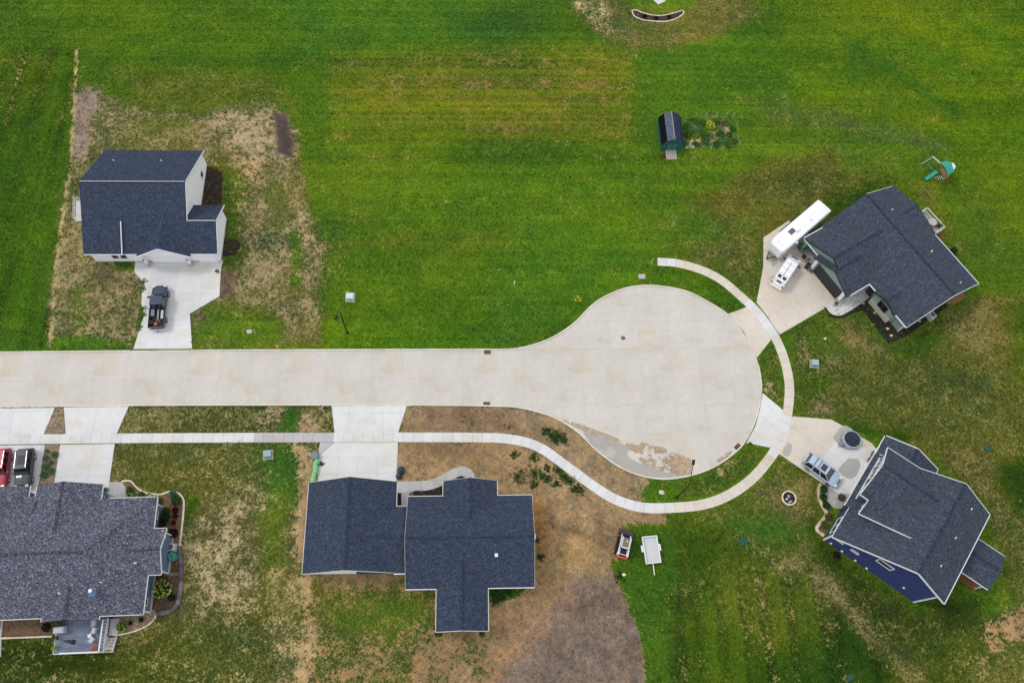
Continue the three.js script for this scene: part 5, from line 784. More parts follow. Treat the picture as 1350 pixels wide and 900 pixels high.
{ // camper
  const a = P(1025.5, 323.6, 2.9), b = P(1087.8, 270.5, 2.9), o = thing('travel_trailer', 'white travel trailer with a roof solar panel parked along the green house', 'camper', (a.x + b.x) / 2, 0.05, (a.z + b.z) / 2, -Math.atan2(a.z - b.z, a.x - b.x)), L = Math.hypot(a.x - b.x, a.z - b.z), f = L / 2, wm = paint(240, 241, 243), w = 1.2;
  const ring = (x, lo, hi, ww) => [[x, lo, -ww], [x, hi - 0.12, -ww], [x, hi, -ww + 0.14], [x, hi + 0.03, 0], [x, hi, ww - 0.14], [x, hi - 0.12, ww], [x, lo, ww]];
  part('body', loft([ring(-f, 0.55, 2.9, w), ring(f - 1.6, 0.55, 2.9, w), ring(f - 0.5, 0.55, 2.82, w * 0.97), ring(f, 0.75, 2.3, w * 0.8)]), wm, o);
  part('solar_panel', bevelBox(0.95, 0.05, 0.68, f - 3.1, 2.97, 0.2), mat(rgb(88, 92, 104), 0.3), o); part('roof_vent', bevelBox(0.4, 0.1, 0.4, -1.6, 2.98, -0.3, 0.03), M.trim, o); part('antenna', [bar([f - 3.6, 2.98, -0.35], [f - 4.2, 3.1, -0.45], 0.04), cyl(0.06, 0.12, f - 3.6, 2.98, -0.35, 8)], M.grey, o);
  part('nose_ring', new THREE.TorusGeometry(0.4, 0.03, 6, 24).rotateX(PI / 2).scale(0.5, 1, 1.2).translate(f - 0.75, 2.83, 0), M.black, o);
  part('awning', rod([-f + 1, 2.66, w + 0.08], [f - 2, 2.66, w + 0.08], 0.08, 10), M.darkTrim, o); part('side_stripe', [box(L - 1.9, 0.22, 0.02, -0.6, 1.4, w + 0.01), box(L - 1.9, 0.22, 0.02, -0.6, 1.4, -w - 0.01)], M.grey, o);
  for (const [x, y] of [[-3, 1.9], [-1, 1.9], [1.6, 1.9]]) part('window', [box(0.9, 0.6, 0.03, x, y, w + 0.012), box(0.9, 0.6, 0.03, x, y, -w - 0.012)], M.glass, o);
  part('door', box(0.7, 1.8, 0.03, 0.4, 1.5, w + 0.014), M.trim, o); part('side_marker', box(0.3, 0.25, 0.3, f - 2.6, 2.5, -w - 0.12), M.trim, o);
  for (const s of [-1, 1]) for (const x of [-0.5, -1.35]) wheel(o, x, s * 1.02, 0.36);
  part('tongue', [bar([f - 0.3, 0.5, -0.7], [f + 1.1, 0.5, 0], 0.1), bar([f - 0.3, 0.5, 0.7], [f + 1.1, 0.5, 0], 0.1), cyl(0.05, 0.7, f + 0.9, 0.4, 0, 8)], M.black, o); for (const z of [-0.2, 0.2]) part('propane_tank', [cyl(0.16, 0.45, f + 0.35, 0.75, z, 12), cyl(0.06, 0.12, f + 0.35, 1.0, z, 8)], M.grey, o); shade(o);
}
{ // utility trailer
  const a = P(861.6, 742.4, 0.7), b = P(856, 706.8, 0.7), o = thing('utility_trailer', 'white open utility trailer with its tongue down on the grass', 'trailer', (a.x + b.x) / 2, 0.02, (a.z + b.z) / 2, -Math.atan2(a.z - b.z, a.x - b.x)), L = Math.hypot(a.x - b.x, a.z - b.z), f = L / 2, tw = 0.86, wm = mat(rgb(224, 225, 226), 0.6);
  part('trailer_floor', box(L, 0.06, tw * 2, 0, 0.5, 0), mat(rgb(196, 197, 200), 0.7), o); for (const z of [-tw, tw]) part('side_wall', bevelBox(L, 0.34, 0.07, 0, 0.68, z, 0.02), wm, o); part('front_wall', bevelBox(0.07, 0.34, tw * 2 - 0.08, f - 0.04, 0.68, 0, 0.02), wm, o); part('tail_gate', bevelBox(0.07, 0.34, tw * 2 - 0.08, -f + 0.04, 0.68, 0, 0.02), wm, o); part('top_rail', [bar([-f, 0.87, -tw], [f, 0.87, -tw], 0.1, 0.04), bar([-f, 0.87, tw], [f, 0.87, tw], 0.1, 0.04), bar([f - 0.04, 0.87, -tw + 0.06], [f - 0.04, 0.87, tw - 0.06], 0.1, 0.04), bar([-f + 0.04, 0.87, -tw + 0.06], [-f + 0.04, 0.87, tw - 0.06], 0.1, 0.04)], wm, o);
  for (const s of [-1, 1]) { wheel(o, -0.2, s * (tw + 0.18), 0.32, 0.2); part('fender', bevelBox(0.78, 0.06, 0.28, -0.2, 0.7, s * (tw + 0.18), 0.03), wm, o); }
  part('tongue', [bar([f - 0.2, 0.42, 0], [f + 1.3, 0.3, 0], 0.1), cyl(0.05, 0.4, f + 1.1, 0.22, 0, 8)], wm, o); shade(o);
}
{ // compact track loader
  const a = P(827.3, 703.6, 1.4), b = P(820.7, 733.3, 1.4), o = thing('track_loader', 'white and red compact track loader with a raised dirty bucket', 'loader', (a.x + b.x) / 2, 0, (a.z + b.z) / 2, -Math.atan2(a.z - b.z, a.x - b.x)), wm = paint(224, 222, 220), rd = paint(206, 70, 60);
  const tp = new THREE.Shape(); tp.moveTo(-1.0, 0.1); tp.lineTo(0.9, 0.1); tp.quadraticCurveTo(1.15, 0.3, 1.0, 0.55); tp.lineTo(-0.6, 0.72); tp.quadraticCurveTo(-1.3, 0.6, -1.0, 0.1);
  for (const s of [-1, 1]) { const t = part('track', new THREE.ExtrudeGeometry(tp, { depth: 0.4, bevelEnabled: true, bevelSize: 0.03, bevelThickness: 0.03, bevelSegments: 1 }).translate(0, 0, s > 0 ? 0.48 : -0.88), M.rubber, o); part('track_pad', [...Array(12)].map((_, k) => box(0.07, 0.05, 0.46, -0.95 + k * 0.17, 0.1, s * 0.68)), M.black, t); part('lift_arm', [bar([-1.25, 1.35, s * 0.56], [0.75, 1.55, s * 0.56], 0.15, 0.2), bar([0.75, 1.55, s * 0.56], [1.35, 0.5, s * 0.5], 0.15, 0.2)], wm, o); part('rear_post', box(0.3, 0.9, 0.2, -1.1, 1.0, s * 0.56), wm, o); part('taillight', box(0.06, 0.14, 0.14, -1.52, 1.2, s * 0.5), M.lampR, o); }
  part('engine_body', bevelBox(1.0, 0.8, 1.0, -0.95, 0.95, 0, 0.08), wm, o); part('rear_hood', bevelBox(0.42, 0.7, 1.24, -1.3, 1.0, 0, 0.08), rd, o); part('engine_grille', bevelBox(0.6, 0.05, 0.72, -0.78, 1.38, 0), M.black, o);
  const cabn = part('cab', bevelBox(1.25, 1.25, 0.92, 0.2, 1.3, 0, 0.08), M.darkTrim, o); part('cab_roof', [bevelBox(1.1, 0.06, 0.68, 0.2, 1.96, 0), ...[...Array(6)].map((_, k) => box(0.05, 0.05, 0.66, -0.2 + k * 0.16, 2.0, 0))], mat(rgb(120, 112, 104), 0.7), cabn); part('roof_bar', [box(1.2, 0.08, 0.1, 0.2, 1.95, -0.42), box(1.2, 0.08, 0.1, 0.2, 1.95, 0.42), box(0.12, 0.08, 0.8, -0.42, 1.955, 0)], wm, cabn); part('work_lamp', bevelBox(0.16, 0.1, 0.16, 0.35, 2.05, 0.1, 0.02), M.lampW, cabn);
  const bs = new THREE.Shape(); bs.moveTo(0, 0); bs.lineTo(0.75, -0.05); bs.lineTo(0.72, 0.02); bs.lineTo(0.1, 0.08); bs.quadraticCurveTo(-0.02, 0.4, 0.22, 0.62); bs.lineTo(0.14, 0.66); bs.quadraticCurveTo(-0.16, 0.4, 0, 0);
  part('bucket', new THREE.ExtrudeGeometry(bs, { depth: 1.85, bevelEnabled: false }).translate(1.3, 0.12, -0.925), mat(rgb(86, 78, 86), 0.8, { map: mm }), o); part('bucket_soil', bevelBox(0.55, 0.3, 1.7, 1.72, 0.32, 0, 0.12), mulch(110, 94, 96), o); shade(o);
}

// ---------------------------------------------------------------- plants
function leaves(n, rx, ry, rz, size, seed, fill = 0.55) {   // many small leaves through a rounded crown
  const r = rng(seed), l = []; const v = new THREE.Vector3(), a = new THREE.Vector3(), b = new THREE.Vector3();
  for (let i = 0; i < n; i++) {
    const t = r() * PI * 2, c = r() * 2 - 1, s = Math.sqrt(1 - c * c), k = fill + (1 - fill) * Math.cbrt(r()), lump = 0.82 + 0.3 * vn(Math.cos(t) * 2 + c * 2, Math.sin(t) * 2 - c, seed);
    v.set(s * Math.cos(t) * rx * k * lump, ry * (0.5 + 0.5 * c) * k * 2 * 0.5 * lump + ry * 0.12, s * Math.sin(t) * rz * k * lump);
    a.set(r() - 0.5, (r() - 0.5) * 0.6, r() - 0.5).normalize(); b.set(r() - 0.5, r() * 0.7, r() - 0.5).cross(a).normalize(); const w = size * (0.6 + 0.8 * r());
    const p = (x, y) => [v.x + a.x * x + b.x * y, v.y + a.y * x + b.y * y, v.z + a.z * x + b.z * y];
    const q0 = p(-w, 0), q1 = p(0, w * 0.45), q2 = p(w, 0), q3 = p(0, -w * 0.45); l.push(...q0, ...q1, ...q2, ...q0, ...q2, ...q3);
  }
  return tris(l);
}
let plantSeed = 900;
function shrub(name, label, category, px, d, h, mats, o = {}) {
  const c = P(px[0], px[1], h * 0.4), s = plantSeed++, t = thing(name, label, category, c.x, 0.02, c.z, s, o.group), n = o.n || Math.round(120 + d * d * 260);
  part('stem', [0, 1, 2, 3].map((k) => rod([0, 0, 0], [Math.cos(k * 1.7) * d * 0.25, h * 0.7, Math.sin(k * 1.7) * d * 0.25], 0.02, 5)), M.redWood, t);
  mats.forEach((m, i) => part('crown', leaves(Math.round(n / mats.length), d / 2, h, d / 2, o.leaf || 0.09, s * 10 + i, o.fill ?? 0.5), m, t));
  if (o.flowers) part('flowers', leaves(o.flowers, d / 2 * 1.02, h * 1.03, d / 2 * 1.02, o.fs || 0.1, s * 10 + 7, 0.95), o.fm || M.bloom[0], t).userData.kind = 'stuff';
  return shade(t);
}
// beds beside the slate house
function edging(parent, pts, w, h, len, mats, name = 'edging_block') { pieces(parent, pts, w, len, mats, name, -0.03, h, 0.015); }
const stoneMats = [mat(rgb(214, 202, 178), 0.9), mat(rgb(204, 190, 166), 0.9), mat(rgb(222, 212, 190), 0.9)], darkStone = [mat(rgb(96, 88, 90), 0.9), mat(rgb(82, 76, 80), 0.9), mat(rgb(108, 100, 100), 0.9)];
{
  const line = [[160.5, 634.6], [171.7, 634.2], [178.9, 641.7], [187.8, 647.8], [198.9, 650.9], [212.2, 651.7], [225.6, 647.6], [235.6, 650.6], [241.7, 658.9], [242.2, 667.8], [239.4, 697.8], [236.7, 720]], dark = [[236.7, 720], [238.8, 740], [239.3, 760], [238, 780], [234, 796], [226, 805], [214, 808.5], [206, 810]], south = [[206, 810], [203, 816], [196, 823], [184, 829.5], [168, 834.6], [150, 838]];
  const bed = thing('garden_bed', 'mulched bed with pale and dark stone edging curving round the slate house', 'garden bed');
  part('mulch', prism(PP([...line, [214, 720], [205, 662], [168, 652]]), -0.03, 0.045), M.gravelRed, bed); part('mulch', prism(PP([[214, 715], ...dark, [196, 800], [200, 757], [212, 757]]), -0.03, 0.04), M.mulchBrown, bed); part('mulch', prism(PP([...south, [150, 806], [204, 804]]), -0.03, 0.042), M.gravelTan, bed);
  edging(bed, smooth(PP(line), 60), 0.2, 0.12, 0.42, stoneMats); edging(bed, smooth(PP(dark), 40), 0.45, 0.22, 0.5, darkStone); edging(bed, smooth(PP(south), 30), 0.16, 0.1, 0.42, stoneMats); pieces(bed, PP([[217, 757], [236, 757]]), 0.4, 0.5, darkStone, 'edging_block', 0, 0.2, 0.015); rebase(bed, -46, 24); shade(bed);
  const west = thing('garden_bed', 'gravel bed with a low retaining edge behind the slate house', 'garden bed'); part('mulch', prism(PP([[-20, 812], [54, 808], [70, 815], [70, 838], [-20, 842]]), -0.03, 0.05), M.gravelRed, west); edging(west, PP([[-20, 842], [3, 841.4], [69, 839]]), 0.18, 0.3, 0.5, stoneMats); edging(west, PP([[3.5, 815], [1, 840], [0, 866]]), 0.22, 0.2, 0.5, [M.greyc[0], M.greyc[1]]); rebase(west, -56, 36); shade(west);
}
shrub('hydrangea_shrub', 'large shrub covered in pale lime flower heads beside the slate house', 'shrub', [214, 777], 2.0, 1.3, M.leafDark, { n: 700, flowers: 260, fs: 0.12, fm: M.leafLime[0] });
shrub('shrub', 'near black round shrub in the bed beside the pale edging', 'shrub', [228.6, 703], 1.15, 0.9, [leafMat(40, 18, 22), leafMat(30, 14, 18)]);
for (const [x, y, d] of [[231, 672.5, 0.75], [231, 680.5, 0.62], [228.6, 689.5, 0.58]]) shrub('barberry_shrub', 'small dark red shrub in a row in the curved bed', 'shrub', [x, y], d, 0.55, M.leafRed, { group: 'dark red shrubs in a row' });
shrub('shrub', 'dark green spreading shrub at the bend of the pale edging', 'shrub', [232, 660], 1.3, 0.6, [M.leafDark[0], M.leaf[1]]); shrub('shrub', 'grey green low shrub against the bend of the stone edging', 'shrub', [227, 650.5], 0.9, 0.5, M.leafBlue);
shrub('shrub', 'dark upright shrub against the slate wall below the small window', 'shrub', [217.5, 682], 1.2, 0.9, M.leafDark); shrub('shrub', 'black green shrub close to the slate wall corner', 'shrub', [214, 692], 1.0, 0.8, M.leafDark); shrub('shrub', 'mid green shrub between the slate wall and the red shrubs', 'shrub', [219, 674], 0.9, 0.8, [M.leafDark[0], M.leaf[1]]);
for (const [x, y] of [[171, 653.5], [177.5, 653.5], [195.5, 653.5]]) shrub('flower_clump', 'clump of pale cream flowers along the front eave', 'flowers', [x, y], 0.7, 0.5, [M.leaf[1]], { flowers: 70, group: 'cream flower clumps' });
shrub('shrub', 'olive green shrub beside the end of the grey front walk', 'shrub', [170.5, 646], 0.9, 0.5, [leafMat(92, 100, 38), M.leaf[1]]); shrub('shrub', 'olive shrub at the house corner by the pale edging', 'shrub', [210, 660], 0.8, 0.5, [leafMat(80, 92, 36), M.leaf[1]]); shrub('shrub', 'olive shrub between the cream flower clumps', 'shrub', [186.5, 652], 0.7, 0.5, [leafMat(92, 96, 36), M.leaf[1]]);
shrub('shrub', 'broad leaved shrub with yellow edges beside the deck stair', 'shrub', [161, 826], 1.1, 0.8, [M.leafDark[0], M.leaf[2]], { flowers: 60, fm: M.leafLime[1] }); shrub('shrub', 'small dark green shrub in the south bed corner', 'shrub', [186, 817], 0.5, 0.4, M.leafDark); shrub('shrub', 'small brown red shrub in the south bed', 'shrub', [172, 821], 0.4, 0.3, M.leafRed);
shrub('shrub', 'dark shrub at the end of the gravel bed by the deck', 'shrub', [61, 827], 1.0, 0.8, [leafMat(36, 24, 22), leafMat(34, 44, 24)]); shrub('shrub', 'dark green shrubs on the corner south of the flower shrub', 'shrub', [226.5, 788], 0.8, 0.5, [leafMat(40, 26, 26), M.leafDark[1]]);
for (const [x, y, d] of [[72, 599.5, 0.85], [60, 604, 0.75], [67.5, 609.5, 0.5], [59.5, 615, 0.95], [67.5, 621, 0.8], [57.5, 626, 0.95], [62, 594.5, 0.4]]) shrub('lavender_clump', 'grey green plant clump in the gravel strip between the drives', 'plant', [x, y], d, 0.45, M.leafBlue, { group: 'plants between the west drives', leaf: 0.07 });
shrub('shrub', 'small grey green plant beside the garage corner window', 'plant', [138, 645.5], 0.6, 0.4, M.leafBlue);
function acUnit(label, x, z, turn = 0) { const o = thing('air_conditioner', label, 'air conditioner', x, 0.03, z, turn); part('cabinet', bevelBox(0.82, 0.8, 0.82, 0, 0.45, 0, 0.06), mat(rgb(186, 188, 190), 0.6), o); const g = part('fan_grille', [new THREE.TorusGeometry(0.3, 0.025, 6, 20).rotateX(PI / 2).translate(0, 0.87, 0), ...[0, 1, 2, 3].map((k) => box(0.6, 0.02, 0.03, 0, 0.87, 0).rotateY(k * PI / 4))], M.grey, o); part('fan_well', cyl(0.29, 0.02, 0, 0.856, 0, 20), M.black, g); part('base_pad', bevelBox(1.0, 0.08, 1.0, 0, 0.02, 0), M.stone, o); return shade(o); }
{ const q = P(225.5, 721.5, 0.5); acUnit('air conditioner unit beside the slate house wall', q.x, q.z); const w = P(1228.8, 416, 0.5); acUnit('air conditioner unit on the black mulch beside the green house', w.x, w.z, 0.52);
  const b = P(227.5, 734, 0.6), o = thing('rain_barrel', 'round teal green barrel next to the air conditioner', 'barrel', b.x, 0.03, b.z); part('drum', new THREE.LatheGeometry([[0, 0], [0.4, 0], [0.47, 0.3], [0.47, 0.6], [0.42, 0.95], [0.46, 0.97], [0.46, 1.02], [0, 1.05]].map((p) => new THREE.Vector2(...p)), 20), mat(rgb(48, 130, 108), 0.6), o); part('lid', [cyl(0.36, 0.05, 0, 1.07, 0, 18), ...[0, 1, 2].map((k) => box(0.8, 0.03, 0.04, 0, 1.08, 0).rotateY(k * PI / 3))], mat(rgb(60, 150, 124), 0.6), o); shade(o); }
// deck furniture
{
  const at = (px, y = 0.85) => P(px[0], px[1], y + 0.4), cm = mat(rgb(206, 204, 212), 0.6), deckY = 0.86;
  function chair(px, turn, label) { const q = at(px), o = thing('patio_chair', label, 'chair', q.x, deckY, q.z, turn, 'pale patio chairs on the deck'); part('seat', bevelBox(0.5, 0.07, 0.52, 0, 0.42, 0), cm, o); part('backrest', bevelBox(0.07, 0.55, 0.52, -0.26, 0.7, 0), cm, o); for (const z of [-0.27, 0.27]) part('armrest', bevelBox(0.5, 0.05, 0.07, 0, 0.64, z), cm, o); for (const x of [-0.21, 0.21]) for (const z of [-0.22, 0.22]) part('leg', box(0.05, 0.4, 0.05, x, 0.2, z), cm, o); shade(o); }
  chair([123, 821.5], PI + 0.1, 'pale patio chair on the deck'); chair([123.5, 831], PI - 0.1, 'pale patio chair on the deck'); chair([120.5, 843.5], PI - 0.6, 'pale patio chair on the deck');
  const tq = at([117.5, 838]), t = thing('side_table', 'small white side table between the patio chairs', 'table', tq.x, deckY, tq.z, 0.3); part('table_top', bevelBox(0.4, 0.05, 0.4, 0, 0.42, 0), M.trim, t); for (const x of [-0.16, 0.16]) for (const z of [-0.16, 0.16]) part('leg', box(0.04, 0.4, 0.04, x, 0.2, z), M.trim, t); shade(t);
  const gq = at([79, 830.5]), g = thing('gas_grill', 'covered light grey grill on the west side of the deck', 'grill', gq.x, deckY, gq.z, 0.1); part('cover', bevelBox(1.15, 0.95, 0.65, 0, 0.5, 0, 0.14), mat(rgb(190, 188, 200), 0.8), g); part('cover_hem', box(1.17, 0.08, 0.67, 0, 0.07, 0), M.grey, g); shade(g);
  const pot = (px, label, col, leaf, d = 0.4) => { const q = at(px), o = thing('flower_pot', label, 'potted plant', q.x, deckY, q.z); part('pot', new THREE.LatheGeometry([[0, 0], [d * 0.32, 0], [d * 0.46, 0.34], [d * 0.5, 0.36], [d * 0.44, 0.34], [0, 0.3]].map((p) => new THREE.Vector2(...p)), 16), col, o); part('plant', leaves(120, d * 0.6, 0.4, d * 0.6, 0.07, plantSeed++).translate(0, 0.3, 0), leaf, o); shade(o); };
  pot([71.5, 854], 'pot with a lime green plant at the deck corner', M.grey, M.leafLime[1], 0.5); pot([124, 855], 'terracotta pot with brown red foliage on the deck', mat(rgb(176, 110, 78), 0.8), leafMat(170, 106, 84), 0.6); pot([78.5, 822], 'pot of blue green foliage beside the covered grill', M.darkTrim, M.leafBlue[0], 0.8); pot([75, 841], 'white pot with small dark plant by the deck rail', M.trim, M.leafDark[0], 0.4);
  const uq = P(93, 846, 1.4), u = thing('folded_umbrella', 'folded slate blue umbrella standing on the deck', 'umbrella', uq.x, deckY, uq.z); part('pole', rod([0, 0, 0], [0, 2.3, 0], 0.025, 8), M.metal, u); part('canopy', new THREE.LatheGeometry([[0.03, 2.35], [0.1, 2.1], [0.16, 1.5], [0.22, 0.95], [0.04, 0.95]].map((p) => new THREE.Vector2(...p)), 10), mat(rgb(72, 86, 116), 0.9), u); part('base', cyl(0.28, 0.08, 0, 0.04, 0, 20), M.black, u); shade(u);
}

// ---------------------------------------------------------------- yard and street furniture
{ // garden shed
  const f = P(884.2, 198.6), bk = P(878.6, 153.6), len = 4.5, a = Math.atan2(f.z - bk.z, f.x - bk.x), o = thing('garden_shed', 'small green gambrel roofed shed with dark shingles in the upper lawn', 'shed', f.x, 0, f.z, -a), gm = mat(rgb(34, 92, 80), 0.7), w = 1.58;   // x points out of the door
  const sec = [[-w, 0], [-w, 1.75], [-0.98, 2.5], [0, 2.85], [0.98, 2.5], [w, 1.75], [w, 0]], l = [];
  for (const x of [0, -len]) for (let i = 1; i < 6; i++) l.push(x, sec[0][1], sec[0][0], x, sec[i][1], sec[i][0], x, sec[i + 1][1], sec[i + 1][0]);
  for (let i = 0; i < 7; i++) { const p = sec[i], q = sec[(i + 1) % 7]; l.push(0, p[1], p[0], -len, p[1], p[0], -len, q[1], q[0], 0, p[1], p[0], -len, q[1], q[0], 0, q[1], q[0]); }
  part('wall', tris(l), gm, o);
  const sl = (p, q, m) => part('roof_slope', plate([[0.16, p[1], p[0]], [-len - 0.16, p[1], p[0]], [-len - 0.16, q[1], q[0]], [0.16, q[1], q[0]]], 0.05), m, o);
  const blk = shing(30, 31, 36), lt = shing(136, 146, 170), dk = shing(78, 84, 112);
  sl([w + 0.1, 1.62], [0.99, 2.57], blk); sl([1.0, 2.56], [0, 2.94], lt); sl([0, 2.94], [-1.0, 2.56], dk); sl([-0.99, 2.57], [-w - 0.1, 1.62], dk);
  part('door', [bevelBox(0.05, 1.75, 0.72, 0.03, 0.98, -0.37), bevelBox(0.05, 1.75, 0.72, 0.03, 0.98, 0.37)], mat(rgb(44, 104, 92), 0.7), o); part('door_trim', [box(0.03, 1.8, 0.05, 0.055, 1, 0), bar([0.06, 1.9, -0.78], [0.06, 1.9, 0.78], 0.05), box(0.03, 1.8, 0.05, 0.055, 1, 0.76), box(0.03, 1.8, 0.05, 0.055, 1, -0.76)], M.darkTrim, o); part('ridge_cap', bar([0.17, 2.96, 0], [-len - 0.17, 2.96, 0], 0.14, 0.03), M.grey, o);
  const r = part('ramp', prism(rect(0.05, 1.55, -0.72, 0.75), -0.02, (p) => 0.24 - p.x * 0.12), M.oldWood, o); for (let k = 0; k < 5; k++) part('ramp_board', bevelBox(0.26, 0.05, 1.6, 0.22 + k * 0.3, 0.27 - (0.22 + k * 0.3) * 0.12, 0.01, 0.012), M.oldWood, r); shade(o);
  const pt = P(873, 205), pl = shrub('planter_bed', 'small brown planted corner beside the shed ramp', 'plant', [873.5, 205.5], 0.7, 0.35, [leafMat(120, 84, 52), leafMat(90, 70, 44)]);
}
{ // vegetable garden
  const r = rng(77); let k = 0;
  const spots = [[905, 166], [908, 178], [904, 188], [914, 160], [918, 190], [922, 172], [926, 162], [930, 188], [938, 164], [944, 160], [950, 165], [958, 162], [966, 170], [962, 178], [955, 184], [968, 186], [945, 190], [936, 180], [928, 178], [950, 176], [912, 170], [960, 191]];
  const kind = ['leafy dark green vegetable plant', 'leafy mid green vegetable plant', 'blue green vegetable plant'];
  for (const [x, y] of spots) { const i = k++ % 3; shrub('vegetable_plant', kind[i] + ' in the plot beside the shed', 'plant', [x, y], 1.0 + r() * 0.9, 0.25 + r() * 0.25, [M.leaf[i], i === 2 ? M.leafBlue[0] : M.leaf[1]], { fill: 0.1, n: 260, group: kind[i] + 's in the plot' }); }
  shrub('vegetable_plant', 'bright yellow flowering plant in the vegetable plot', 'plant', [937, 166], 1.3, 0.6, [M.leaf[2]], { flowers: 200, fs: 0.1, fm: M.leafYellow[0] });
  for (const [x, y] of [[905.5, 194.5], [913.5, 194]]) shrub('cabbage_plant', 'pale silvery cabbage at the edge of the vegetable plot', 'plant', [x, y], 0.5, 0.3, [leafMat(170, 200, 180)], { group: 'silvery cabbages', n: 120 });
  for (const [x, y] of [[903.5, 157], [916.5, 156], [930, 155], [943.5, 155], [956.5, 155], [966, 155], [970.5, 166], [974, 192], [898, 195], [937, 196]]) { const q = P(x, y); shade(solo('garden_stake', [rod([0, 0, 0], [0, 1.1, 0], 0.03, 6), cyl(0.04, 0.03, 0, 1.11, 0, 6)], M.cream, 'thin pale stake fencing the vegetable plot', 'stake', q.x, 0, q.z, 0, 'stakes round the vegetable plot')); }
  const mesh = thing('wire_fence', 'thin wire strung between the vegetable plot stakes', 'fence'); const pts = [[903.5, 157], [966, 155], [970.5, 166], [974, 192], [937, 196], [898, 195]].map((p) => P(...p)); for (let i = 0; i < 5; i++) for (const y of [0.4, 0.9]) part('wire', rod([pts[i].x, y, pts[i].z], [pts[i + 1].x, y, pts[i + 1].z], 0.006, 4), M.grey, mesh); rebase(mesh, P(934, 175).x, P(934, 175).z);
}
{ // play set
  const c = P(1241, 233), o = thing('play_set', 'wooden play tower with teal green slide and canopy and a swing beam', 'play set', c.x, 0, c.z), at = (px, py, h) => { const q = P(px, py, h); return [q.x - c.x, h, q.z - c.z]; }, teal = mat(rgb(26, 150, 128), 0.5), wd = M.cedar;
  const A = at(1240, 241), B = at(1249, 233.5), C = at(1241.5, 222.6, 0), D = at(1234, 229.5), corners = [A, B, C, D].map((p) => [p[0], 0, p[2]]);
  const cn = corners, cx = cn.reduce((s, p) => s + p[0] / 4, 0), cz = cn.reduce((s, p) => s + p[2] / 4, 0);
  cn.forEach((p) => part('tower_post', box(0.11, 2.5, 0.11, p[0], 1.25, p[2]), wd, o));
  part('platform', prism(cn.map((p) => ({ x: p[0], z: p[2] })), 1.15, 1.25), wd, o); for (let i = 0; i < 4; i++) { const p = cn[i], q = cn[(i + 1) % 4]; for (let k = 0; k < 5; k++) part('railing_board', bar([lerp(p[0], q[0], 0.1), 1.32 + k * 0.14, lerp(p[2], q[2], 0.1)], [lerp(p[0], q[0], 0.9), 1.32 + k * 0.14, lerp(p[2], q[2], 0.9)], 0.04, 0.1), wd, o); }
  // side platform with ladder steps
  const E2 = at(1246.5, 238.5), lad = at(1233, 237.5); part('step_floor', prism([{ x: A[0], z: A[2] }, { x: E2[0], z: E2[2] }, { x: E2[0] + 0.5, z: E2[2] - 0.5 }, { x: A[0] + 0.5, z: A[2] - 0.6 }], 0.7, 0.78), wd, o);
  for (let k = 0; k < 4; k++) part('ladder_rung', bar([lerp(lad[0], A[0], k / 4) - 0.1, 0.25 + k * 0.25, lerp(lad[2], A[2], k / 4) - 0.45], [lerp(lad[0], A[0], k / 4) + 0.1, 0.25 + k * 0.25, lerp(lad[2], A[2], k / 4) + 0.1], 0.09, 0.04), M.cream, o);
  // slide: a curved trough
  const s0 = at(1236, 225.9, 1.2), s1 = at(1219.6, 236.8, 0.15), dx = s1[0] - s0[0], dz = s1[2] - s0[2], dl = Math.hypot(dx, dz), nx = -dz / dl, nz = dx / dl, rows = [];
  for (let k = 0; k <= 12; k++) { const t = k / 12, y = 1.25 - 1.1 * sm(0, 1.05, t) + 0.02, x = s0[0] + dx * t, z = s0[2] + dz * t, W = 0.26; rows.push([[x - nx * W, y + 0.16, z - nz * W], [x - nx * W * 0.75, y + 0.02, z - nz * W * 0.75], [x + nx * W * 0.75, y + 0.02, z + nz * W * 0.75], [x + nx * W, y + 0.16, z + nz * W], [x + nx * W * 1.1, y + 0.14, z + nz * W * 1.1], [x + nx * W * 0.75, y - 0.03, z + nz * W * 0.75], [x - nx * W * 0.75, y - 0.03, z - nz * W * 0.75], [x - nx * W * 1.1, y + 0.14, z - nz * W * 1.1]]); }
  part('slide', loft(rows), teal, o);
  // canopy
  const K = [at(1241, 214.5, 2.5), at(1247, 211.5, 2.9), at(1255, 214, 2.9), at(1258.5, 226, 2.5), at(1250.5, 231, 2.3), at(1247, 221, 2.9)]; part('canopy', [plate([K[0], K[1], K[5]], 0.03), plate([K[1], K[2], K[3], K[5]], 0.03), plate([K[5], K[3], K[4]], 0.03)], teal, o); part('canopy_panel', plate([at(1253.5, 214, 2.9), at(1257.5, 214.5, 2.6), at(1261, 219.5, 2.3), at(1259, 223, 2.3), at(1256.5, 224, 2.6)], 0.03), mat(rgb(222, 230, 240), 0.6), o);
  const b0 = at(1240, 215, 2.3), b1 = at(1230.4, 206.5, 2.3), l0 = at(1215, 216.6, 0), l1 = [b1[0] + 0.9, 0, b1[2] - 0.5]; part('swing_beam', bar(b0, b1, 0.12, 0.14), M.cream, o); part('beam_leg', bar(b1, l0, 0.1, 0.1), M.cream, o); part('beam_leg', bar(b1, l1, 0.1, 0.1), wd, o);
  for (const t of [0.4, 0.75]) { const x = lerp(b0[0], b1[0], t), z = lerp(b0[2], b1[2], t); part('swing_seat', box(0.4, 0.03, 0.18, x, 0.5, z), teal, o); part('swing_rope', [rod([x - 0.18, 0.5, z], [x - 0.18, 2.25, z], 0.012, 5), rod([x + 0.18, 0.5, z], [x + 0.18, 2.25, z], 0.012, 5)], M.grey, o); } shade(o);
}
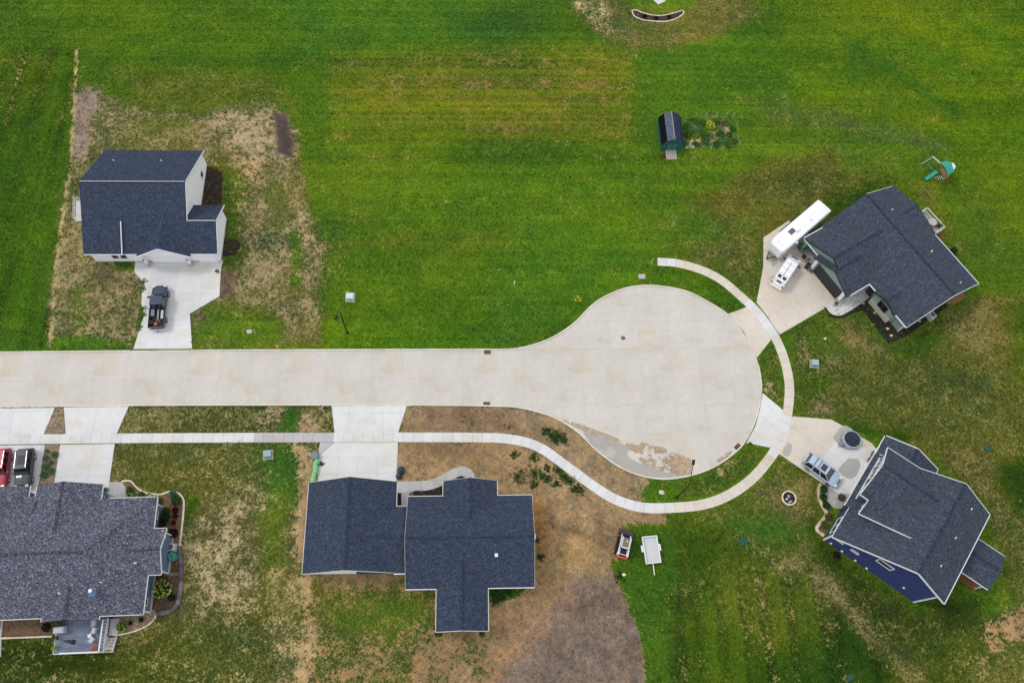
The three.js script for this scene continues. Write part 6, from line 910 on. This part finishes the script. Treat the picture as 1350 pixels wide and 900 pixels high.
function streetLight(base, head, label) {
  const q = P(...base), t = P(...head, 6.9), dx = t.x - q.x, dz = t.z - q.z, o = thing('street_lamp', label, 'street lamp', q.x, 0, q.z); part('pole', rod([0, 0, 0], [0, 6.5, 0], 0.1, 10, 0.06), M.black, o); part('base', cyl(0.17, 0.4, 0, 0.2, 0, 12, 0.13), M.black, o);
  part('arm', tube([[0, 6.35, 0], [dx * 0.25, 6.95, dz * 0.25], [dx * 0.7, 7.05, dz * 0.7], [dx, 6.95, dz]], 0.045, 16, 6), M.black, o); const h = part('lamp_head', bevelBox(0.34, 0.16, 0.62, 0, 0, 0, 0.06).rotateY(Math.atan2(dx, dz)).translate(dx * 1.06, 6.95, dz * 1.06), M.black, o); part('lens', box(0.24, 0.02, 0.4).rotateY(Math.atan2(dx, dz)).translate(dx * 1.06, 6.86, dz * 1.06), M.lampW, h); shade(o);
}
streetLight([458, 439], [443.4, 418], 'black street lamp beside the white utility box north of the street'); streetLight([892, 656], [914, 611], 'black street lamp between the turning circle curb and the sidewalk');
function transformer(px, label, col, w = 0.95, h = 0.75, turn = 0) { const q = P(...px, h / 2), o = thing('utility_box', label, 'utility box', q.x, 0, q.z, turn); part('cabinet', bevelBox(w, h, w * 0.9, 0, h / 2 + 0.05, 0, 0.05), col, o); part('lid', bevelBox(w * 0.9, 0.05, w * 0.8, 0, h + 0.07, 0), col, o); part('base_pad', bevelBox(w + 0.3, 0.1, w + 0.25, 0, 0.03, 0.03), M.stone, o); part('door_seam', [box(w * 0.96, 0.03, 0.02, 0, h * 0.75, w * 0.455), box(0.02, h * 0.7, 0.02, 0, h * 0.4, w * 0.455), box(0.12, 0.06, 0.04, 0.1, h * 0.45, w * 0.465)], M.darkTrim, o); shade(o); }
transformer([461.3, 391], 'pale grey utility box beside the lamp post in the grass', mat(rgb(196, 206, 212), 0.5), 1.0, 0.6); transformer([352.6, 598.4], 'blue grey utility box south of the sidewalk', mat(rgb(138, 164, 172), 0.5), 0.95, 0.55, 0.1); transformer([1074.6, 478.4], 'pale blue utility box on the lawn outside the curved sidewalk', mat(rgb(150, 176, 178), 0.5), 0.9, 0.55, -0.1);
{ const q = P(846.3, 364.5), o = thing('utility_vault', 'flat grey concrete vault lid beside the circle curb', 'vault lid', q.x, 0, q.z, 0.05); part('lid', bevelBox(0.92, 0.14, 0.7, 0, 0.05, 0, 0.03), M.greyc[0], o); part('handle', [box(0.1, 0.02, 0.04, 0.3, 0.125, 0), box(0.1, 0.02, 0.04, -0.3, 0.125, 0)], M.black, o); shade(o); }
{ const q = P(678, 375.5); shade(solo('marker_post', [rod([0, 0, 0], [0, 0.95, 0], 0.07, 10), cyl(0.08, 0.04, 0, 0.96, 0, 10)], M.trim, 'short white marker post standing alone in the grass', 'post', q.x, 0, q.z)); }
{ const q = P(859, 346.5), o = thing('marker_post', 'leaning white marker with an orange foot at the sidewalk end', 'post', q.x, 0, q.z); part('rod', rod([0, 0, 0], [0.15, 0.8, -0.25], 0.03, 8), M.trim, o); part('foot', cyl(0.14, 0.1, 0, 0.05, 0, 10, 0.1), mat(rgb(190, 140, 90), 0.8), o); shade(o); }
{ const q = P(328.4, 437, 0.4), o = thing('lot_sign', 'small white sign board leaning by the driveway lawn', 'sign', q.x, 0, q.z, 0.1); part('board', bevelBox(0.6, 0.5, 0.05).rotateX(-0.6).translate(0, 0.42, 0), M.trim, o); part('print', box(0.4, 0.06, 0.01).rotateX(-0.6).translate(0, 0.48, 0.035), M.grey, o); for (const x of [-0.25, 0.25]) part('stake', rod([x, 0, -0.06], [x, 0.6, -0.1], 0.02, 6), M.cedar, o); shade(o); const s = P(337.5, 440.5); shade(solo('wooden_stake', [rod([0, 0, 0], [-0.15, 0.9, -0.3], 0.03, 6), box(0.12, 0.03, 0.03, -0.13, 0.8, -0.27)], M.cream, 'slanting pale stake beside the small white sign', 'stake', s.x, 0, s.z)); }
{ const q = P(821.6, 445.6), o = thing('manhole_cover', 'round rusty manhole cover in the turning circle', 'manhole', q.x, 0.03, q.z); part('ring', new THREE.TorusGeometry(0.3, 0.03, 6, 28).rotateX(PI / 2).translate(0, 0.004, 0), M.stone, o); part('lid', [cyl(0.28, 0.02, 0, 0.008, 0, 24), ...[-2, -1, 0, 1, 2].map((k) => box(0.4 - Math.abs(k) * 0.08, 0.012, 0.03, 0, 0.022, k * 0.09))], mat(rgb(118, 98, 90), 0.7), o); shade(o); }
function inlet(px, turn, label) { const q = P(...px), o = thing('storm_drain', label, 'storm drain', q.x, 0.03, q.z, turn); part('frame', bevelBox(0.86, 0.03, 0.52, 0, 0.012, 0, 0.01), mat(rgb(96, 66, 58), 0.8), o); for (let k = 0; k < 7; k++) part('grate_bar', box(0.05, 0.025, 0.44, -0.33 + k * 0.11, 0.04, 0), mat(rgb(112, 74, 64), 0.7), o); shade(o); }
inlet([642.5, 464.3], 0, 'rust brown storm drain in the north gutter'); inlet([641.6, 532.4], 0, 'rust brown storm drain in the south gutter'); inlet([972.4, 588.6], 0.72, 'rust brown storm drain in the turning circle gutter by the blue house apron');
function mailbox(px, turn, label) { const q = P(...px, 0.6), o = thing('mailbox', label, 'mailbox', q.x, 0, q.z, turn); part('post', [box(0.1, 1.05, 0.1, 0, 0.52, 0), box(0.5, 0.08, 0.1, 0.1, 1.0, 0)], M.black, o); part('box', [box(0.5, 0.16, 0.2, 0.12, 1.12, 0), new THREE.CylinderGeometry(0.1, 0.1, 0.5, 12, 1, false, 0, PI).rotateZ(PI / 2).rotateX(-PI / 2).translate(0.12, 1.2, 0)], M.darkTrim, o); part('flag', box(0.1, 0.06, 0.02, 0.2, 1.28, 0.12), M.lampR, o); shade(o); }
mailbox([957.6, 404.4], 0.9, 'dark mailbox on a post beside the tan apron of the green house'); mailbox([987.6, 585.4], -0.8, 'dark mailbox on a post by the white apron of the blue house');
{ // round pool with dark cover
  const q = P(1123, 579.5, 0.5), o = thing('hot_tub', 'round tub with a dark blue cover on the blue house driveway', 'hot tub', q.x, 0.05, q.z), r = 1.12; part('shell', new THREE.LatheGeometry([[0, 0], [r, 0], [r + 0.05, 0.3], [r, 0.72], [r - 0.06, 0.76], [r - 0.12, 0.72], [0, 0.7]].map((p) => new THREE.Vector2(...p)), 32), mat(rgb(168, 180, 190), 0.6), o); part('cover', new THREE.LatheGeometry([[0, 0.8], [r * 0.6, 0.79], [r - 0.14, 0.76], [r - 0.1, 0.7]].map((p) => new THREE.Vector2(...p)), 32), mat(rgb(42, 54, 78), 0.8, { map: mm }), o); for (let k = 0; k < 10; k++) part('shell_rib', box(0.06, 0.7, 0.08, Math.cos(k * PI / 5) * (r + 0.03), 0.37, Math.sin(k * PI / 5) * (r + 0.03)).translate(0, 0, 0), M.grey, o); part('ladder_step', [bevelBox(0.4, 0.25, 0.5, -r - 0.28, 0.13, 0.5), bevelBox(0.3, 0.3, 0.5, -r - 0.2, 0.35, 0.5)], M.grey, o); shade(o);
}
{ // round planter ring
  const q = P(1040.2, 656.6), o = thing('fire_pit', 'round stone ring filled with dark rocks on the lawn', 'fire pit', q.x, 0, q.z); for (let k = 0; k < 18; k++) { const a = k * PI / 9; part('ring_stone', bevelBox(0.3, 0.24, 0.17, 0, 0, 0, 0.03).rotateY(-a + PI / 2).translate(Math.cos(a) * 0.82, 0.1, Math.sin(a) * 0.82), stoneMats[k % 3], o); } part('ash_bed', cyl(0.74, 0.06, 0, 0.03, 0, 24), M.mulchBlack, o);
  const r = rng(5); for (let k = 0; k < 12; k++) part('rock', new THREE.IcosahedronGeometry(0.14 + r() * 0.08, 0).scale(1, 0.7, 1.2).rotateY(r() * 6).translate((r() - 0.5) * 1, 0.12, (r() - 0.5) * 1), k % 3 ? M.darkTrim : M.stone, o); shade(o);
}
function rock(px, s, label, m = stoneMats[1]) { const q = P(...px), g = new THREE.IcosahedronGeometry(1, 2), p = g.attributes.position; for (let i = 0; i < p.count; i++) { const k = 0.85 + 0.3 * vn(p.getX(i) * 1.7 + 9 + px[0], p.getY(i) * 1.7 + p.getZ(i) * 1.3 + 5, 55); p.setXYZ(i, p.getX(i) * k * s, p.getY(i) * k * s * 0.6, p.getZ(i) * k * s * 0.8); } g.computeVertexNormals(); shade(solo('boulder', g, m, label, 'rock', q.x, s * 0.25, q.z)); }
rock([872.2, 649.2], 0.36, 'pale flat boulder on the verge by the street lamp'); rock([1088, 446.5], 0.2, 'small pale stones on the lawn near the black mulch', stoneMats[2]); rock([822.5, 757.4], 0.24, 'small pale lump of rubble behind the track loader', stoneMats[2]); rock([1170.5, 433.5], 0.22, 'small pale rock in the black mulch at the house corner'); rock([1175.2, 442.5], 0.22, 'pale rock near the tip of the black mulch bed'); rock([1212.8, 423.6], 0.16, 'pale rock in the black mulch beside the air conditioner'); rock([1153.5, 412.5], 0.25, 'mossy grey rock in the black mulch below the window', mat(rgb(140, 130, 100), 0.9)); rock([1138.5, 400], 0.17, 'small rock in the black mulch by the front walk end'); rock([926.5, 152], 0.05, 'tiny white stone by the vegetable plot');
// mulch beds
function bedSheet(px, m, label, y = 0.045, given) { const pts = given || PP(px); let cx = 0, cz = 0; pts.forEach((p) => { cx += p.x / pts.length; cz += p.z / pts.length; }); const o = solo('mulch_bed', prism(pts.map((p) => ({ x: p.x - cx, z: p.z - cz })), -0.04, y), m, label, 'mulch bed', cx, 0, cz); return shade(o); }
bedSheet([[1086, 404.5], [1094, 417], [1107, 420.5], [1125, 413], [1137, 409], [1146, 419.5], [1160, 438], [1172.4, 453.4], [1193.6, 444], [1226.6, 421], [1251, 403.5], [1244, 396], [1200, 415], [1172, 405], [1158, 380], [1146, 394], [1122, 410], [1107, 417], [1097, 414.5], [1089, 405.4]], M.mulchBlack, 'black mulch bed wrapping the front walk and corner of the green house');
bedSheet([[1247, 400], [1268, 384], [1275, 391.8], [1258, 402]], wood(150, 112, 60), 'brown timber landing beside the green house air conditioner', 0.12); bedSheet([[1237, 308], [1243.5, 304], [1246, 313], [1239, 318]], mulch(150, 118, 66), 'brown patch beside the green house rear deck');
bedSheet(null, M.soilDark, 'dark soil bed along the tall white wall', 0.045, ragged([[269, 214], [280, 222], [291, 226], [292, 246], [288, 272], [262, 276], [262, 240]], 311, 0.3)); bedSheet(null, M.soilDark, 'dark soil patch beside the white garage wall', 0.045, ragged([[292, 314], [314, 318], [316, 327], [308, 336], [292, 336]], 312, 0.3));
bedSheet([[545, 647.4], [562, 647], [578, 642.5], [590, 637], [592, 658], [545, 658]], M.mulchBlack, 'black mulch strip between the curved walk and the blue grey eave', 0.06); bedSheet([[524, 650], [529, 650], [529, 670], [524, 670]], M.mulchBlack, 'black mulch slot beside the garage notch', 0.072); bedSheet([[601, 631], [608, 627], [613, 629], [616, 636], [601, 637]], M.mulchBlack, 'black mulch pocket inside the curve of the front walk', 0.062);
{ // curved bed at the far lawn
  const out = [[833, 14.5], [836, 21], [846, 26], [860, 28], [878, 28.5], [892, 24.5], [901, 18], [900.5, 14.5], [892, 16.5], [876, 20.5], [862, 20.5], [848, 17.5], [838, 13.5], [833, 14.5]], o = thing('garden_bed', 'crescent shaped dark mulch bed with pale stone edging on the far lawn', 'garden bed'), ring = smooth(PP(out), 60); part('mulch', prism(ring.slice(0, -1), -0.03, 0.06), M.mulchPlum, o); pieces(o, ring, 0.16, 0.42, stoneMats, 'edging_block', -0.02, 0.12, 0.02); rebase(o, P(867, 22).x, P(867, 22).z); shade(o);
  for (const [x, y] of [[850, 21.5], [865, 24], [882, 22.5]]) shrub('shrub', 'small dark shrub in the crescent shaped mulch bed', 'shrub', [x, y], 0.7, 0.4, [leafMat(40, 30, 34), M.leafDark[1]], { group: 'shrubs in the crescent bed' });
}
{ // front planting of the blue house
  const arc = [[1082, 638], [1079, 645], [1079.3, 652.5], [1081.5, 661], [1085, 669], [1089.5, 676.5], [1084, 686], [1076.5, 697.6], [1086, 706.5]], o = thing('garden_bed', 'narrow bed with tan block edging at the blue house front walk', 'garden bed'); part('mulch', prism(PP([[1083, 638.5], [1080.6, 646], [1081, 653], [1083, 660], [1090, 673], [1078.5, 697], [1087, 704.5], [1100, 682], [1094, 668], [1088, 658], [1087.4, 646]]), -0.03, 0.03), M.gravelRed, o); edging(o, smooth(PP(arc), 60), 0.36, 0.2, 0.4, [mat(rgb(196, 178, 148), 0.9), mat(rgb(182, 164, 136), 0.9), mat(rgb(206, 190, 162), 0.9)]); rebase(o, P(1086, 670).x, P(1086, 670).z); shade(o);
  for (const [x, y] of [[1086.3, 644.5], [1085.4, 655], [1089.5, 666]]) shrub('boxwood_shrub', 'rounded dark green shrub in the bed along the blue house walk', 'shrub', [x, y], 0.95, 0.5, [M.leaf[1], M.leafDark[0]], { group: 'rounded shrubs along the blue house walk' });
  shrub('shrub', 'reddish brown shrub beside the blue house front window', 'shrub', [1093, 681], 1.0, 0.5, [leafMat(110, 80, 50), M.leaf[1]]); shrub('shrub', 'dry brown shrub at the blue house entry', 'shrub', [1109.5, 655.5], 0.9, 0.7, [leafMat(110, 88, 60), leafMat(70, 66, 40)]); shrub('shrub', 'green and tan plant at the corner of the blue house bed', 'shrub', [1087, 692], 1.0, 0.4, [leafMat(120, 110, 60), M.leaf[1]]); shrub('shrub', 'dark twiggy shrub below the navy side wall', 'shrub', [1103, 731.5], 0.9, 0.5, [leafMat(56, 44, 34), leafMat(40, 34, 28)]);
  const bq = P(1148.5, 601, 0.4), b = thing('bicycle', 'dark bicycle leaning at the blue house garage', 'bicycle', bq.x, 0.06, bq.z, 0.92); for (const x of [-0.5, 0.5]) part('wheel', new THREE.TorusGeometry(0.32, 0.035, 6, 24).translate(x, 0.33, 0), M.rubber, b); part('frame', [rod([-0.5, 0.33, 0], [0.05, 0.35, 0], 0.025), rod([0.05, 0.35, 0], [-0.15, 0.85, 0], 0.025), rod([-0.12, 0.75, 0], [0.42, 0.8, 0], 0.025), rod([0.05, 0.35, 0], [0.42, 0.78, 0], 0.025), rod([0.5, 0.33, 0], [0.4, 0.95, 0], 0.025), rod([-0.5, 0.33, 0], [-0.13, 0.75, 0], 0.02)], M.darkTrim, b); part('handlebar', rod([0.4, 0.97, -0.28], [0.4, 0.97, 0.28], 0.02), M.black, b); part('saddle', bevelBox(0.26, 0.06, 0.14, -0.17, 0.88, 0), M.black, b); shade(b);
}
// things at the open bay of the green house
{ const gq = P(1059.5, 339.5, 0.6), g = thing('kettle_grill', 'black grill standing outside the open garage bay', 'grill', gq.x, 0.05, gq.z, 0.4); part('firebox', new THREE.LatheGeometry([[0, 0.5], [0.24, 0.58], [0.32, 0.75], [0.33, 0.82], [0.26, 0.98], [0.1, 1.06], [0, 1.07]].map((p) => new THREE.Vector2(...p)), 18), M.black, g); for (const k of [0, 2.1, 4.2]) part('leg', rod([Math.cos(k) * 0.32, 0, Math.sin(k) * 0.32], [Math.cos(k) * 0.2, 0.6, Math.sin(k) * 0.2], 0.02, 6), M.grey, g); part('side_shelf', bevelBox(0.5, 0.04, 0.4, 0.5, 0.76, 0), M.grey, g); shade(g);
  const bin = (px, label, col, turn = 0.5) => { const q = P(...px, 0.8), o = thing('wheelie_bin', label, 'bin', q.x, 0.05, q.z, turn); part('body', frustum(-0.22, 0.22, 0.25, 0.06, -0.28, 0.28, 0.29, 0.95), col, o); part('lid', bevelBox(0.62, 0.07, 0.64, 0, 0.99, 0, 0.03), col, o); for (const z of [-0.24, 0.24]) part('wheel', new THREE.CylinderGeometry(0.1, 0.1, 0.06, 12).rotateX(PI / 2).translate(-0.24, 0.1, z), M.rubber, o); shade(o); };
  bin([1056.5, 323], 'teal wheeled bin behind the camper', mat(rgb(30, 104, 92), 0.6)); bin([1066, 349.5], 'dark wheeled bin beside the open garage bay', M.darkTrim, 0.8);
  const pot = (px, label) => { const q = P(...px, 0.3), o = thing('flower_pot', label, 'potted plant', q.x, 0.05, q.z); part('pot', new THREE.LatheGeometry([[0, 0], [0.16, 0], [0.24, 0.34], [0.27, 0.36], [0.22, 0.32], [0, 0.3]].map((p) => new THREE.Vector2(...p)), 16), M.stone, o); part('plant', leaves(90, 0.24, 0.3, 0.24, 0.06, plantSeed++).translate(0, 0.28, 0), M.leafDark[0], o); shade(o); };
  pot([1069, 357], 'round pot at the left pillar of the dark garage door'); pot([1102.5, 400.5], 'round pot at the right pillar of the dark garage door'); pot([286, 357.5], 'round planter on the white driveway by the garage corner');
  const tq = P(1229.6, 292.5, 1.4), t = thing('patio_table', 'round pale table on the rear deck of the green house', 'table', tq.x, 0.76, tq.z); part('table_top', [cyl(0.6, 0.05, 0, 0.72, 0, 28)], M.greyc[1], t); part('pedestal', [cyl(0.05, 0.7, 0, 0.35, 0, 10), cyl(0.3, 0.04, 0, 0.02, 0, 16)], M.black, t); shade(t);
  const cq = P(1238, 297.5, 1.1), c = thing('deck_chair', 'dark chair on the rear deck corner of the green house', 'chair', cq.x, 0.76, cq.z, 2.2); part('seat', bevelBox(0.5, 0.07, 0.5, 0, 0.42, 0), M.black, c); part('backrest', bevelBox(0.07, 0.6, 0.5, -0.25, 0.72, 0), M.black, c); for (const x of [-0.2, 0.2]) for (const z of [-0.2, 0.2]) part('leg', box(0.05, 0.4, 0.05, x, 0.2, z), M.black, c); shade(c);
  shrub('shrub', 'dark teal shrub at the rear wall of the green house', 'shrub', [1257, 331], 0.9, 1.0, [leafMat(30, 56, 46), M.leafDark[1]]); }
{ // green corrugated pipe with a grey cap
  const pts = [[418.6, 605.5], [415.8, 612], [415.6, 620], [413.2, 628], [411.4, 638]].map((p) => { const q = P(...p, 0.3); return [q.x, 0.32, q.z]; }), c = P(413, 622), o = thing('drain_pipe', 'light green corrugated pipe with a grey cap lying beside the driveway', 'pipe', c.x, 0, c.z), curve = new THREE.CatmullRomCurve3(pts.map((p) => new THREE.Vector3(p[0] - c.x, p[1], p[2] - c.z))), gm = mat(rgb(124, 190, 138), 0.5);
  part('pipe', new THREE.TubeGeometry(curve, 40, 0.3, 14), gm, o); for (let k = 0; k < 6; k++) { const u = 0.06 + k * 0.165, p = curve.getPointAt(u), t = curve.getTangentAt(u); part('pipe_ring', new THREE.TorusGeometry(0.31, 0.035, 6, 18).applyQuaternion(new THREE.Quaternion().setFromUnitVectors(new THREE.Vector3(0, 0, 1), t)).translate(p.x, p.y, p.z), k % 2 ? mat(rgb(108, 176, 124), 0.5) : gm, o); }
  const q = P(414.7, 600.5, 0.5); const cap = part('cap', [cyl(0.44, 0.66, q.x - c.x, 0.34, q.z - c.z, 20), cyl(0.46, 0.05, q.x - c.x, 0.68, q.z - c.z, 20)], mat(rgb(110, 122, 142), 0.6), o); shade(o); }
{ const q = P(528, 622.5, 0.3), o = thing('rubbish_bag', 'pair of black rubbish bags dumped beside the driveway edge', 'rubbish bags', q.x, 0, q.z), bagM = mat(rgb(40, 44, 54), 0.35); for (const [x, z, s] of [[0.05, -0.2, 0.5], [-0.2, 0.45, 0.38]]) { const g = new THREE.IcosahedronGeometry(s, 3), p = g.attributes.position; for (let i = 0; i < p.count; i++) { const k = 0.8 + 0.4 * vn(p.getX(i) * 5 + x * 9 + 7, p.getZ(i) * 5 + p.getY(i) * 4 + 3, 66); p.setXYZ(i, p.getX(i) * k, Math.max(p.getY(i) * k, -s * 0.55), p.getZ(i) * k); } g.computeVertexNormals(); const b = part('bag', g.translate(x, s * 0.55, z), bagM, o); part('knot', new THREE.ConeGeometry(0.08, 0.16, 8).translate(x + 0.05, s * 1.5, z), bagM, b); } shade(o); }
function lidBox(px, s, label, col = mat(rgb(26, 74, 58), 0.7)) { const q = P(...px), o = thing('irrigation_cover', label, 'cover', q.x, 0, q.z, 0.6); part('frame', bevelBox(s, 0.14, s * 0.8, 0, 0.05, 0, 0.04), col, o); part('lid', bevelBox(s * 0.7, 0.05, s * 0.55, 0, 0.14, 0, 0.02), col, o); shade(o); }
lidBox([980, 713.5], 1.1, 'low teal green plastic cover set in the striped lawn'); lidBox([1303.5, 592], 0.95, 'dark green plastic cover in the dry lawn behind the blue house'); lidBox([1121, 893], 0.8, 'small teal cover low in the dark striped lawn');
{ // handrail and unit on the west wall of the white house
  const o = thing('handrail', 'white metal handrail on the west side of the white house', 'handrail'), q = [P(108, 265), P(100, 265), P(100, 292), P(108, 292)]; for (let i = 0; i < 3; i++) { for (const y of [0.5, 0.95]) part('rail', rod([q[i].x, y, q[i].z], [q[i + 1].x, y, q[i + 1].z], 0.035, 6), M.trim, o); } for (const p of [q[1], q[2]]) part('post', rod([p.x, 0, p.z], [p.x, 1, p.z], 0.04, 6), M.trim, o); part('landing', prism(q, -0.02, 0.16), M.white[1], o); rebase(o, q[1].x, q[1].z); shade(o); }
function weeds(label, px, d, group, mats) {   // a ragged low patch: tufts thrown round the middle, thinning outward
  const c = P(...px), s = plantSeed++, r = rng(s * 31), t = thing('weed_clump', label, 'weeds', c.x, 0.01, c.z, 0, group);
  mats.forEach((m, i) => { const l = []; for (let k = 0; k < 5 + d * 7; k++) { const a = r() * PI * 2, q = d * 0.62 * r() * (0.7 + 0.5 * vn(Math.cos(a) * 1.5 + s, Math.sin(a) * 1.5, 9)), u = d * (0.1 + 0.12 * r()); l.push(leaves(16, u, 0.09 + 0.08 * r(), u, 0.07, s * 100 + k * 2 + i, 0).translate(Math.cos(a) * q, 0, Math.sin(a) * q)); } part('foliage', l, m, t).userData.kind = 'stuff'; });
  return shade(t);
}
// weeds and young grass on the bare clay, scattered flowering weed
shrub('weed_clump', 'yellow green weed standing out in the mown grass', 'weed', [761.5, 394.5], 1.1, 0.35, M.leafYellow, { n: 90, fill: 0.2 });
{ const spots = [[678, 599, 0.9], [703, 604, 1.1], [716, 586, 0], [683, 629, 1.6], [705, 623, 1.4], [714, 629, 1.4], [722, 631, 0.9], [703, 639, 0.8], [733, 637, 1.0], [722, 618, 0.7], [737, 621, 1.2], [745, 628, 1.1], [750, 634, 1.2], [758, 642, 1.0], [764, 647, 0.8], [719, 568, 1.0], [728, 573, 1.1], [737, 575, 1.3], [742, 581, 1.0], [733, 581, 0.9], [424, 612, 0.5], [651, 786, 1.6], [660, 783, 1.6], [668, 780, 1.3], [577, 834, 0.7], [636, 834, 0.8], [815, 760, 1.1], [712, 735, 0.7], [708, 712, 0.6]].filter((s) => s[2]);
  for (const [x, y, d] of spots) {
    const [label, group] = y < 590 ? ['low dark green weeds on the clay verge between the curb and the curved walk', 'weeds on the clay verge'] : x > 670 && y < 655 ? ['low dark green weed patch on the clay inside the bend of the walk', 'weeds inside the walk bend'] : y > 770 && x > 645 ? ['dark green weeds in the inner corner behind the blue grey roof', 'weeds in the inner corner'] : y > 830 ? ['small weeds at the foot of the rear wing gable', 'weeds at the rear wing'] : x > 800 ? ['weed clump beside the rubble behind the track loader', undefined] : x > 700 ? ['small weeds against the east wall of the clay lot house', 'weeds at the east wall'] : ['small weeds beside the grey cap of the green pipe', undefined];
    weeds(label, [x, y], d * 1.2, group, [M.leaf[1], M.leafDark[0]]);
  }
  for (const [x, y, d] of [[189, 372, 0.8], [187.5, 381, 0.7], [188, 408, 0.9], [186, 416, 0.8], [183, 432, 0.7], [170, 347, 1.0], [162, 349, 0.8], [154, 348, 0.8], [83, 459, 0.7], [161, 460, 0.8], [300, 345, 0.8], [297, 300, 0.9]]) weeds('bright green weeds along the edge of the white house driveway', [x, y], d * 1.2, 'weeds by the white house', [M.leaf[0], M.leaf[2]]); }

// ---------------------------------------------------------------- grass tufts standing on the lawns, coloured like the turf they grow in
{
  const MC = 0.2, mw = Math.ceil((GX1 - GX0) / MC), mh = Math.ceil((GZ1 - GZ0) / MC), mask = new Uint8Array(mw * mh);
  const fill = (poly, closed, reach) => { const xs = poly.map((q) => q.x), zs = poly.map((q) => q.z), i0 = Math.max(0, Math.floor((Math.min(...xs) - 1 - GX0) / MC)), i1 = Math.min(mw - 1, Math.ceil((Math.max(...xs) + 1 - GX0) / MC)), j0 = Math.max(0, Math.floor((Math.min(...zs) - 1 - GZ0) / MC)), j1 = Math.min(mh - 1, Math.ceil((Math.max(...zs) + 1 - GZ0) / MC)); for (let j = j0; j <= j1; j++) for (let i = i0; i <= i1; i++) if (!mask[j * mw + i] && sdist(poly, GX0 + (i + 0.5) * MC, GZ0 + (j + 0.5) * MC, closed) < reach) mask[j * mw + i] = 1; };
  paved.forEach((q) => fill(q, true, 0.03));
  for (let i = 0; i < walkLine.length - 1; i++) fill([walkLine[i], walkLine[i + 1]], false, 0.66);
  const blades = [], r = rng(4242); for (let k = 0; k < 5; k++) { const a = k * 1.26 + r(), c = Math.cos(a), s = Math.sin(a), h = 0.07 + 0.06 * r(), o = 0.03 + 0.05 * r(), w = 0.016; blades.push(-s * w, 0, c * w, s * w, 0, -c * w, c * o * 1.6, h, s * o * 1.6); }
  const N = 170000, geo = tris(blades), grass = new THREE.InstancedMesh(geo, rough(new THREE.Color(1, 1, 1), { side: THREE.DoubleSide }), N), m4 = new THREE.Matrix4(), q = new THREE.Quaternion(), up = new THREE.Vector3(0, 1, 0), col = new THREE.Color();
  let n = 0; const x0 = -82, x1 = 88, z0 = -62, z1 = 46;
  for (let tries = 0; n < N && tries < N * 4; tries++) {
    const x = lerp(x0, x1, r()), z = lerp(z0, z1, r());
    if (mask[Math.floor((z - GZ0) / MC) * mw + Math.floor((x - GX0) / MC)]) continue;
    const t = painted.find((p) => x >= p.x0 && x < p.x1), i = Math.floor((x - t.x0) / (t.x1 - t.x0) * t.w), j = Math.floor((z - t.z0) / (t.z1 - t.z0) * t.h), o = (j * t.w + i) * 4, R0 = t.data[o], G0 = t.data[o + 1], B0 = t.data[o + 2];
    if (R0 > G0 * 1.08 && r() > 0.12) continue;   // few on bare soil
    const k = 1.05 + 0.35 * r(), s = 0.7 + 0.9 * r(); col.setRGB(lin(Math.min(255, R0 * k)), lin(Math.min(255, G0 * k)), lin(B0 * k));
    m4.compose(new THREE.Vector3(x, 0, z), q.setFromAxisAngle(up, r() * 6.28), new THREE.Vector3(s * 1.3, s, s * 1.3)); grass.setMatrixAt(n, m4); grass.setColorAt(n, col); n++;
  }
  grass.count = n; grass.name = 'grass'; grass.userData = { kind: 'stuff', label: 'grass tufts covering the lawns and meadow', category: 'grass' }; grass.castShadow = true; grass.receiveShadow = true; scene.add(grass);
}

renderer.render(scene, camera);
